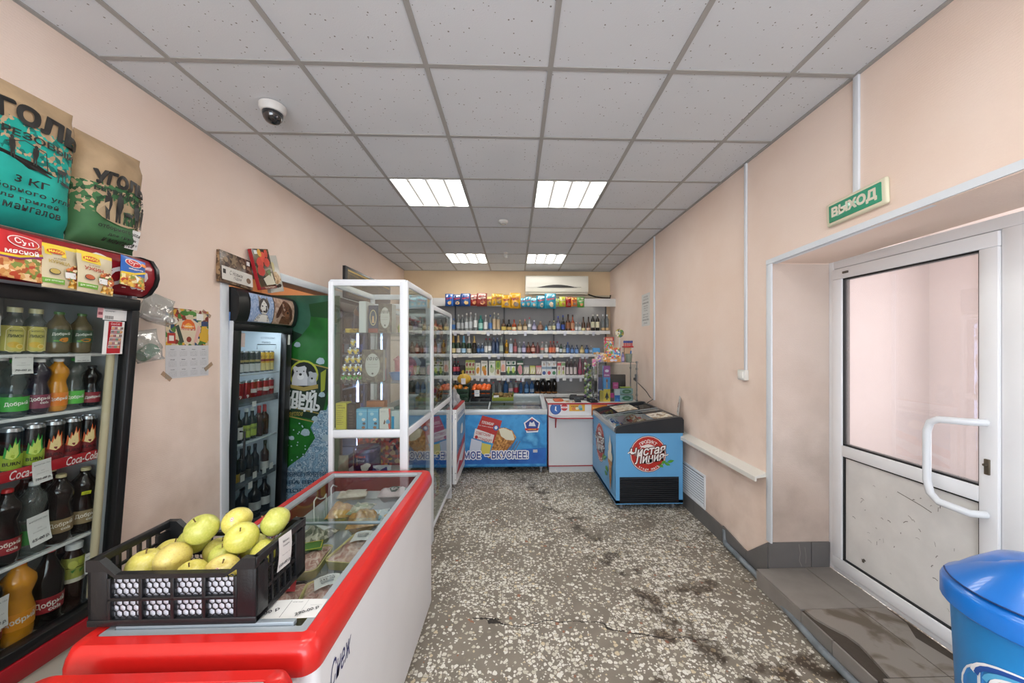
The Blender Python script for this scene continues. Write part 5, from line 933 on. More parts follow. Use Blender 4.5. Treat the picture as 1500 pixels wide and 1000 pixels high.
pack('white pack with an orange oval in freezer corner', -.655, 1.96, .65, .10, .12, .05, .1, (M('#C9CED6', .3),), shapes=[('e', .065, .065, .045, .03, '#D9A23A'), ('e', .065, .065, .03, .018, '#C9662A')], seed=8)
pack('clear bag of frozen dumplings with a white label by the basket', -.93, 2.15, .71, .16, .08, .05, .2, (speck(['#CFC6B4', '#DAD4C8', '#B9AE9A'], 24, .3, 'n'),), shapes=[('r', .08, .05, .15, .1, '#E2E4E4')], seed=9)
o = pack('pale pink sausage roll pack with dark round emblem and green end', -.69, 2.155, .70, .18, .10, .065, .05, (M('#CDBFC4', .3, noise=.1, nscale=20), M('#5E8A72', .35)), lambda u, v: 1 if u > .82 else 0, [('e', .09, .06, .032, .03, '#3C4A4A'), ('e', .09, .06, .026, .024, '#C9CDCB'), ('t', 'Я', .09, .06, .025, .03, '#3C4A4A', {'b': .05}), ('l', [(.02, .1), (.06, .11), (.13, .1)], .006, '#8C3A4A')], 10)
pack('bag of frozen minced meat under the price sheets', -.66, 1.11, .60, .13, .10, .05, .1, (speck(['#A89A88', '#C9BCA8', '#8E806E'], 40, .3),), seed=12)
ps = MB().grid(lambda a, b: Vector((a*.20, b*.075, .0012+.004*math.sin(a*3)*b)), 6, 3).build('price_sheet', PT, None, 60, loc(-.757, 1.043, FZ-.0012, .04)); tag(ps, 'white sheet of price tags lying on the freezer glass beside the crate', 'price tag')
decal('lettering', ps, lambda u, v, h: Vector((u, v, .0014+h+.004*math.sin(u/.2*3)*v/.075)), [('l', [(.1, .005), (.1, .07)], .0012, '#55585c'), ('l', [(.005, .05), (.195, .05)], .0008, '#8a8d90'), ('l', [(.148, .005), (.148, .07)], .0008, '#8a8d90'), ('t', '325-00 р', .05, .02, .075, .016, '#3b3e42', {'b': .03, 'rot': .5}), ('t', '290-00 р', .165, .025, .06, .015, '#3b3e42', {'b': .03, 'rot': .5}), ('t', 'филе кур.', .12, .06, .035, .006, '#66696d')])
# ============================================================ apple crate
CX, CY, CZ0, CW, CL, CH = -1.140, 1.022, FZ+.0085, .440, .236, .178
PL = M('#15171A', .38, bump=.15, bscale=120)
cr = thing('apple_crate', 'black plastic crate of green-yellow apples on the red freezer', 'crate', loc(CX, CY, CZ0))
MB().rbox(.004, CW-.004, .004, CL-.004, 0, .01, .002).build('base', PL, cr)
post = MB().rbox(0, .052, 0, .012, 0, CH-.03, .003).rbox(0, .012, 0, .052, 0, CH-.03, .003).mesh('corner_post', PL)
for x, y, a in ((0, 0, 0), (CW, 0, PI/2), (CW, CL, PI), (0, CL, -PI/2)): obj('corner_post', post, cr, loc(x, y, 0, a))
for nm, yy, s in (('front', 0, 1), ('back', CL-.012, 1)):
    dip = .128
    MB().prism([(0, CH-.03), (0, CH), (.035, CH), (.075, dip+.012), (CW-.075, dip+.012), (CW-.035, CH), (CW, CH), (CW, CH-.03), (CW-.05, CH-.03), (CW-.08, dip), (.08, dip), (.05, CH-.03)], yy-.004, yy+.014, 'y').fix().build('top_rail', PL, cr, 30)
    MB().rbox(.0, CW, yy-.002, yy+.012, 0, .018, .002).rbox(.05, CW-.05, yy-.001, yy+.010, .066, .076, .002).build('rail', PL, cr)
    um = MB().rbox(-.005, .005, yy-.001, yy+.010, .015, dip, .0015).mesh('upright', PL)
    for k in range(5): obj('upright', um, cr, Matrix.Translation((.055+k*.0825, 0, 0)))
for xx in (0, CW-.012):
    MB().rbox(xx-.003, xx+.015, 0, CL, CH-.022, CH, .004).build('top_rail', PL, cr); MB().rbox(xx-.001, xx+.012, .0, CL, 0, .016, .002).build('bottom_rail', PL, cr)
    MB().rbox(xx, xx+.010, .04, CL-.04, .062, .072, .002).rbox(xx, xx+.010, .04, CL-.04, .118, .126, .002).build('rail', PL, cr)
    um = MB().rbox(xx, xx+.010, -.004, .004, .012, CH-.02, .0015).mesh('upright', PL)
    for k in range(6): obj('upright', um, cr, Matrix.Translation((0, .045+k*.029, 0)))
def hexnet(x0, x1, z0, z1, R=.0100, t=.0009):
    mb = MB(); dx, dz = R*math.sqrt(3), R*1.5; j = 0; z = z0
    seen = set()
    while z < z1+dz:
        x = x0+(dx/2 if j % 2 else 0)
        while x < x1+dx:
            P = [(x+R*math.sin(a*PI/3), z+R*math.cos(a*PI/3)) for a in range(6)]
            for i in range(6):
                (a, b), (c, d) = P[i], P[(i+1) % 6]
                if not all(x0 <= q <= x1 for q in (a, c)) or not all(z0 <= q <= z1 for q in (b, d)): continue
                k = (round((a+c)/2, 4), round((b+d)/2, 4))
                if k in seen: continue
                seen.add(k); L = math.hypot(c-a, d-b); nx, nz = -(d-b)/L*t, (c-a)/L*t
                mb.add([(a-nx, 0, b-nz), (c-nx, 0, d-nz), (c+nx, 0, d+nz), (a+nx, 0, b+nz), (a-nx, .003, b-nz), (c-nx, .003, d-nz), (c+nx, .003, d+nz), (a+nx, .003, b+nz)], [(0, 1, 2, 3), (7, 6, 5, 4), (0, 4, 5, 1), (3, 2, 6, 7)])
            x += dx
        z += dz; j += 1
    return mb
h1 = hexnet(.05, CW-.05, .014, .130).build('hex_mesh', PL, cr, 0, Matrix.Translation((0, .006, 0))); h1['kind'] = 'stuff'
h2 = hexnet(.03, CL-.03, .012, .12).build('hex_mesh', PL, cr, 0, Matrix.Translation((CW-.006, 0, 0)) @ Matrix.Rotation(PI/2, 4, 'Z')); h2['kind'] = 'stuff'
h3 = hexnet(.05, CW-.05, .014, .12).build('hex_mesh', PL, cr, 0, Matrix.Translation((0, CL-.009, 0))); h3['kind'] = 'stuff'
ln = tag(MB().box(.018, CW-.02, .013, .0145, .011, .118).box(.018, CW-.1, .013, .10, .0105, .012).build('paper_liner', M('#DCDDE6', .7), None, 0, loc(CX, CY, CZ0)), 'white paper sheet lining the front of the apple crate', 'paper')
ptg = MB().grid(lambda a, b: Vector((.002+.004*math.sin(b*3), (a-.5)*.062, (b-1)*.098)), 4, 5).build('price_tag', PT, cr, 60, Matrix.Translation((CW+.003, .118, CH+.004)) @ Matrix.Rotation(-.07, 4, 'X'))
decal('lettering', ptg, lambda u, v, h: Vector((.0028+h+.004*math.sin((v/.098+1)*3), u, v)), [('t', '155-00 р', 0, -.084, .054, .011, '#2f3134', {'b': .04}), ('t', 'Яблоко', 0, -.018, .03, .006, '#3b3e42', {'b': .03}), ('t', 'Голден', 0, -.03, .03, .006, '#3b3e42', {'b': .03}), ('t', 'Россия, кг', 0, -.055, .036, .004, '#77797d')])
def applemat(a, b, c):
    m, N, L = nodes('apple_skin'); p = N['Principled BSDF']; p.inputs['Roughness'].default_value = .33; p.inputs['Coat Weight'].default_value = .15
    tc = N.new('ShaderNodeTexCoord'); n = N.new('ShaderNodeTexNoise'); n.inputs['Scale'].default_value = 16; n.inputs['Detail'].default_value = 4; L.new(tc.outputs['Object'], n.inputs['Vector'])
    r = N.new('ShaderNodeValToRGB'); e = r.color_ramp.elements; e[0].position = .32; e[0].color = lin(a); e[1].position = .7; e[1].color = lin(c); x = e.new(.52); x.color = lin(b); L.new(n.outputs[0], r.inputs[0])
    v = N.new('ShaderNodeTexVoronoi'); v.inputs['Scale'].default_value = 170; L.new(tc.outputs['Object'], v.inputs['Vector']); l = N.new('ShaderNodeMath'); l.operation = 'LESS_THAN'; l.inputs[1].default_value = .16; L.new(v.outputs['Distance'], l.inputs[0])
    mm = N.new('ShaderNodeMath'); mm.operation = 'MULTIPLY'; mm.inputs[1].default_value = .35; L.new(l.outputs[0], mm.inputs[0])
    mx = N.new('ShaderNodeMix'); mx.data_type = 'RGBA'; L.new(mm.outputs[0], mx.inputs[0]); L.new(r.outputs[0], mx.inputs[6]); mx.inputs[7].default_value = lin('#8C7A3A'); L.new(mx.outputs[2], p.inputs['Base Color']); return m
AM = [applemat('#CFC45A', '#D8CC68', '#DFD48A'), applemat('#C2C254', '#CDC85E', '#D6CE78'), applemat('#D3BF62', '#D9C978', '#C6AB5C'), applemat('#B4BA52', '#C0C260', '#CAC876')]
AP = []
for i in range(17):
    t = PI*i/16; r = .5*(math.sin(t)**.92)*(1-.10*math.cos(t)*-1); z = -.46*math.cos(t)
    z -= .12*math.exp(-((r/.16)**2))*(1 if t > PI/2 else 0); z += .07*math.exp(-((r/.13)**2))*(1 if t < PI/2 else 0); AP.append((max(r, 0), z))
apm = [MB().lathe(AP, 20).mesh('apple', m, 80) for m in AM]
stm = MB().tube([(0, 0, .30), (.01, 0, .40), (.03, .01, .50)], [.022, .018, .026], 6).mesh('stem', M('#6B5330', .7))
APP = [(-1.080, 1.112, .965, .096, 0, 0, .5, 0), (-.992, 1.105, .972, .094, 2, 1.2, -1.9, 0), (-.836, 1.122, .975, .094, 2, .5, .7, 1), (-.915, 1.092, .952, .088, 0, .3, 0, 1), (-1.01, 1.085, .94, .085, 1, .2, .9, 1), (-1.07, 1.20, .972, .088, 0, .3, 2, 0), (-1.005, 1.205, .985, .09, 3, .4, 1.6, 1), (-.943, 1.19, 1.005, .095, 3, .5, -.5, 0), (-.862, 1.185, 1.005, .095, 1, .6, .4, 0), (-.766, 1.172, .985, .09, 1, .5, 2.4, 0), (-.880, 1.262, 1.028, .09, 0, 1.0, -1.7, 1), (-.776, 1.248, 1.028, .092, 3, 1.0, -1.2, 0), (-.962, 1.245, .98, .086, 0, .3, 2.2, 0), (-.925, 1.14, .958, .08, 3, .2, .2, 0), (-.835, 1.235, .97, .085, 1, .5, 1.1, 0), (-.77, 1.10, .945, .085, 1, .4, .3, 0), (-.925, 1.125, .935, .085, 0, .4, 1.3, 0), (-.84, 1.16, .94, .085, 2, .6, 2.3, 0)]
AL = ['big yellow apple at the front corner of the crate nearest the drinks fridge', 'yellow apple with its stem pointing at the camera', 'yellow apple with red sticker above the front rim of the crate', 'half-hidden yellow apple with sticker behind the low front rim', 'low apple with sticker, below the big yellow corner apple', 'yellow apple by the back rail of the crate, fridge side', 'green-yellow apple with sticker in the second row', 'large green apple in the middle of the pile', 'pale green apple just behind the stickered front one', 'yellow-green apple with a brown spot by the priced crate side', 'highest yellow apple of the pile, with a red sticker', 'greenest apple on top of the pile at the far corner', 'yellow apple peeking out behind the second row', 'small green apple wedged in the middle of the pile', 'green-yellow apple under the two highest ones', 'apple low by the crate side with the price tag', 'yellow apple low in the gap behind the front rim', 'dull yellow apple deep under the pale green one']
APP = [[a[0], a[1], a[2], a[3]*.955]+list(a[4:]) for a in APP]
for it in range(25):
    for i in range(len(APP)):
        a = APP[i]
        for j in range(i):
            b = APP[j]; v = Vector(a[:3])-Vector(b[:3]); need = (a[3]+b[3])*.485; L_ = v.length
            if L_ < need:
                v = v/L_*(need-L_)*.5; v.z *= .5
                for q in range(3): a[q] += v[q]; b[q] -= v[q]
        r_ = a[3]*.5; a[0] = min(max(a[0], CX+.016+r_), CX+CW-.018-r_); a[1] = min(max(a[1], CY+.018+r_), CY+CL-.016-r_); a[2] = max(a[2], CZ0+.014+r_)
for i, (x, y, z, d, m, tx, tz, stk) in enumerate(APP):
    R = Matrix.Rotation(tz, 4, 'Z') @ Matrix.Rotation(tx, 4, 'X'); o = obj('apple', apm[m], None, Matrix.Translation((x, y, z)) @ R @ Matrix.Diagonal((d*.98, d*.98, d*.95, 1)))
    tag(o, AL[i], 'apple', 'apples in the crate'); obj('stem', stm, o)
    if stk:
        dv = (R.inverted() @ Vector((-x*.25+.12, -1, .55))).normalized(); U = dv.orthogonal().normalized(); V = dv.cross(U)
        fa = lambda u, v, h: (dv+U*u+V*v).normalized()*(.488+h)
        decal('sticker', o, fa, [('e', 0, 0, .17, .12, '#E9E2D8'), ('e', 0, 0, .15, .10, '#C9462E'), ('e', 0, 0, .115, .075, '#E9E2D8'), ('p', [(-.06, 0), (0, .05), (.06, 0), (0, -.05)], '#C9462E')], step=.004, h0=.022)
# ============================================================ glazed display cabinets
FRM = M('#DDE1E6', .3, spec=.5); GP = pane('#EDF2F0', refl=1.0, base=.07); GS = pane('#DCE8E4', refl=.6, base=.05, haze=.04)
def cabinet(label, y0, y1, zt, shelves):
    x0, x1, zb, zr = -1.16, -.67, .10, 1.055
    t = thing('display_cabinet', label, 'display cabinet', loc(0, 0, 0), 'glazed display cabinets'); f = MB()
    w = .05
    for a, b in ((x0, x0+.03), (x1-w, x1)):
        for c, d in ((y0, y0+.03), (y1-.03, y1)): MB().rbox(a, b, c, d, .0, zt-.012, .006).build('post', FRM, t)
    for z0, z1 in ((zb, zb+.035), (zr-.02, zr+.028), (zt-.04, zt)):
        for c, d in ((y0, y0+.028), (y1-.028, y1)): MB().rbox(x0+.012, x1-.012, c+.0025, d-.0025, z0+.001, z1+.001, .005).build('cross_rail', FRM, t)
        for a, b in ((x0, x0+.028), (x1-.028, x1)): MB().rbox(a+.002, b-.002, y0+.012, y1-.012, z0-.001, z1-.001, .005).build('side_rail', FRM, t)
    for z0, z1 in ((zb+.03, zr-.015), (zr+.025, zt-.035)):
        MB().box(x0+.025, x1-.045, y0+.011, y0+.015, z0, z1).build('pane', GP, t, 0)
        MB().box(x1-.012, x1-.008, y0+.028, y1-.028, z0, z1).build('side_pane', GP, t, 0)
    for z in shelves: MB().box(x0+.015, x1-.02, y0+.02, y1-.02, z-.006, z).build('glass_shelf', GS, t, 0)
    for z in (zr-.016, zb+.02): MB().box(x0+.02, x1-.02, y0+.015, y1-.015, z-.01, z).build('board', M('#C9CACC', .5), t, 0)
    return t
cabinet('tall white-framed glass display cabinet next to the red freezer', 2.33, 3.03, 2.02, (1.69, 1.375))
cabinet('lower white-framed glass display cabinet next to the swing gate', 3.05, 3.95, 1.95, (1.66, 1.35))
GCA = 'goods in the glass cabinets'
def carton(name, label, cat, x0, x1, y0, y1, z0, h, base, shapes=None, sidecol=None, group=GCA, rz=0):
    w, d = x1-x0, y1-y0
    o = MB().rbox(-w/2, w/2, -d/2, d/2, 0, h, min(.003, w*.1), seg=1).build(name, base, None, 35, loc((x0+x1)/2, (y0+y1)/2, z0, rz)); tag(o, label, cat, group)
    if sidecol: MB().box(w/2-.0002, w/2+.0008, -d/2+.002, d/2-.002, .002, h-.002).build('side_face', sidecol, o, 0)
    if shapes: decal('print', o, plane((-w/2, -d/2, 0), (1, 0, 0), (0, 0, 1)), shapes)
    return o
LEAFP = speck(['#4A4234', '#5E5442', '#3A342A', '#6E634E'], 60, .5)
def teabox(name, label, x0, x1, y0, z0, h, rz=0):
    w = x1-x0; return carton(name, label, 'box', x0, x1, y0, y0+.08, z0, h, LEAFP, [('e', w/2, h*.52, w*.34, h*.36, '#B9B7B0'), ('t', '1010', w/2, h*.72, w*.5, h*.11, '#26231f', {'b': .05, 'sh': .2}), ('t', 'чай чёрный', w/2, h*.54, w*.42, h*.03, '#57524a'), ('t', 'крупнолистовой', w/2, h*.46, w*.5, h*.025, '#57524a'), ('e', w/2, h*.26, w*.05, h*.03, '#26231f')], '#C9C9C6', rz=rz)
carton('slim_box', 'tall white slim box on the highest glass shelf', 'box', -1.008, -.962, 2.42, 2.56, 1.691, .205, '#D2D3D2')
carton('slim_box', 'dark blue box with an oval portrait on the highest glass shelf', 'box', -.955, -.893, 2.44, 2.5, 1.691, .18, M('#28344A', .4), [('e', .031, .10, .022, .052, '#C9B98A'), ('e', .031, .10, .018, .046, '#3A4A5A'), ('p', [(.022, .065), (.04, .065), (.036, .11), (.026, .11)], '#C9A27A'), ('r', .0, .0, .062, .03, '#8C3A2A')])
teabox('tea_box', 'brown leaf-pattern tea box with oval label on the highest glass shelf', -.888, -.80, 2.43, 1.691, .19)
carton('long_box', 'flat golden box lying on the highest glass shelf', 'box', -1.115, -1.02, 2.46, 2.56, 1.691, .03, speck(['#B08A2E', '#D9B84A', '#8A6A22'], 30, .3))
carton('brown_box', 'dark brown box at the back of the highest glass shelf', 'box', -1.10, -.99, 2.74, 2.9, 1.691, .2, M('#4A2E26', .4))
o = MB().lathe([(0, 0), (.045, 0), (.05, .02), (.05, .16), (.03, .2), (0, .2)], 14).fix().build('round_tin', speck(['#1E2430', '#343C4A', '#5A3A2A'], 20, .3), None, 40, loc(-1.09, 2.66, 1.691)); tag(o, 'dark round tin at the fridge side of the highest glass shelf', 'tin', GCA)
for k in range(5): bottle('red_cap_jar', '%s small jar with red cap on the highest glass shelf, aisle side' % ORD[k], 'jar', loc(-.72-.012*(k % 2), 2.52+k*.065, 1.691), .105, .026, 'jar', M('#5A2A22', .25, coat=.3), '#B02A2E', [(.1, .5, '#D8D2C6')], 8, GCA)
mb, F = pouch(.10, .08, .05, 8, 8, 3); tag(mb.build('yellow_toy', M('#D9C23A', .4), None, 60, loc(-.73, 2.40, 1.691)), 'yellow soft toy packet by the corner post of tall cabinet', 'toy', GCA)
mb, F = pouch(.07, .07, .05, 8, 8, 4); tag(mb.build('green_toy', M('#A3BC3C', .4), None, 60, loc(-.79, 2.58, 1.691)), 'green toy packet beside the yellow one in tall cabinet', 'toy', GCA)
# pyramid of small tins
tinm = [speck(['#D9B53A', '#E6C84A', '#C99A2A', '#4E6A9A', '#E2DCC8'], 70, .3), speck(['#3E8A3A', '#57A84A', '#2E6A2E', '#D9D2C0', '#7A4A30'], 70, .3)]
n = 0
for r, (cnt, x0) in enumerate(((4, -1.118), (4, -1.110), (3, -1.092), (2, -1.074), (1, -1.056))):
    for k in range(cnt):
        can('small %s tin, %s in the %s row of the tin pyramid' % ('green' if r == 0 else 'yellow', ORD[k], ['bottom', 'second', 'third', 'fourth', 'topmost'][r]), loc(x0+k*.0365, 2.45, 1.3755+r*.0555), .0178, .055, tinm[1 if r == 0 else 0], 'pyramid of small tins', (), 10, 'small_tin')
carton('pink_box', 'tiny pink box beside the tin pyramid', 'box', -.972+.0, -.95, 2.42, 2.46, 1.3755, .05, '#D9707E')
mb, F = pouch(.11, .15, .07, 8, 8, 8, .25, mfun=lambda u, v: 0 if v > .45 else 1, mats=(1, 1)); tag(mb.build('candy_bag', [M('#E0B02E', .35), M('#D9626A', .35)], None, 60, loc(-.955, 2.60, 1.3755, -PI/2) @ Matrix.Translation((0, -.05, 0))), 'yellow and pink candy bag behind the oval-labelled tea box', 'bag', GCA)
teabox('tea_box', 'large leaf-pattern tea box with oval label on the middle glass shelf', -.985, -.855, 2.40, 1.3755, .208, rz=.18)
mb, F = pouch(.10, .13, .06, 8, 8, 11, .25); o = mb.build('bow_bag', M('#D2707E', .4), None, 60, loc(-.87, 2.70, 1.377, -PI/2)); tag(o, 'pink gift bag with a bow on the middle glass shelf', 'bag', GCA)
MB().tube([(0, .05, .12), (-.01, .02, .15), (0, .0, .135), (0, .05, .12), (.01, .08, .155), (0, .10, .135), (0, .05, .12)], .012, 6).build('bow', M('#D9848E', .4), o)
MB().lathe([(0, 0), (.055, 0), (.075, .05), (.07, .05), (.05, .006), (0, .006)], 14).fix().build('blue_basket', M('#2E7AB8', .4), None, 40, loc(-.785, 2.56, 1.377)); tag(bpy.data.objects['blue_basket'], 'small blue plastic bowl on the middle glass shelf', 'bowl', GCA)
for k, (y, z, c, L) in enumerate(((2.80, 1.377, '#D98AA8', 'pink toy packet on the middle shelf, aisle side of tall cabinet'), (2.925, 1.377, '#B9C6DC', 'pale blue packet at the far end of the middle shelf'), (2.89, 1.6925, '#C9CCD0', 'clear plastic gift bag at the far end of the highest shelf'))):
    mb, F = pouch(.11, .15, .08, 8, 10, 30+k, .3); tag(mb.build('toy_packet', M(c, .3, noise=.25, nscale=30), None, 60, loc(-.79, y, z, .0) @ Matrix.Translation((0, -.05, 0))), L, 'packet', GCA)
# boxes on the board above the rail
zb = 1.041
carton('yellow_box', 'yellow confectionery box with small print, nearest corner of cabinet', 'box', -1.132, -1.066, 2.37, 2.45, zb, .205, '#D3C63C', [('t', 'конфеты', .026, .19, .034, .010, '#6b3a1c', {'b': .03}), ('t', 'Ассорти', .036, .175, .042, .010, '#3b3424', {'b': .03})]+[('r', .008, .155-i*.012, .05-(i % 3)*.006, .158-i*.012, '#8e8530') for i in range(8)]+[('r', .036, .008, .054, .032, '#e4e4d8'), ('r', .04, .012, .05, .026, '#333333')])
carton('black_box', 'black chocolate box between the yellow and blue ones', 'box', -1.060, -1.010, 2.37, 2.45, zb, .20, '#201E1C', [('r', .012, .015, .038, .035, '#D9D4C0')]+[('r', .012, .06+i*.018, .034, .065+i*.018, '#57534a') for i in range(6)])
carton('orange_box', 'orange-brown box behind the two light blue ones', 'box', -1.0, -.88, 2.52, 2.58, zb, .195, '#B8672E')
for k in range(2): carton('blue_box', 'light blue biscuit box, '+['beside the black box', 'beside the white and red box'][k], 'box', -1.004+k*.071, -.936+k*.071, 2.37, 2.44, zb, .168, '#56B3DC', [('e', .028, .135, .012, .010, '#A9DCEF'), ('e', .046, .10, .012, .010, '#E2EBEC'), ('e', .05, .075, .01, .008, '#2c3a4a'), ('e', .046, .05, .011, .009, '#A06A4A'), ('r', .006, .004, .022, .035, '#4a2a3a'), ('r', .04, .006, .06, .03, '#D9DEE0'), ('r', .0, .15, .066, .155, '#8CCCE6')])
carton('white_box', 'white and red chocolate bar box in the cabinet', 'box', -.860, -.790, 2.37, 2.44, zb, .168, '#DEDCD8', [('p', [(.052, 0), (.070, 0), (.070, .168), (.058, .168), (.062, .12), (.055, .08), (.06, .04)], '#C8382C'), ('p', blob(.055, .085, .012, 12, .2, 3, 1.3), '#4AA3D4'), ('p', [(.026, .07), (.034, .1), (.04, .085), (.036, .07)], '#5A3322'), ('t', 'молоко', .026, .15, .03, .007, '#8a8d90'), ('r', .006, .01, .03, .025, '#B9BCBE')])
carton('white_box', 'second white box with blue print, half behind the corner post', 'box', -.786, -.728, 2.37, 2.44, zb, .155, '#D9DBDC', [('r', .004, .02, .02, .12, '#4AA3D4')])
# lower compartment
o = MB().lathe([(0, 0), (.082, 0), (.084, .006), (.084, .135), (.08, .14), (.08, .155), (.074, .16), (.07, .152), (0, .152)], 20, m=0).fix().build('biscuit_tin', M('#2E2E58', .25, .4), None, 40, loc(-.985, 2.50, .775)); tag(o, 'dark purple tin with silver lid in the lower cabinet', 'tin', GCA)
MB().lathe([(.0805, .138), (.086, .14), (.086, .158), (.078, .164), (.06, .158), (0, .158)], 20).build('lid', M('#8A88B4', .2, .8), o)
decal('print', o, cyl(0, 0, .0846, -1.75), [('p', [(-.09, .03), (-.02, .06), (-.02, .12), (-.09, .12)], '#C9A24A'), ('t', 'печенье', .0, .115, .07, .014, '#C94A3A', {'b': .03}), ('t', 'Датское', .0, .09, .06, .016, '#DCDCE6', {'sh': .3}), ('p', blob(.035, .05, .03, 14, .3, 2, .8), '#D9D6D0')])
MB().box(-1.13, -.72, 2.40, 2.62, .755, .773).build('board', M('#C9CACC', .5), bpy.data.objects['display_cabinet'], 0)
SWT = speck(['#8E2A2E', '#C93A36', '#D9A23A', '#5A2A2E', '#B9626A', '#7A3A52', '#C9A88A', '#3A2A4A'], 45, .3)
for k, (x, y, z, w, h, L) in enumerate(((-1.08, 2.80, .52, .2, .44, 'red and gold sweets bag at the fridge side of lower cabinet'), (-.88, 2.74, .52, .22, .46, 'large dark red sweets bag in the middle of lower cabinet'), (-.79, 2.56, .40, .14, .34, 'sweets bag by the aisle pane of lower tall cabinet'), (-.86, 2.42, .775, .12, .06, 'flat white and blue biscuit packet in front of the purple tin'))):
    mb, F = pouch(w, h, .09, 10, 12, 40+k, .35); tag(mb.build('sweets_bag', SWT if k < 3 else speck(['#C9CFDC', '#2E3E7A', '#E2E4E8'], 22, .3), None, 60, loc(x, y, z, -PI/2) @ Matrix.Translation((0, -w/2, 0))), L, 'bag', GCA)
mb, F = pouch(.06, .13, .06, 10, 12, 50, .1); tag(mb.build('jar_packet', M('#8C8878', .25, noise=.3, nscale=20), None, 60, loc(-1.10, 2.41, .775, -PI/2) @ Matrix.Translation((0, -.03, 0))), 'glassy grey-green jar at the corner of lower cabinet', 'jar', GCA)
# second cabinet: mixed goods
CC = [speck(['#B9652E', '#8E3A22', '#D99A4A', '#5A2A1E', '#C9C2B4'], 40, .3), speck(['#C9A24A', '#8C6A3A', '#D9D2C0', '#5A4A3A'], 35, .3), speck(['#B9C4CC', '#D98AA8', '#8AA8C9', '#E2DCD8'], 35, .3), speck(['#6A7A4A', '#B9A24A', '#8E3A2E', '#D9CBA8'], 40, .3), M('#3A4A7A', .3, noise=.3, nscale=25)]
names = ['orange-brown', 'golden', 'pastel', 'olive and red', 'dark blue']
for s, (z, hh, nm) in enumerate(((.12, .3, 'bottom'), (1.041, .2, 'rail-level'), (1.3505, .18, 'middle'), (1.6605, .16, 'highest'))):
    for k in range(5):
        y = 3.17+k*.165; mb, F = pouch(.145, hh*(.85+.15*((k*7+s*3) % 3)/2), .10, 8, 9, 60+s*9+k, .3); m = (k+s*2) % 5
        tag(mb.build('snack_bag', CC[m], None, 60, loc(-.80, y, z+.002) @ Matrix.Translation((0, -.07, 0))), '%s snack bag, %s along the %s shelf of low cabinet' % (names[m], ORD[k], nm), 'bag', GCA)
# swing gate at the end of the cabinets, with a bag hooked on it
gt = thing('swing_gate', 'white swing gate with red edging and an ice cream picture', 'gate', loc(-.647, 3.97, .13))
MB().rbox(-.022, .022, 0, .66, 0, .805, .006).build('panel', M('#E3E4E6', .4), gt)
MB().prism([(-.018, .806), (.0225, .806), (.0225, .802), (.0245, .802), (.0245, .80), (-.018, .80)], .0, .66, 'y').fix().build('red_edge', M('#A8242A', .4), gt)
sh = [('r', .03, .10, .65, .76, '#D9DDE2'), ('r', .03, .30, .65, .66, speck(['#4E8AB8', '#6AA0C8', '#3A74A8'], 6, .4, 'n')), ('p', [(.03, .30), (.65, .42), (.65, .33), (.03, .2)], '#B8322E'), ('p', [(.03, .10), (.65, .10), (.65, .24), (.4, .14), (.2, .2), (.03, .12)], '#B8322E'), ('t', 'РОССИЙСКИЙ', .34, .71, .5, .05, '#3A5A94', {'b': .04, 'sh': .2}), ('p', blob(.38, .52, .09, 16, .2, 3, .7), '#E2E0DA'), ('t', 'ЗНАК', .25, .36, .3, .06, '#2E4A8E', {'b': .05}), ('r', .62, .1, .65, .76, '#E3E4E6')]
decal('print', gt, plane((.0225, 0, 0), (0, 1, 0), (0, 0, 1)), sh)
scr = MB().lathe([(.005, 0), (.004, .002), (0, .002)], 8, T=Matrix.Rotation(PI/2, 4, 'X')).mesh('screw', M('#6a6d72', .3, .8))
for z in (.05, .12, .70, .76): obj('screw', scr, gt, Matrix.Translation((.012, -.0005, z)))
for z in (.2, .6): MB().rbox(-.03, -.02, .0, .03, z, z+.06, .002).build('hinge', ALG, gt)
mb, F = pouch(.16, .22, .10, 12, 12, 77, .5, (.1, .15)); tag(mb.build('shopping_bag', M('#A9ABAF', .4, noise=.3, nscale=14), None, 60, loc(-.675, 4.10, .90, .1) @ Matrix.Translation((0, -.08, .037))), 'crumpled grey plastic bag lying on top of the swing gate', 'plastic bag')
# ============================================================ wall shelving with bottles
def xat(px, Y):
    a = (px-771.64)/541.4; c, s = math.cos(.0319), math.sin(.0319); return Y*(a*c+s)/(c-a*s)
SY = 6.33
shv = thing('bottle_shelving', 'grey back-wall shelving unit with white shelves full of bottles', 'shelving', loc(0, 0, 0))
PAN = M('#A6A6A6', .6, noise=.06, nscale=4)
ed = [-1.93, -1.05, -.19, .69, 1.62]
for a, b in zip(ed, ed[1:]): MB().rbox(a+.002, b-.002, 6.56, 6.58, .25, 2.42, .002).build('back_panel', PAN, shv)
for x in ed: MB().box(x-.012, x+.012, 6.545, 6.562, .1, 2.42).build('slotted_post', M('#4e4f52', .5), shv, 0)
SW = M('#D8DADB', .4); RW = [1.872, 1.484, 1.118, .80]
tagm = [MB().box(-.03, .03, -.002, 0, -.03, .022).mesh('price_tag', PT, 0), MB().box(-.022, .022, -.002, 0, -.045, .02).mesh('price_tag', M('#C9CDD9', .5), 0), MB().box(-.035, .035, -.002, 0, -.02, .02).mesh('price_tag', M('#E4E2D8', .5), 0)]
rd = random.Random(12)
for i, z in enumerate(RW):
    for a, b in zip(ed, ed[1:]):
        MB().rbox(a+.003, b-.003, 6.24, 6.56, z-.022, z, .003).rbox(a+.003, b-.003, 6.232, 6.243, z-.052, z+.004, .002).build('shelf', SW, shv)
    x = -1.0
    while x < 1.55 and i < 3:
        obj('price_tag', rd.choice(tagm), shv, Matrix.Translation((x, 6.2315, z-.036-(.02 if i == 2 else 0)+rd.uniform(-.004, .004)))); x += rd.choice((.075, .08, .11, .17))
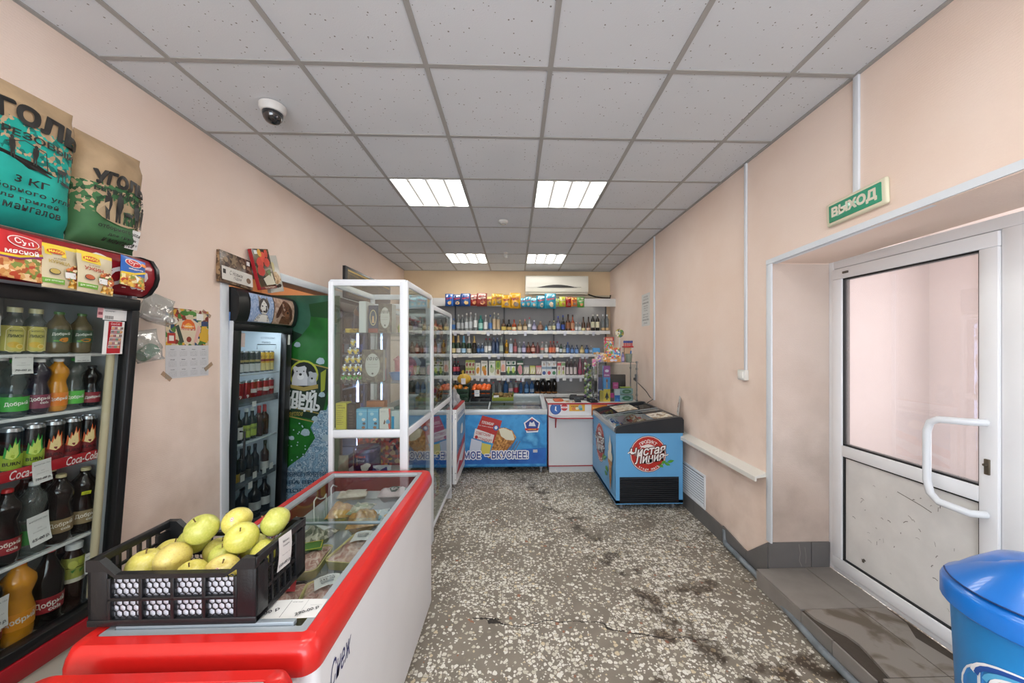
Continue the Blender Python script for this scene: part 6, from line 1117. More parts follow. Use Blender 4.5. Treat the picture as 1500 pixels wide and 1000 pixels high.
MB().rbox(-1.93, 1.72, 6.225, 6.25, 2.285, 2.42, .004).build('header_board', M('#DADBDA', .4), shv); MB().box(-1.93, 1.72, 6.25, 6.56, 2.40, 2.42).build('top_board', SW, shv, 0)
MB().lathe([(0, 0), (.035, 0), (.035, -.015), (.02, -.018)], 12, c=(1.3, 6.4, 2.40)).build('spot_lamp', emit('#FFF6E8', 9), shv)
CV = clearbottle('#AEB6B8', .34); CW_ = clearbottle('#D2D8D8', .34); TEAL = M('#1F7F78', .15, coat=.5); BRC = M('#4A2A16', .12, coat=.6); BLK2 = M('#15110F', .12, coat=.6); AMB = M('#A8451A', .12, coat=.6); PALE = clearbottle('#C9A878', .34); PINK = clearbottle('#B98A88', .34); BLU = M('#2C58A0', .15, coat=.5); ROUND = M('#7A5A48', .2, coat=.5); LIL = clearbottle('#9A9AC0', .34); REDB = M('#6E241C', .12, coat=.5); GOLD = M('#B98E2E', .25, .5); GRN2 = M('#1E3A26', .12, coat=.5); BLU2 = clearbottle('#6E86B0', .34)
D8 = 8.333
def row(ri, items, y0px, basepx, nm, group):
    z = RW[ri]; cnt = 0
    for it in sorted(items, key=lambda q: q[0]):
        px, top, r, kind, body, cap, band, desc = it[:8]
        h = max(.09, (basepx-top)*SY/541.4*1.0); x = xat(px, SY); cap_z = it[8] if len(it) > 8 else None
        bottle('bottle', '%s, %s from fridge side, %s shelf' % (desc, ORD[cnt], nm), 'bottle', loc(x, SY, z+.0015), h, r*.92, kind, body, cap, band, 10, group, capz=cap_z); cnt += 1
A = lambda cx: 640+cx/D8
B = lambda cx: 780+cx/D8
T1 = lambda t: 400+t/D8
T2 = lambda t: 490+t/D8
T3 = lambda t: 480+t/D8
LB = lambda c, a=.15, b=.5: [(a, b, c)]
r1 = [(A(205), T1(545), .034, 'tall', CW_, '#3C6BB0', LB('#3A6AA8'), 'clear bottle with blue label'), (A(262), T1(495), .034, 'tall', CV, '#D9DCDC', LB('#B9BEC0'), 'clear vodka bottle with grey label'), (A(310), T1(500), .034, 'tall', CV, '#C9CCCE', LB('#A9AEB0'), 'clear vodka bottle with silver label'),
 (A(362), T1(480), .036, 'tall', CW_, '#D9DCDC', LB('#C9CFD2'), 'tall clear bottle with pale label'), (A(412), T1(468), .036, 'tall', CW_, '#ECECEA', LB('#B9C0C4'), 'tall clear bottle with white cap'), (A(470), T1(480), .036, 'tall', CW_, '#C9CCCE', LB('#E0E2E2', .2, .6), 'clear bottle with large white label'), (A(535), T1(505), .042, 'tall', TEAL, '#4AA39A', LB('#9CCFC6'), 'teal-green bottle'), (A(597), T1(500), .037, 'vodka', CW_, '#E6E6E4', LB('#DCDCDA', .12, .55), 'clear bottle with white label'), (A(652), T1(500), .034, 'tall', CW_, '#2E5AA0', LB('#4A78B8'), 'clear bottle with blue cap'), (A(700), T1(468), .034, 'tall', CW_, '#DCD6C8', LB('#C4AE8E', .1, .65), 'tall bottle with beige label'), (A(748), T1(480), .034, 'tall', CW_, '#DCD6C8', LB('#C4AE8E', .1, .65), 'tall bottle with tan label'),
 (A(815), T1(550), .045, 'cognac', BRC, '#2a1c14', LB('#C9B25A', .08, .36), 'brown brandy bottle with yellow label'), (A(880), T1(555), .045, 'cognac', BLK2, '#17120e', LB('#B99A5A', .1, .34), 'black brandy bottle'), (A(943), T1(555), .042, 'cognac', AMB, '#8E2A1E', LB('#D9C9A0', .1, .34), 'amber red brandy bottle'), (A(1012), T1(560), .042, 'cognac', PALE, '#B9A888', LB('#D2C098', .1, .4), 'pale brandy bottle with cream label'), (A(1075), T1(552), .038, 'cognac', PALE, '#B96A72', LB('#D0BE9E', .1, .4), 'brandy bottle with pink cap'), (A(1130), T1(528), .034, 'vodka', CW_, '#A83238', LB('#D0D0D0', .3, .5), 'clear bottle with red cap'), (A(1188), T1(565), .042, 'flask', LIL, '#C9CCD6', LB('#B9B4CC'), 'greyish flask bottle'), (A(1262), T1(575), .055, 'flask', ROUND, '#C9B8A8', LB('#8E6A58', .2, .4), 'round brown flask'), (A(1333), T1(618), .026, 'flask', clearbottle('#5FA9D2', .6), '#2C4A6A', LB('#7CC4E6'), 'short sky-blue bottle'), (A(1378), T1(570), .03, 'vodka', CV, '#6A4A42', LB('#B9B2A4'), 'clear bottle with brown cap'), (A(1428), T1(568), .034, 'vodka', CV, '#D9D2A8', LB('#CFC99A'), 'clear bottle with yellowish label'),
 (A(1480), T1(512), .036, 'vodka', LIL, '#4A5AB0', LB('#8A98CC'), 'clear bottle with violet-blue cap'), (B(372), T1(500), .036, 'cognac', BLK2, '#3C58A8', LB('#2E4A96', .1, .4), 'dark bottle with blue label'), (B(435), T1(490), .045, 'cognac', BRC, '#2a1c14', LB('#8C5A3A'), 'brown squat liqueur bottle'), (B(490), T1(495), .036, 'cognac', AMB, '#3a261a', LB('#B98A6A'), 'amber liqueur bottle'), (B(535), T1(590), .028, 'vodka', CW_, '#E4DEDC', LB('#D6D8D8'), 'short clear bottle'), (B(577), T1(590), .028, 'vodka', CW_, '#D9A8A8', LB('#D6D8D8'), 'short clear bottle with pink cap'), (B(622), T1(520), .036, 'cognac', BRC, '#2a2018', LB('#D2C690', .05, .22), 'dark bottle with pale low label'), (B(683), T1(520), .036, 'cognac', BRC, '#2a2018', LB('#D9B49A', .05, .22), 'dark bottle with peach low label'), (B(737), T1(490), .036, 'tall', BLK2, '#E4E2D8', LB('#D9D6B8', .2, .55), 'dark bottle with ivory oval label'), (B(793), T1(490), .036, 'tall', BLK2, '#E4E2D8', LB('#D9D6B8', .2, .55), 'dark bottle with ivory label and white cap'), (B(860), T1(490), .034, 'tall', CV, '#C9CCCE', LB('#C9A878', .05, .2), 'clear bottle with gold foot label'), (B(910), T1(490), .034, 'tall', CV, '#D9DCDC', LB('#C9A878', .05, .2), 'clear bottle at the shelf end')]
for k, px in enumerate((604, 611, 619, 627, 636, 645, 653)): r1.append((px, 460+3*(k % 3), .034, 'tall' if k % 2 else 'flask', [CV, PALE, CW_][k % 3], '#C9CCCE', LB(['#C9BEB0', '#B9A28E', '#D98A6A'][k % 3]), 'pale bottle seen through the glass cabinet'))
row(0, r1, 0, 483.4, 'highest', 'bottles on the highest shelf')
CH = 'champ'
r2 = [(A(203), T2(15), .042, CH, GRN2, '#C9A24A', LB('#C9B88A', .06, .3), 'sparkling wine with gold foil', .62), (A(262), T2(15), .044, CH, GRN2, '#D9C08A', LB('#C4C4C2', .06, .3), 'sparkling wine with gold neck and silver label', .62), (A(326), T2(18), .044, CH, GRN2, '#6FB4DC', LB('#9CC0DC', .06, .3), 'sparkling wine with light blue foil', .62), (A(393), T2(25), .044, CH, GRN2, '#D9D6CC', LB('#C9C6B8', .06, .3), 'sparkling wine with white foil', .62), (A(456), T2(22), .044, CH, BLK2, '#D0B472', LB('#3A3426', .06, .3), 'dark sparkling wine with golden foil', .62),
 (A(507), T2(110), .032, 'vodka', BLU2, '#C9CFD6', LB('#3C70B0', .2, .5), 'short clear bottle with blue label'), (A(553), T2(110), .032, 'vodka', BLU2, '#C9CFD6', LB('#4A7CB8', .2, .5), 'short bottle with bright blue label'), (A(600), T2(48), .032, 'tall', CV, '#A8283A', LB('#D9D9D6', .1, .5), 'clear bottle with red cap and white label'), (A(645), T2(48), .034, 'tall', CV, '#A8283A', LB('#DCDCDA', .2, .5), 'bottle with red cap and large white label'), (A(692), T2(40), .034, 'tall', BLU2, '#8A98B4', [], 'grey-blue bottle without label'), (A(736), T2(40), .034, 'tall', BLU2, '#8A98B4', [], 'second grey-blue bottle without label'), (A(785), T2(35), .038, 'tall', CV, '#9AAAA0', LB('#A4B0A4'), 'greenish clear bottle'), (A(850), T2(65), .034, 'tall', GOLD, '#C9A03A', LB('#5A4218', .2, .5), 'golden bottle'), (A(903), T2(50), .036, 'tall', CW_, '#E2E4E6', LB('#B9C9DC', .1, .65), 'white-blue bottle'), (A(955), T2(55), .036, 'tall', PINK, '#A85A5E', LB('#B0646A'), 'rose-coloured bottle'), (A(1010), T2(92), .036, 'vodka', CV, '#C9CCCE', LB('#A9AEB0'), 'plain clear bottle'), (A(1062), T2(90), .038, 'vodka', LIL, '#C9C6D9', LB('#C4BCD9'), 'bottle with lilac label'), (A(1118), T2(92), .04, 'vodka', BRC, '#3a2418', LB('#8E4A3A'), 'brown rum bottle'), (A(1174), T2(92), .042, 'vodka', REDB, '#2a1c1a', LB('#D0A89A', .2, .5), 'red-brown bottle with pink label'), (A(1230), T2(95), .036, 'vodka', PINK, '#5a4442', LB('#6A3A3E'), 'dull rose bottle'), (A(1286), T2(90), .036, 'vodka', CW_, '#E2C4C0', LB('#D98A7A', .3, .5), 'clear bottle with coral label'), (A(1336), T2(90), .036, 'vodka', CW_, '#E4E4E4', LB('#D9D6D2'), 'clear bottle with white cap and label'), (A(1387), T2(82), .034, 'vodka', PINK, '#C95A4A', LB('#D9704A', .1, .5), 'orange-labelled bottle'), (A(1426), T2(82), .034, 'vodka', PINK, '#C95A4A', LB('#D27858', .1, .5), 'coral-labelled bottle'), (A(1470), T2(85), .034, 'vodka', CV, '#8E1E2E', LB('#D9D6D6'), 'clear bottle with crimson cap'),
 (B(347), T3(198), .03, 'vodka', GRN2, '#1d1d1d', LB('#B9C4CC'), 'small dark bottle'), (B(390), T3(208), .032, 'vodka', CV, '#C9CCCE', LB('#B9B8A4'), 'clear bottle with beige label'), (B(430), T3(178), .034, 'tall', BLU2, '#5A6EA8', LB('#5A80BC', .1, .5), 'clear bottle with navy cap'), (B(485), T3(212), .034, 'vodka', BLU2, '#3a4a5a', LB('#6A90C4', .1, .5), 'blue-labelled bottle'), (B(540), T3(210), .034, 'vodka', BLU2, '#3a4a5a', LB('#6A90C4', .1, .5), 'another blue-labelled bottle'), (B(604), T3(212), .042, 'flask', clearbottle('#C9B884', .6), '#2a2a28', LB('#D9C48A'), 'yellowish flask bottle'), (B(662), T3(212), .036, 'vodka', BLU2, '#2E3A5A', LB('#5F92D4', .1, .5), 'bottle with sky blue label'), (B(715), T3(222), .034, 'vodka', CV, '#C9CCD6', LB('#9AACC4'), 'clear bottle near the sweets stand')]
for k, px in enumerate((604, 612, 621, 630, 638, 645, 653)): r2.append((px, 498+2*(k % 3), .036, 'tall', [PALE, REDB, PINK, CV][k % 4], ['#8E3A3A', '#C9CCCE'][k % 2], LB(['#C9B49A', '#D9C4C0', '#B98A6A'][k % 3]), 'wine bottle seen through the glass cabinet'))
row(1, r2, 0, 518.2, 'second', 'bottles on the second shelf')
# third shelf: cartons, juices, milk
GJ = 'juices and milk on the third shelf'
def juice(px, top, wpx, base, shapes=None, label='', cap=None, gable=False, zb=RW[2], d=.07, name='juice_carton'):
    w = wpx*SY/541.4; h = (549.5-top)*SY/541.4; x = xat(px, SY); mb = MB()
    if gable: mb.box(-w/2, w/2, -d/2, d/2, 0, h*.74).prism([(-d/2, h*.74), (d/2, h*.74), (.004, h*.92), (.004, h*.97), (-.004, h*.97), (-.004, h*.92)], -w/2, w/2, 'x')
    else: mb.rbox(-w/2, w/2, -d/2, d/2, 0, h, .003, seg=1)
    o = mb.fix().build(name, base, None, 30, loc(x, SY-.03, zb+.0015)); tag(o, label, 'carton', GJ)
    if cap: MB().lathe([(.017, 0), (.017, .022), (0, .022)], 10, T=Matrix.Translation((0, -d*.28, h*.82)) @ Matrix.Rotation(.8, 4, 'X') if gable else Matrix.Translation((0, 0, h))).build('cap', cap, o)
    if shapes:
        f = plane((0, -d/2, 0), (1, 0, 0), (0, 0, 1)); decal('print', o, lambda u, v, hh: f(u*w, v*h, hh), shapes)
    return o
fruit = lambda c, s, u=.05, v=.35, r=.28: ('p', blob(u, v, r, 12, .2, s, .75), c)
for i, cx in enumerate((215, 260)):
    o = bottle('cola_bottle', ['small dark cola bottle with pink label, first of the pair on the third shelf', 'small dark cola bottle with pink label, second of the pair on the third shelf'][i], 'bottle', loc(xat(A(cx), SY), SY, RW[2]+.0015), .235, .032, 'petb', BLK2, '#A8283A', [(.3, .62, '#D05A68'), (.05, .25, '#2A3350')], 10, GJ)
juice(A(322), T2(375), 6.0, '#221F1E', [('r', -.5, .12, .5, .5, '#3a3226'), fruit('#C9B03A', 1)], 'dark box with a yellow picture on the third shelf')
for t in range(2):
    for k in range(3): juice(A(373+k*38.5), T2(315 if t == 0 else 405)+(549.5-T2(405)-.6 if t == 0 else 0)*0+ (0 if t else 10.2), 4.4, '#CFCDB0', [('r', -.5, .72, .5, 1, '#9CA84A'), fruit('#8E3A3E', k+t*3, 0, .45, .3), ('r', -.5, .05, .5, .2, '#C9B88A')], 'small multipack juice carton, %s in the %s row' % (ORD[k], ['upper', 'lower'][t]), zb=RW[2]+(.1245 if t == 0 else 0))
juice(A(505), T2(345), 7.2, '#E0DDD2', [fruit('#D9983A', 2, 0, .4, .34), ('t', 'сок', 0, .8, .5, .1, '#4E7A3A', {'b': .04})], 'white juice carton with an orange picture, narrow one')
juice(A(582), T2(320), 9.4, '#E4E2D8', [fruit('#D9A23A', 4, -.05, .45, .3), fruit('#D9842E', 5, .1, .2, .26), ('t', 'Добрый', 0, .85, .7, .09, '#4E6A3A', {'b': .04}), fruit('#5E8A3A', 6, .2, .62, .12)], 'wide white juice carton with oranges')
juice(A(676), T2(318), 9.4, '#DCDFD2', [fruit('#B9C49A', 4, 0, .4, .34), ('t', 'Добрый', 0, .85, .7, .09, '#4E7A3A', {'b': .04}), fruit('#4E8A4A', 6, -.1, .62, .14)], 'wide white juice carton with green apple')
juice(A(748), T2(318), 6.6, '#9CB04A', [('r', -.5, 0, .5, .4, '#D9CFB8'), fruit('#8E5A36', 3, 0, .24, .26), fruit('#5E8A2E', 3, 0, .7, .3)], 'green carton with a brown fruit at its foot')
juice(A(810), T2(318), 7.2, '#E2DAD2', [('r', -.5, 0, .5, .22, '#2E2A28'), fruit('#E0A08A', 3, 0, .5, .36), ('e', 0, .85, .2, .07, '#C9C2C4')], 'white and pink carton with black foot')
for i, cx in enumerate((875, 934)): juice(A(cx), T2(318), 6.4, '#DDE0DA', [('r', -.5, 0, .5, .30, '#2E5A36'), ('r', -.5, .62, .5, .72, '#1F4A38'), fruit('#B4CC5A', i, 0, .36, .3)], ['gabled apple juice carton with green cap, first of two', 'gabled apple juice carton with green cap, second of two'][i], '#2E5A48', True)
juice(A(1015), T2(318), 8.6, '#26543A', [('r', -.5, .74, .5, .84, '#D9DCD2'), fruit('#C98A8E', 5, 0, .38, .42)], 'dark green carton with pink fruit')
for i, cx in enumerate((1090, 1165, 1240)): juice(A(cx), T2(380), 8.2, ['#C9C4B4', '#C9C88A', '#C9A8A0'][i], [('p', [(-.3, .1), (-.1, .8), (.0, .5)], '#E6E4DC'), ('p', [(.05, .1), (.25, .85), (.4, .4)], '#E2E0D4'), ('r', -.5, 0, .5, .14, '#3E2A2E'), ('r', -.5, .86, .5, 1, ['#8E8A9A', '#A8B04A', '#D06A72'][i])], ['low baby-food carton, grey-topped', 'low baby-food carton, yellow-green one', 'low baby-food carton, pink-topped'][i])
for i, (cx, c) in enumerate(((1305, '#3A5490'), (1366, '#B43A3E'), (1425, '#3A7A4E'))): juice(A(cx), T2(318), 7.0, '#DCDEE0', [('e', 0, .16, .34, .13, c), ('r', -.5, .42, .5, .58, '#3E4E5A' if i == 2 else '#8AA0B4'), ('e', 0, .72, .24, .07, '#C9B8A8')], ['gabled milk carton with a blue disc', 'gabled milk carton with a red disc', 'gabled milk carton with a green disc'][i], '#E2E2E0', True)
for i in range(2): juice(B(320+i*50), T3(418)+0, 5.6, '#DAD4CC', [('r', -.5, .72, .5, .92, '#B84A52' if i == 0 else '#7A9A6A'), fruit('#8E5A56', i, 0, .5, .2), fruit('#B4C06A', i+2, 0, .22, .22)], ['tall milk carton with a red band by the rose bottles', 'tall milk carton with a green band by the rose bottles'][i])
for i, cx in enumerate((424, 472, 520)): bottle('bottle', ['syrup bottle with white label, first of three on the third shelf', 'syrup bottle with white label, second of three on the third shelf', 'syrup bottle with white label, third of three on the third shelf'][i], 'bottle', loc(xat(B(cx), SY), SY, RW[2]+.0015), .27, .027, 'tall', clearbottle('#8A7A80', .34), '#C9C4C0', [(.06, .5, '#DCD2D0')], 10, GJ)
for i, cx in enumerate((580, 645)): bottle('bottle', ['rose lemonade bottle, first of two on the third shelf', 'rose lemonade bottle, second of two on the third shelf'][i], 'bottle', loc(xat(B(cx), SY), SY, RW[2]+.0015), .29, .036, 'petb', clearbottle('#B87A90', .6), '#C9A8B0', [(.1, .3, '#B0486A')], 10, GJ)
for k, px in enumerate((604, 613, 622, 632, 641, 650, 658)): bottle('bottle', 'pale bottle on the third shelf behind the glass cabinets, %s along' % ORD[k], 'bottle', loc(xat(px, SY), SY, RW[2]+.0015), .24, .036, 'petb', [clearbottle('#C9C8B0', .34), clearbottle('#C4B4A0', .34)][k % 2], ['#E2E2E0', '#D9C9A8'][k % 2], [(.1, .4, ['#B9C0A4', '#C9B0A0', '#A8B49A'][k % 3])], 10, GJ)
# lowest shelf: water and beer
GW = 'big bottles on the lowest shelf'
wat = clearbottle('#B4BCC0', .4); wbl = clearbottle('#4A7AB0', .6)
for i, (cx, t, m, c, b, L) in enumerate(((690, 585, wat, '#A8283A', [], 'clear water bottle with red cap, first of two'), (766, 575, wat, '#A8283A', [], 'clear water bottle with red cap, second of two'), (840, 572, wbl, '#2E5AA0', [], 'blue water bottle next to the clear ones'), (903, 572, wat, '#3A4A9A', [(.2, .45, '#C9A8B0')], 'clear water bottle with pink label'), (966, 572, wat, '#A8283A', [(.12, .5, '#B8283A')], 'water bottle with wide red label'), (1026, 572, wbl, '#A83A4A', [], 'slim blue water bottle with red cap'), (1095, 582, wbl, '#2E5AA0', [(.15, .45, '#6A9AC4')], 'squat blue water bottle with pale label'), (1160, 575, wbl, '#2E4A8A', [(.15, .4, '#8AA0B8')], 'blue water bottle beside the beer'))):
    bottle('water_bottle', L+' on the lowest shelf', 'bottle', loc(xat(A(cx), SY), SY, RW[3]+.0015), (577-T2(t))*SY/541.4, .04 if i != 5 else .026, 'big', m, c, b, 12, GW, capr=.016)
for i, cx in enumerate((1226, 1296, 1366, 1436)):
    bottle('beer_bottle', 'large dark plastic beer bottle, %s of four on the lowest shelf' % ORD[i], 'bottle', loc(xat(A(cx), SY), SY, RW[3]+.0015), .262, .046, 'big', BLK2, '#17120f', [(.05, .14, '#8A5A2A')], 14, GW, capr=.018)
# crisps hung along the header
GC_ = 'crisp packets along the shelf header'
cr_n = [0]
def crisps(px, wpx, t, b, c, c2, label):
    cr_n[0] += 1; Y = 6.18-.065*(cr_n[0] % 2); k = Y/541.4; w, h = wpx*k, (b-t)*k; z = 1.6-(b-508)*k; mb, F = pouch(w, h, .06, 8, 8, int(px) % 40, .25, (.08, .08))
    o = mb.build('crisp_packet', M(c, .3, noise=.15, nscale=25, coat=.3), None, 60, loc(xat(px, Y), Y+.008, z, -PI/2) @ Matrix.Translation((0, -w/2, 0))); tag(o, label+' on the shelf header', 'crisps', GC_)
    decal('print', o, lambda u, v, hh: F((u+.5)*w, v*h, hh+.003), [('p', [(-.36, .72), (.36, .80), (.36, .92), (-.3, .92)], c2[1]), ('t', 'Кириешки' if c2[2] else 'Чипсы', 0, .62, .7, .2, c2[0], {'b': .06, 'rot': .12}), ('p', blob(.08, .26, .2, 12, .3, int(px) % 9, .8), c2[3])], step=.0003)
BLc, RDc, YLc, TLc = ('#C8383A', '#D9DDE2', 1, '#C9A86A'), ('#E0D0C4', '#D9C8B8', 1, '#C98A5A'), ('#A82A5A', '#EBD27A', 0, '#8A7A6A'), ('#C8383A', '#DCE6E8', 1, '#B9A890')
for px, w, t, b, c, c2, L in ((A(150), 12, 255, 405, '#1F5AA8', BLc, 'blue crisp packet, nearest the fridge wall'), (A(245), 12.5, 262, 405, '#1A3E78', BLc, 'dark blue crisp packet, second along'), (A(350), 14, 250, 405, '#1C4484', BLc, 'larger dark blue crisp packet'), (A(452), 11.5, 260, 400, '#8E2E26', RDc, 'smaller brick-red crisp packet'), (A(550), 15, 245, 405, '#8A3630', RDc, 'larger brick-red crisp packet'), (A(640), 9, 285, 398, '#D9B862', YLc, 'small pale yellow crisp packet'), (A(697), 6.5, 250, 398, '#DBA826', YLc, 'narrow yellow crisp packet'), (A(755), 12, 252, 392, '#C9A02A', YLc, 'dull yellow crisp packet'), (A(842), 13, 265, 420, '#D9A326', YLc, 'bright yellow crisp packet'), (A(955), 16.5, 240, 430, '#DEA21E', YLc, 'largest golden crisp packet'), (A(1050), 7, 302, 410, '#3A98B8', TLc, 'small teal crisp packet'), (A(1112), 9, 285, 412, '#3FA0BC', TLc, 'pale teal crisp packet'), (A(1180), 9.5, 300, 418, '#4AA2BA', TLc, 'teal crisp packet with grey print'), (A(1270), 13.5, 272, 430, '#1E86A0', TLc, 'deep teal crisp packet next to the largest teal one'), (A(1385), 16.5, 245, 430, '#1F88A2', TLc, 'largest teal crisp packet'), (B(305), 7.5, 310, 400, '#A8C46A', RDc, 'small light green crisp packet'), (B(367), 9.5, 285, 405, '#B9C03A', RDc, 'yellow-green crisp packet'), (B(440), 8.5, 285, 412, '#B02A26', YLc, 'red crisp packet among the green ones'), (B(508), 9, 290, 402, '#C9742A', YLc, 'orange and green crisp packet'), (B(590), 10.5, 290, 415, '#5EA848', RDc, 'green crisp packet, last by the door wall')):
    crisps(px, w, T1(t), T1(b), c, c2, L)
# air conditioner
ac = thing('air_conditioner', 'white wall-mounted air conditioner above the bottle shelves', 'air conditioner', loc(.73, YB, 2.53))
ap = [(-.002, .0), (-.12, .0), (-.175, .035), (-.195, .09), (-.20, .2), (-.19, .29), (-.175, .31), (-.002, .315)]
mb = MB(); mb.prism(ap, -.548, .548, 'x').fix().build('case', M('#DDD9CC', .3), ac, 25)
MB().prism([(-.2, .10), (-.206, .12), (-.208, .2), (-.2, .285), (-.19, .286), (-.19, .10)], -.535, .535, 'x').fix().build('front_panel', M('#E0DCD0', .25), ac, 25)
decal('louver_opening', ac, lambda u, v, h: Vector((u, -.2065-h-max(0, .12-v)*-.02, v)), [('p', [(-.36+.72*i/12, .098+.052*math.sin(PI*i/12)) for i in range(13)], '#2A2622'), ('r', .3, .105, .42, .112, '#8a867c')], h0=.003)
MB().rbox(-.5, .5, -.17, -.13, -.006, .008, .003).build('louver', M('#C9C4B6', .4), ac)
tag(MB().rbox(-.4, 1.0, -.06, -.002, -.06, -.012, .004).build('pipe_duct', M('#B9AE98', .5), None, 35, loc(.70, YB, 2.53)), 'cream pipe duct under the air conditioner', 'duct')
tag(MB().tube([(1.3, YB-.085, 2.53), (1.42, YB-.09, 2.49), (1.55, YB-.085, 2.475), (1.69, YB-.08, 2.47), (1.695, YB-.08, 2.52)], .012, 6).build('drain_hose', M('#2B2622', .6), ang=60), 'black hose from the air conditioner to the corner', 'hose')
# ============================================================ blue ice cream freezer at the back
bz = thing('ice_cream_freezer', 'blue glass-topped ice cream freezer with a cone picture on its front', 'freezer', loc(0, 0, 0))
bx0, bx1, by0, by1 = -1.12, .402, 4.66, 5.38
def zs(y): return .81+(y-by0)*.155
mb = MB(); mb.box(bx0, bx1, by0, by0+.05, .095, .75).box(bx0, bx0+.05, by0+.05, by1, .095, .75).box(bx1-.05, bx1, by0+.05, by1, .095, .75).box(bx0, bx1, by1-.05, by1, .095, .75).box(bx0, bx1, by0, by1, .09, .2)
mb.build('body', M('#2A80C2', .35), bz, 0)
def slab(x0, x1, y0, y1, t0, t1):
    return MB().prism([(y0, zs(y0)-t0), (y1, zs(y1)-t0), (y1, zs(y1)+t1), (y0, zs(y0)+t1)], x0, x1, 'x').fix()
TF = M('#C4CACE', .3, .2)
for a in ((bx0-.004, bx0+.05, by0-.004, by1), (bx1-.05, bx1+.004, by0-.004, by1)): slab(*a, .062, .0).build('top_frame', TF, bz)
MB().rbox(bx0-.004, bx1+.004, by0-.008, by0+.045, .748, .812, .006).build('front_rail', TF, bz); slab(bx0, bx1, by1-.04, by1, .12, 0).build('top_frame', TF, bz)
slab(bx0+.05, -.32, by0+.04, by1-.03, .012, -.006).build('lid_pane', GL, bz, 0); slab(-.36, bx1-.05, by0+.04, by1-.03, .024, -.018).build('lid_pane', GL, bz, 0); slab(-.345, -.325, by0+.04, by1-.03, .02, .0).build('pane_edge', TF, bz)
LIN = M('#D9DDE0', .4); MB().box(bx0+.051, bx1-.051, by0+.051, by1-.051, .42, .43).box(bx0+.051, bx1-.051, by0+.051, by0+.056, .43, .745).box(bx0+.051, bx1-.051, by1-.056, by1-.051, .43, .75).box(bx0+.051, bx0+.056, by0+.06, by1-.06, .43, .745).box(bx1-.056, bx1-.051, by0+.06, by1-.06, .43, .745).build('liner', LIN, bz, 0)
for k, x in enumerate((-.9, -.56, -.22, .12)):
    b = MB()
    for zz in (.45, .55): b.tube([(x-.13, by0+.08, zz), (x+.13, by0+.08, zz), (x+.13, by1-.08, zz), (x-.13, by1-.08, zz)], .004, 5, closed=True)
    for j in range(7): b.tube([(x-.12+j*.04, by0+.08, .45), (x-.12+j*.04, by0+.08, .55)], .002, 4); b.tube([(x-.12+j*.04, by1-.08, .45), (x-.12+j*.04, by1-.08, .55)], .002, 4)
    b.build('wire_basket', wire, bz, 60)
ICP = [speck(['#C9504A', '#E2E0DC', '#8E2A2E', '#D9B48A'], 30, .3), speck(['#4A78B8', '#E2E4E8', '#2E4A8E', '#C9D6E2'], 30, .3), speck(['#B9A88A', '#6A4A36', '#E2DCC8', '#8E6A4A'], 30, .3)]
for k in range(9):
    mb, F = pouch(.15, .15, .07, 8, 8, 90+k, .25); tag(mb.build('ice_cream_pack', ICP[(k*2+k//3) % 3], None, 60, loc(-.56+.34*(k % 3), by0+.155+.19*(k//3), .61, .1*k) @ Matrix.Rotation(-PI/2, 4, 'Y') @ Matrix.Translation((.04, -.08, -.08))), '%s ice cream pack, %s row in blue freezer, %s from gate' % (['red and white', 'blue and white', 'brown'][(k*2+k//3) % 3], ['front', 'middle', 'rear'][k//3], ORD[k % 3]), 'ice cream', 'packs in the blue freezer')
for x in (bx0+.1, bx1-.07):
    for y in (by0+.06, by1-.1): MB().lathe([(0, -.012), (.032, -.012), (.032, .012), (0, .012)], 12, T=Matrix.Translation((x, y, .034)) @ Matrix.Rotation(PI/2, 4, 'Y')).box(x-.018, x+.018, y-.02, y+.02, .06, .092).build('castor', M('#8A8D90', .4), bz)
def Q(cx, cy): px, py = 580+cx/6.25, 560+cy/6.25; return (-.601+(px-684)*.008562, .806-(py-600.5)*.00862)
def QQ(*p): return [Q(a, b) for a, b in p]
SKYB = speck(['#2A86C8', '#3C98D4', '#2478B8', '#58ACDC'], 4, .4, 'n', detail=5); DKB = speck(['#1C5AAE', '#2468BA', '#184E9C'], 5, .4, 'n', detail=5); WAF = speck(['#B98242', '#8E5A26', '#D09A54', '#A8702F'], 45, .4)
sh = [('r', bx0+.005, .10, bx1-.003, .745, SKYB), ('p', QQ((282, 745), (282, 705), (400, 700), (800, 650), (1160, 610), (1375, 600), (1375, 745)), DKB),
      ('p', QQ((690, 510), (785, 540), (770, 640), (668, 640)), '#C4CDDC'), ('p', QQ((785, 550), (870, 570), (850, 690), (775, 640)), '#D0C45A'),
      ('p', QQ((790, 300), (970, 350), (905, 560), (705, 505)), '#B22E28'), ('t', 'ПЛОМБИР', *Q(840, 372), .15, .036, '#E9E2DE', {'b': .04, 'rot': -.2}), ('t', 'в вафельном стаканчике', *Q(825, 402), .2, .02, '#E9E2DE', {'rot': -.2}), ('p', QQ((725, 418), (900, 480), (880, 555), (708, 505)), '#DDD6D2'), ('t', 'СОВЕТСКИЙ', *Q(798, 467), .185, .045, '#A8282A', {'b': .05, 'rot': -.22}), ('t', 'СТАНДАРТ', *Q(812, 525), .175, .045, '#A8282A', {'b': .05, 'rot': -.22}), ('e', *Q(735, 497), .02, .022, '#A8282A'),
      ('p', QQ((940, 415), (1000, 412), (1065, 440), (1100, 500), (1095, 520), (960, 690), (850, 690), (875, 600))  , WAF), ('p', QQ((940, 425), (985, 415), (1060, 445), (1085, 515), (1075, 530), (1010, 525), (960, 490)), '#DAD6BE'), ('e', *Q(915, 415), .035, .035, '#2A5AA0'), ('e', *Q(915, 412), .02, .022, '#DDE2E8')]
for k in range(7): a = 900+k*26; sh.append(('l', QQ((a+80, 520+k*3), (a-10, 690)), .006, '#7A4A20'))
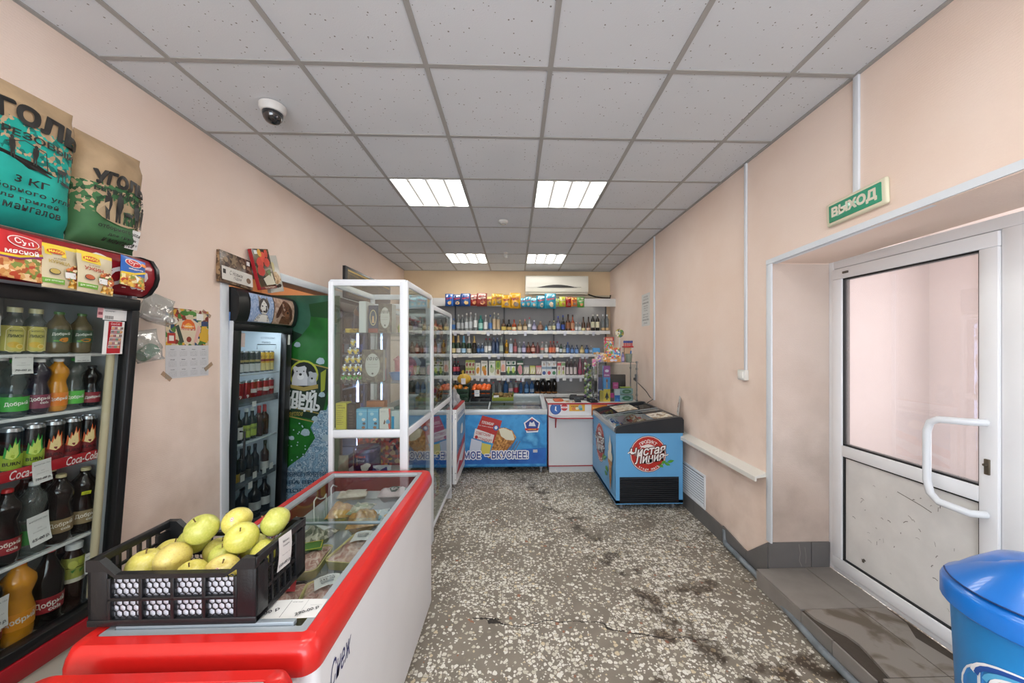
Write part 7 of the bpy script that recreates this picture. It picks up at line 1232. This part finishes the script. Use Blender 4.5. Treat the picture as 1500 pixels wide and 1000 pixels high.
sh += [('p', QQ((1245, 315), (1320, 370), (1300, 455), (1195, 460), (1170, 370)), '#E2E4E8'), ('p', QQ((1245, 328), (1308, 374), (1290, 445), (1203, 448), (1183, 374)), '#22418E'), ('p', QQ((1215, 400), (1225, 360), (1245, 372), (1262, 355), (1280, 402)), '#D9DDE4'), ('e', *Q(1245, 338), .012, .012, '#C94A4A'), ('p', QQ((1178, 420), (1308, 420), (1302, 440), (1186, 440)), '#B0322E'), ('t', 'советский', *Q(1245, 430), .10, .02, '#D9B44A', {'b': .04}), ('r', *Q(1255, 640), *Q(1295, 615), '#C9CED2'), ('t', '№ 105', *Q(1275, 628), .04, .014, '#55585c')]
for c, b, ou in (('#DCE0E8', .04, .013), ('#1E3C8A', .04, 0)): sh += [('t', 'ВКУСНЕЕ!', *Q(1043, 660), .455, .095, c, {'b': b, 'out': ou}), ('t', '–', *Q(835, 662), .055, .016, c, {'b': b, 'out': ou}), ('t', 'ЗНАКОМОЕ', *Q(570, 660), .56, .095, c, {'b': b, 'out': ou})]
decal('front_print', bz, plane((0, by0, 0), (1, 0, 0), (0, 0, 1)), sh, step=.00026)
# crates on the freezer's back edge
tl = math.atan(.155)
def onlid(x, y, dz=0): return Matrix.Translation((x, y, zs(y)+.001+dz)) @ Matrix.Rotation(tl, 4, 'X')
def crate(name, label, x, y, w, l, h, colr, group='produce crates on the blue freezer', slats=3):
    t = thing(name, label, 'crate', onlid(x, y), group); m = M(colr, .4)
    MB().box(.003, w-.003, .003, l-.003, 0, .006).build('base', m, t, 0)
    for a in (0, w-.016):
        for b in (0, l-.016): MB().rbox(a, a+.016, b, b+.016, 0, h, .003).build('corner_post', m, t)
    for k in range(slats):
        z0 = h*k/slats+.006; z1 = h*(k+1)/slats-.010
        MB().rbox(.012, w-.012, .0, .007, z0, z1, .002).build('slat', m, t); MB().rbox(.012, w-.012, l-.007, l, z0, z1, .002).build('slat', m, t)
        MB().rbox(0, .007, .012, l-.012, z0, z1, .002).build('slat', m, t); MB().rbox(w-.007, w, .012, l-.012, z0, z1, .002).build('slat', m, t)
    for k in range(1, 4): MB().rbox(w*k/4-.004, w*k/4+.004, -.002, .008, .004, h-.004, .001).build('upright', m, t)
    return t
crate('produce_crate', 'dark green crate with persimmons under the melon', -.87, 4.98, .25, .28, .19, '#1C3A26')
crate('produce_crate', 'black crate of mandarins with a white price tag', -.60, 5.00, .28, .26, .17, '#141416')
crate('produce_crate', 'shallow yellow-green tray of kiwis on the blue freezer', -.31, 5.02, .29, .22, .06, '#7E8A2E', slats=1)
pg = bpy.data.objects['produce_crate.001']; o = MB().box(-.034, .034, -.003, 0, 0, .085).build('price_tag', PT, pg, 0, Matrix.Translation((.09, -.004, .075))); decal('lettering', o, plane((0, -.003, .04), (1, 0, 0), (0, 0, 1)), [('t', '190-00', 0, .0, .05, .014, '#5A6AA0', {'b': .04}), ('t', 'мандарин', 0, .025, .05, .009, '#55585c')])
SPH = [(0, -1), (.38, -.92), (.7, -.7), (.92, -.38), (1, 0), (.92, .38), (.7, .7), (.38, .92), (0, 1)]
ormesh = MB().lathe([(a*.036, b*.033) for a, b in SPH], 10).mesh('mandarin', M('#E0641E', .4, bump=.2, bscale=300), 80)
permesh = MB().lathe([(a*.034, b*.03) for a, b in SPH], 10).mesh('persimmon', M('#DA861E', .35), 80); kimesh = MB().lathe([(a*.03, b*.027) for a, b in SPH], 10, sx=1.25).mesh('kiwi', M('#7A6236', .8, noise=.2, nscale=60), 80)
def heap(name, me, T0, nx, ny, x0, y0, dx, dy, z, lab, cat, group):
    n = 0
    for j in range(ny):
        for i in range(nx):
            rd_ = random.Random(n*7+nx); o = obj(name, me, None, T0 @ Matrix.Translation((x0+i*dx+rd_.uniform(-.006, .006), y0+j*dy+rd_.uniform(-.006, .006), z+.012*math.sin(i*2.1+j)+(.02*math.sin(PI*i/max(1, nx-1)))))); tag(o, lab(i, j), cat, group); n += 1
heap('mandarin', ormesh, onlid(-.60, 5.00), 4, 3, .05, .05, .06, .078, .15, lambda i, j: 'orange mandarin, %s from the melon in the %s row of the black crate' % (ORD[i], ['front', 'middle', 'rear'][j]), 'mandarin', 'mandarins in the black crate')
heap('mandarin', ormesh, onlid(-.60, 5.00), 4, 1, .05, .052, .06, .08, .08, lambda i, j: 'mandarin showing through the slats of black crate, %s along' % ORD[i], 'mandarin', 'mandarins in the black crate')
heap('persimmon', permesh, onlid(-.87, 4.98), 3, 2, .055, .055, .07, .09, .16, lambda i, j: 'orange persimmon in the green crate, %s from the gate, %s row' % (ORD[i], ['front', 'rear'][j]), 'persimmon', 'persimmons in the green crate')
heap('kiwi', kimesh, onlid(-.31, 5.02), 4, 2, .052, .055, .062, .10, .038, lambda i, j: 'brown kiwi in the shallow tray, %s from the black crate, %s row' % (ORD[i], ['front', 'rear'][j]), 'kiwi', 'kiwis in the tray')
ml = MB().lathe([(a*.085, b*.075) for a, b in SPH], 18, sx=1.15).build('melon', M('#C9A436', .4, noise=.12, nscale=30), None, 80, onlid(-.70, 5.125, .275)); tag(ml, 'golden melon with a price tag lying on the green crate', 'melon')
MB().box(-.03, .03, -.09, -.087, -.05, .03).build('price_tag', PT, ml, 0)
tt = tag(MB().box(-.035, .035, -.003, 0, 0, .03).build('price_card', PT, None, 0, onlid(-.255, 5.016, .05)), 'white price card at the edge of the kiwi tray', 'price tag')
# ============================================================ white sales counter
cx0, cx1, cy0, cy1 = .425, 1.60, 4.70, 5.12
ct = thing('sales_counter', 'white sales counter with red edging next to the blue freezer', 'counter', loc(0, 0, 0)); WLAM = M('#D5D6D8', .4); REDE = M('#A2222C', .4)
MB().box(cx0, cx1, cy0, cy0+.018, .085, .868).box(cx0, cx0+.018, cy0+.018, cy1, .085, .868).box(cx1-.018, cx1, cy0+.018, cy1, .085, .868).build('panels', WLAM, ct, 0)
MB().box(cx0+.012, cx1-.01, cy0+.006, cy1, .0, .085).build('plinth', M('#C9CACC', .4), ct, 0)
MB().rbox(cx0-.006, cx1+.01, cy0-.012, cy1, .868, .886, .002).build('counter_top', M('#D6D5D2', .35), ct)
mb = MB(); mb.box(cx0-.008, cx1+.012, cy0-.0145, cy0-.011, .867, .887).box(cx0-.0085, cx0-.005, cy0-.012, cy1, .867, .887).box(cx0-.003, cx0+.004, cy0-.004, cy0+.002, .085, .867).box(cx0, cx1, cy0-.004, cy0+.002, .078, .090).build('red_edge', REDE, ct, 0)
pl = [(cx0+.01, cy0), (cx0+.02, cy0-.06), (cx0+.05, cy0-.12), (cx0+.10, cy0-.155), (cx0+.18, cy0-.165), (.968, cy0-.165), (.968, cy0)]
MB().prism(pl, .712, .728, 'z').fix().build('bag_shelf', WLAM, ct); e = MB()
e.tube([(a, b, .72) for a, b in pl[:-1]], .009, 6).build('shelf_edge', REDE, ct, 60)
MB().prism([(cy0, .712), (cy0-.09, .712), (cy0-.07, .69), (cy0-.02, .63), (cy0-.008, .57), (cy0, .57)], cx0+.085, cx0+.10, 'x').fix().build('bracket', REDE, ct)
def Cc(px, py): return (.408+(px-801)*.00888, .882-(py-590)*.00876)
f = plane((0, cy0, 0), (1, 0, 0), (0, 0, 1))
sh = [('e', *Cc(813.5, 598), .072, .074, '#23488E'), ('e', *Cc(813.5, 598), .06, .062, '#2C5FA8'), ('p', [(Cc(813.5, 598)[0]+a, Cc(813.5, 598)[1]+b) for a, b in ((-.006, .03), (.008, .03), (.006, -.01), (.02, -.035), (-.012, -.02))], '#D9DDE4'), ('t', 'молоко', *Cc(813.5, 591.5), .08, .018, '#C9D2E2', {'b': .03}), ('e', *Cc(826, 596), .046, .048, '#D9D2D0'), ('e', *Cc(826, 596), .042, .044, '#B8343A'), ('r', Cc(826, 596)[0]-.04, Cc(826, 596)[1]-.01, Cc(826, 596)[0]+.04, Cc(826, 596)[1]+.01, '#E2DCDC'), ('t', 'продукт', *Cc(826, 596), .06, .012, '#B8343A', {'b': .03})]
x0, z1 = Cc(833, 590.5); x1, z0 = Cc(855.5, 601.5); sh += [('r', x0, z0, x1, z1, '#D2A02E'), ('t', 'жвачки', x0+.065, z0+.06, .09, .02, '#7A4A1E', {'b': .03}), ('e', x0+.06, z0+.03, .03, .02, '#C97A3A'), ('e', x0+.14, z0+.05, .025, .03, '#8AA8B4'), ('r', x0+.13, z0+.01, x0+.17, z0+.04, '#4A8A8E'), ('e', x0+.1, z0+.035, .02, .018, '#D9D2A8')]
x0, z1 = Cc(865, 592); x1, z0 = Cc(888, 607.5); sh += [('r', x0, z0, x1, z1, '#B0302A'), ('r', x0+.005, z0+.005, x1, z1-.004, '#CF7A26'), ('t', 'вкусное мороженое', x0+.1, z1-.045, .17, .018, '#EAD27A', {'b': .03}), ('t', '25', x0+.05, z0+.045, .05, .04, '#EAD27A', {'b': .04})]
decal('stickers', ct, f, sh)
G_C = 'small things on the sales counter'; TZ = .887
tag(MB().rbox(-.06, .06, -.06, .06, 0, .025, .006).rbox(-.05, .05, -.05, .05, .025, .03, .004).build('cash_tray', M('#C4623A', .4), None, 35, loc(.57, 4.86, TZ, .1)), 'orange-red cash tray on the counter end by the freezer', 'tray', G_C)
tag(MB().rbox(-.08, .08, -.05, .05, 0, .006, .002).build('leaflet', speck(['#D9D6CE', '#B98A5A', '#8E9A8A', '#D9C49A'], 25, .5), None, 35, loc(.70, 4.81, TZ, -.2)), 'printed leaflet lying on the counter top', 'leaflet', G_C)
def terminal(x, y, L, s=1, rz=0):
    t = thing('card_terminal', L, 'card terminal', loc(x, y, TZ, rz), G_C); MB().prism([(-.07*s, 0), (.07*s, 0), (.07*s, .045*s), (-.07*s, .02*s)], -.04*s, .04*s, 'x').fix().build('housing', M('#24262A', .4), t)
    MB().box(-.028*s, .028*s, .0, .05*s, .0385*s, .042*s).build('screen', M('#5A6A78', .2), t, 0); MB().box(-.03*s, .03*s, -.06*s, -.01*s, .026*s, .031*s).build('keypad', M('#3a3d42', .5), t, 0)
terminal(.815, 4.80, 'smaller black card terminal on the counter', .9); terminal(1.0, 4.765, 'round-edged black card terminal beside the acrylic stand', 1.1, .2)
tag(MB().rbox(-.1, .1, -.05, .05, 0, .05, .01).rbox(-.09, .0, -.03, .03, .05, .065, .006).build('barcode_scanner', M('#1A1B1E', .45), None, 35, loc(.84, 5.0, TZ, -.15)), 'black scanner lying behind the card terminals', 'scanner', G_C)
# acrylic stand
ACR = pane('#F2F6F6', refl=.7, base=.04); CHR = M('#B9BDC2', .15, 1)
ax0, ax1, ay0, ay1, az = 1.07, 1.585, 4.76, 5.02, 1.395
at_ = thing('acrylic_stand', 'clear acrylic display stand with chrome posts on the counter', 'stand', loc(0, 0, 0))
for x in (ax0, ax1):
    for y in (ay0, ay1):
        MB().lathe([(.009, TZ), (.009, az)], 10, c=(x, y, 0)).build('chrome_post', CHR, at_)
        for z in (TZ+.016, TZ+.09, az-.08, az+.006): MB().lathe([(0, -.014), (.014, -.014), (.016, 0), (.014, .014), (0, .014)], 10, c=(x, y, z)).build('chrome_knob', CHR, at_)
MB().box(ax0-.01, ax1+.01, ay0-.01, ay1+.01, az, az+.006).build('top_sheet', ACR, at_, 0); MB().box(ax0+.012, ax1-.012, ay0-.003, ay0, TZ+.03, az-.02).build('front_sheet', ACR, at_, 0); MB().box(ax0-.003, ax0, ay0+.012, ay1-.012, TZ+.03, az-.02).build('side_sheet', ACR, at_, 0)
def cbox(name, label, px0, px1, py0, py1, Y, d, base, shapes=None, cat='box'):
    k = Y/541.4*1.03; x0, x1 = xat(px0, Y), xat(px1, Y); zb = TZ+.0 if py1 > 580 else 1.6-(py1-508)*k; h = (py1-py0)*k; w = x1-x0
    o = MB().rbox(-w/2, w/2, 0, d, 0, h, .003, seg=1).build(name, base, None, 35, loc((x0+x1)/2, Y, zb)); tag(o, label, cat, G_C)
    if shapes: decal('print', o, lambda u, v, hh: Vector((u*w, -hh, v*h)), shapes)
    return o
cbox('tall_box', 'tall purple, blue and yellow box in the acrylic stand', 884, 894, 536, 587, 4.80, .06, '#2F86C8', [('r', -.5, .68, .5, 1, '#8E3A86'), ('r', -.5, 0, .5, .35, '#D0B43A'), ('e', 0, .86, .3, .04, '#D9CFE2'), ('t', 'Kids', 0, .74, .7, .04, '#E2D9E8', {'b': .05}), ('e', .0, .58, .14, .05, '#7A4A30'), ('p', [(-.1, .38), (.1, .38), (.06, .55), (-.06, .55)], '#A88A6A'), ('p', [(-.3, .1), (0, .28), (.3, .1), (.1, .1), (.1, .05), (-.1, .05), (-.1, .1)], '#2A2A26')])
cbox('dark_bottle_box', 'dark blue slim box behind the tall purple one', 876, 882, 553, 587, 4.84, .05, '#24386E', [('r', -.5, .4, .5, .5, '#8AA0C9')])
cbox('yellow_box', 'narrow olive-yellow box beside the acrylic post', 879, 884, 571, 587, 4.79, .04, '#A8953A')
mon = thing('monitor', 'black cash register monitor seen from behind the acrylic stand', 'monitor', loc(1.36, 5.03, TZ)); MB().rbox(-.22, .16, .0, .03, .10, .335, .006).build('screen_back', M('#2B2927', .5), mon); MB().rbox(-.04, .04, .03, .06, 0, .2, .005).rbox(-.1, .1, -.01, .13, 0, .014, .004).build('foot', M('#1d1d1e', .5), mon)
cbox('magenta_box', 'magenta box stuck up on the acrylic stand front', 898, 906, 559, 568, 4.775, .03, '#A82A74', [('r', -.3, .5, .3, .7, '#C96AA4')])
cbox('magenta_box', 'lower magenta and dark box in the acrylic stand', 893.5, 899.5, 575, 587, 4.80, .05, '#3A3436', [('r', -.5, .45, .5, 1, '#B02A78')])
cbox('white_box', 'white and blue medicine box in the acrylic stand', 900.5, 909, 570, 588, 4.80, .05, '#C9CDD2', [('r', -.5, 0, .5, .5, '#2E6AB0'), ('r', -.1, .0, .1, .3, '#3A86C8')])
for k in range(2):
    o = MB().rbox(-.09, .09, 0, .06, 0, .083, .018).build('wet_wipes', M('#8EAAA8', .35, noise=.1, nscale=20), None, 40, loc(1.46, 4.79, TZ+.002+k*.088)); tag(o, ['lower pack of wet wipes with a green oval', 'upper pack of wet wipes with a green oval'][k], 'wipes', G_C); decal('print', o, plane((0, 0, .042), (1, 0, 0), (0, 0, 1)), [('e', 0, 0, .06, .028, '#24593A'), ('e', 0, 0, .052, .022, '#2F6E46'), ('t', 'Aura', 0, 0, .05, .014, '#C9D9CC', {'b': .03})])
tag(MB().rbox(-.07, .07, 0, .05, 0, .012, .004).build('lime_pack', M('#A8B83A', .4), None, 40, loc(1.45, 4.80, TZ+.178)), 'flat lime-green pack on the wet wipes', 'pack', G_C)
# goods on top of the stand and on the side of the counter
AZ = az+.007
def abox(name, label, px0, px1, h, y, d, base, shapes=None, cat='box', z=AZ):
    w = xat(px1, y)-xat(px0, y); x = (xat(px1, y)+xat(px0, y))/2
    o = MB().rbox(-w/2, w/2, 0, d, 0, h, .003, seg=1).build(name, base, None, 35, loc(x, y, z)); tag(o, label, cat, G_C)
    if shapes: decal('print', o, lambda u, v, hh: Vector((u*w, -hh, v*h)), shapes)
    return o
TOY = speck(['#C9803A', '#4E8AC4', '#D9C48A', '#6A9A4A', '#D9662E', '#E2DCD0', '#C94A6A', '#8AB4D0'], 45, .4)
abox('sweets_display', 'orange and blue cardboard sweets display on the acrylic stand', 888, 909, .19, 4.80, .1, TOY, [('r', -.5, 0, .5, .26, '#C98A4A'), ('e', -.1, .13, .14, .09, '#D9D2DC'), ('e', .15, .13, .12, .08, '#B9C4D9')])
abox('sweets_display', 'tall red-topped sweets display behind the orange one', 886, 899, .33, 4.92, .06, TOY, [('r', -.5, .84, .5, 1, '#B22E24'), ('t', 'мишки', 0, .92, .7, .1, '#E2C9A8', {'b': .04})])
lp = thing('lollipop_display', 'round lollipop sign rising behind the sweets displays', 'sign', loc(xat(907.5, 4.95), 4.95, AZ)); MB().lathe([(0, -.006), (.058, -.006), (.06, 0), (.058, .006), (0, .006)], 18, T=Matrix.Translation((0, 0, .385)) @ Matrix.Rotation(PI/2, 4, 'X')).build('disc', speck(['#C9B44A', '#5E8A4A', '#D9D2C0', '#8E7A3A', '#3A5A6A'], 40, .4), lp); MB().lathe([(.006, 0), (.006, .335)], 8).build('stick', M('#D9D9D6', .4), lp)
rk = thing('candy_rack', 'red rack of blue-capped candies at the wall end of the stand', 'rack', loc(xat(920, 4.85), 4.85, AZ)); MB().rbox(-.045, .045, 0, .05, 0, .19, .003).build('card', M('#C9A888', .5), rk); MB().rbox(-.065, .065, -.03, .06, .19, .21, .004).build('tray', M('#B8262A', .4), rk)
for k in range(5):
    c = MB().lathe([(0, 0), (.009, 0), (.009, .04), (0, .04)], 8, c=(-.05+k*.025, 0, .21)).build('candy', M('#B8262A', .3), rk); MB().lathe([(.011, .04), (.013, .055), (.010, .07), (0, .074)], 8, c=(-.05+k*.025, 0, .21)).build('cap', M('#2A3E8A', .3), c)
bottle('purple_bottle', 'small purple bottle beside the sweets display', 'bottle', loc(xat(912.5, 4.79), 4.79, AZ), .13, .019, 'tall', M('#7A6A9A', .3), '#2A2A3A', [(.1, .5, '#A89AC0')], 10, G_C)
o = MB().lathe([(0, 0), (.036, 0), (.046, .11), (.043, .11), (.034, .006), (0, .006)], 14).fix().build('candy_cup', clearbottle('#B9C4B4', .4), None, 40, loc(xat(921, 4.79), 4.79, AZ)); tag(o, 'clear cup of green and blue candies on the acrylic stand', 'cup', G_C); MB().lathe([(0, .01), (.034, .01), (.041, .09), (.02, .1), (0, .1)], 12).build('candies', speck(['#5E8A4A', '#3A5A9A', '#D9D2C0', '#2E4A3A'], 80, .4), o); MB().tube([(.02, 0, .05), (.03, 0, .15)], .01, 6).build('blue_stick', M('#3A6AA0', .4), o)
SP = [('#C96A9A', 870, .10), ('#E2DCE2', 874, .13), ('#8E7AC0', 878, .09), ('#E0DAD4', 882, .12), ('#D99A3A', 886, .11)]
for k, (c, px, h) in enumerate(SP):
    mb, F = pouch(.05, h, .035, 8, 8, 120+k, .3); tag(mb.build('candy_toy', speck([c, '#E2DCDC', c, '#B98AA8', '#E0C8A0'], 60, .4), None, 60, loc(xat(px, 4.80+.06*(k % 2)), 4.80+.06*(k % 2), AZ if k > 1 else 1.345, -PI/2) @ Matrix.Translation((0, -.025, 0))), 'bagged candy toy, %s one, by the lollipop tower' % ['pink', 'white-violet', 'violet', 'cream', 'orange'][k], 'toy', G_C)
abox('blue_box', 'light blue box at the shop end of the acrylic stand', 869, 879, .085, 4.96, .06, '#4A94CC', [('r', -.5, 0, .5, .3, '#B98A4A'), ('e', .1, .2, .2, .2, '#D9C09A')], z=AZ+.10)
MB().box(-.01, .01, 0, .02, -.1, .0).build('riser', M('#B9C4C8', .4), bpy.data.objects['blue_box.002'], 0)
tw = thing('lollipop_tower', 'tall clear tower of green and dark lollipops beside the stand', 'display', loc(xat(861, 4.92), 4.92, TZ)); MB().lathe([(0, 0), (.055, 0), (.055, .012), (.008, .02), (.008, .50), (0, .50)], 12).fix().build('stem', M('#7A828A', .3), tw)
lm = [MB().lathe([(a*.017, b*.017) for a, b in SPH], 8).mesh('lollipop', M(c, .25), 80) for c in ('#5E7A3A', '#2A2E36', '#B9C4B4', '#3E5A4A', '#8E9A6A', '#4A3A5A')]
for k in range(60): a = k*2.4; obj('lollipop', lm[(k*k+k//3) % 6], tw, Matrix.Translation((.036*math.cos(a), .036*math.sin(a), .03+k*.0078)))
# ============================================================ light blue chest with the round red emblem
qx0, qx1, qy0, qy1 = .985, 1.648, 3.58, 4.655
lb = thing('ice_cream_chest', 'light blue ice cream chest with round red emblem and dark lid', 'freezer', loc(0, 0, 0)); LBL_ = M('#62A6D8', .35, noise=.03, nscale=3)
def lidz(x): return .800+(x-qx0)/(qx1-qx0)*.105
mb = MB(); mb.box(qx0, qx1, qy0, qy0+.04, .07, .757).box(qx0, qx0+.04, qy0+.04, qy1-.04, .07, .757).box(qx1-.04, qx1, qy0+.04, qy1-.04, .07, .757).box(qx0, qx1, qy1-.04, qy1, .07, .757).box(qx0, qx1, qy0, qy1, .062, .10)
mb.build('body', LBL_, lb, 0)
NAVY = M('#1B2027', .35)
for a, b in ((qy0-.008, qy0+.05), (qy1-.05, qy1+.006)):
    MB().prism([(qx0-.002, .757), (qx1+.006, .757), (qx1+.006, .885), (qx1-.01, .908), (qx1-.05, .912), (qx0+.30, .872), (qx0+.1, .838), (qx0+.02, .815), (qx0-.002, .795)], a, b, 'y').fix().build('lid_end', NAVY, lb, 40)
MB().rbox(qx0-.006, qx0+.03, qy0+.05, qy1-.05, .757, .805, .006).build('side_rail', M('#A9AFB2', .35, .3), lb); MB().rbox(qx1-.03, qx1+.004, qy0+.05, qy1-.05, .757, .9, .004).build('side_rail', NAVY, lb)
TOPP = [(qx0+.03, .806), (qx0+.1, .830), (qx0+.30, .864), (qx1-.05, .904), (qx1-.03, .904)]
def lidpane(y0, y1, dz):
    mb = MB(); n = len(TOPP); mb.add([(x, y, z+dz) for y in (y0, y1) for x, z in TOPP], [(i, i+1, i+1+n, i+n) for i in range(n-1)]); return mb
lidpane(qy0+.05, 4.16, 0).build('lid_pane', GL, lb, 0); lidpane(4.10, qy1-.05, -.012).build('lid_pane', GL, lb, 0)
for y, dz in ((4.15, .002), (4.105, -.01)): MB().tube([(x, y, z+dz) for x, z in TOPP], .006, 6).build('pane_edge', M('#9AA2A8', .35, .4), lb, 60)
MB().box(qx0+.041, qx1-.041, qy0+.041, qy1-.041, .45, .46).box(qx0+.041, qx0+.046, qy0+.05, qy1-.05, .46, .755).box(qx1-.046, qx1-.041, qy0+.05, qy1-.05, .46, .755).box(qx0+.041, qx1-.041, qy1-.046, qy1-.041, .46, .755).build('liner', LIN, lb, 0)
for k in range(8):
    mb, F = pouch(.18, .17, .10, 8, 8, 140+k, .3); tag(mb.build('ice_cream_pack', ICP[(k*2+1) % 3] if k % 4 else speck(['#3A7A9A', '#C9A83A', '#8E3A7A', '#D9D2C8', '#2E3A5A'], 30, .3), None, 60, loc(1.18+.27*(k % 2), 3.76+.235*(k//2), .63+.05*(k % 2), .3*k) @ Matrix.Rotation(-PI/2, 4, 'Y') @ Matrix.Translation((.03, -.09, -.085))), '%s ice cream pack in light blue chest, %s pair, %s side' % (['mixed-colour', 'blue', 'red', 'brown'][k % 4], ORD[k//2], ['aisle', 'wall'][k % 2]), 'ice cream', 'packs in the light blue chest')
PRS = speck(['#D2CDC0', '#B9A98E', '#D9D6CE', '#8E7A66', '#C9C0B0'], 28, .5)
for nm, (y0, y1, x0, x1), L in (('price_sheet', (4.22, 4.6, qx0+.2, qx0+.44), 'faded price sheet taped along the far lid of the light blue chest'), ('price_sheet', (3.66, 3.92, qx1-.26, qx1-.06), 'price sheet with printed circle on the near lid of light blue chest')):
    mb = MB(); zz = lambda x: next((z0+(z1-z0)*(x-a)/(b-a) for (a, z0), (b, z1) in zip(TOPP, TOPP[1:]) if a <= x <= b), .9)
    mb.grid(lambda a, b: Vector((x0+(x1-x0)*a, y0+(y1-y0)*b, zz(x0+(x1-x0)*a)+.003)), 4, 2); tag(mb.build(nm, PRS, None, 0), L, 'sheet')
gx0, gx1, gz0, gz1 = 1.022, 1.608, .075, .328
gr = MB().box(gx0, gx1, qy0-.001, qy0+.01, gz0, gz1).build('grille_panel', M('#14161A', .5), lb, 0)
sm = MB().prism([(qy0-.001, 0), (qy0-.012, .003), (qy0-.012, .008), (qy0-.001, .013)], gx0+.006, gx1-.006, 'x').fix().mesh('slat', M('#1C1F25', .45), 0)
for k in range(13): obj('slat', sm, gr, Matrix.Translation((0, 0, gz0+.004+k*.0192)))
for x in (qx0+.06, qx1-.09):
    for y in (qy0+.05, qy1-.08): MB().lathe([(0, -.013), (.03, -.013), (.03, .013), (0, .013)], 14, T=Matrix.Translation((x, y, .031)) @ Matrix.Rotation(PI/2, 4, 'Y')).box(x-.016, x+.016, y-.02, y+.02, .052, .066).build('castor', M('#6a6d70', .4), lb)
def emblem(cu, cv, R, sx=1):
    s = [('e', cu, cv, R*1.03*sx, R*1.03, '#6A1D1A'), ('e', cu, cv, R*sx, R, '#E4DEDA'), ('e', cu, cv, R*.965*sx, R*.965, '#B0281E'), ('e', cu, cv, R*.52*sx, R*.55, '#E4DEDA'), ('e', cu, cv, R*.49*sx, R*.52, '#B0281E')]
    if sx == 1: s += [('ta', 'ПРОДУКТ', cu, cv, R*.70, PI/2, R*.17, '#E9E2DE', 1, .21), ('ta', 'trade mark', cu, cv, R*.86, -PI/2+.05, R*.14, '#E9E2DE', -1, .145)]
    else: s += [('t', 'ПРОДУКТ', cu, cv+R*.73, R*.95*sx, R*.17, '#E9E2DE', {'b': .03}), ('t', 'trade', cu, cv-R*.76, R*.6*sx, R*.15, '#E9E2DE', {'b': .03})]
    s += [('p', [(cu-R*.5*sx, cv+R*.42), (cu, cv+R*.56), (cu+R*.4*sx, cv+R*.42), (cu, cv+R*.30)], '#E4DEDA'), ('p', [(cu-R*.4*sx, cv-R*.42), (cu, cv-R*.55), (cu+R*.4*sx, cv-R*.42), (cu, cv-R*.3)], '#E4DEDA')]
    for c, b, ou in (('#5A2420', .03, R*.045), ('#E9E6E4', .03, 0)):
        s += [('t', 'Чистая', cu, cv+R*.20, R*2.02*sx, R*.50, c, {'b': b, 'sh': .32, 'rot': .14, 'out': ou}), ('t', 'Линия', cu+R*.06*sx, cv-R*.20, R*1.72*sx, R*.48, c, {'b': b, 'sh': .32, 'rot': .14, 'out': ou}), ('l', [(cu-R*1.14*sx, cv+R*.05), (cu-R*1.05*sx, cv+R*.12), (cu-R*.85*sx, cv+R*.1)], R*(.10 if ou else .06), c), ('l', [(cu+R*.85*sx, cv-R*.07), (cu+R*1.05*sx, cv-R*.06), (cu+R*1.12*sx, cv-R*.01)], R*(.10 if ou else .06), c)]
    def leafp(a, l, x, z): return ('p', [(cu+(x+l*t*math.cos(a)-w*math.sin(a))*R*sx, cv+(z+l*t*math.sin(a)+w*math.cos(a))*R) for t, w in ((0, 0), (.3, .07), (.6, .075), (1, 0), (.6, -.075), (.3, -.07))], '#4E9A34')
    s += [('l', [(cu+R*.55*sx, cv-R*.62), (cu+R*.85*sx, cv-R*.5), (cu+R*1.3*sx, cv-R*.40)], R*.03, '#3E7A2A'), leafp(.25, .42, 1.05, -.46), leafp(-.35, .36, .9, -.5), leafp(.5, .32, .72, -.52), leafp(-.5, .26, .62, -.6)]
    return s
decal('front_emblem', lb, plane((0, qy0, 0), (1, 0, 0), (0, 0, 1)), emblem(1.303, .552, .176))
fs = lambda u, v, h: Vector((qx0-h, qy1-u, v))
sh = [('r', .03, .35, .10, .70, '#6FB0DE'), ('t', 'мороженое', .06, .52, .30, .05, '#8A4A3A', {'rot': PI/2})]+emblem(.41, .50, .215, 1.0)+[('p', [(.86, .26), (.90, .12), (.935, .26), (.95, .46), (.83, .46)], WAF), ('p', blob(.89, .48, .085, 18, .12, 4, .75), '#E2DAC4'), ('p', blob(.89, .57, .06, 18, .12, 6, 1.0), '#E6DFCC'), ('p', [(.86, .62), (.89, .70), (.92, .62)], '#E6DFCC'), ('p', [(.80, .44), (.98, .44), (.96, .40), (.82, .40)], '#B98242'), ('p', blob(.76, .31, .05, 12, .3, 3, .6), '#4E9A34'), ('p', blob(.72, .25, .04, 12, .3, 7, .6), '#3E8A2E')]
decal('side_emblem', lb, fs, sh)
tc_ = thing('paper_card', 'white price card with red edge propped at the wall end of light blue chest', 'card', loc(1.648, 3.68, .905, -.35) @ Matrix.Rotation(.12, 4, 'Y')); MB().rbox(-.003, 0, -.0, .20, 0, .19, .001, seg=1).build('card', M('#DDDCD8', .5), tc_)
decal('print', tc_, plane((-.003, .20, 0), (0, -1, 0), (0, 0, 1)), [('r', .002, .002, .02, .188, '#A8302E'), ('e', .13, .12, .035, .045, '#8E8A86'), ('e', .13, .12, .028, .037, '#DDDCD8'), ('t', 'НОВИНКА', .13, .12, .06, .014, '#7A2E2A', {'b': .03, 'rot': .4}), ('p', blob(.06, .09, .02, 12, .3, 3, 1.5), '#8E3A2E'), ('r', .12, .03, .14, .045, '#4a4a4a'), ('r', .155, .03, .175, .045, '#4a4a4a')])
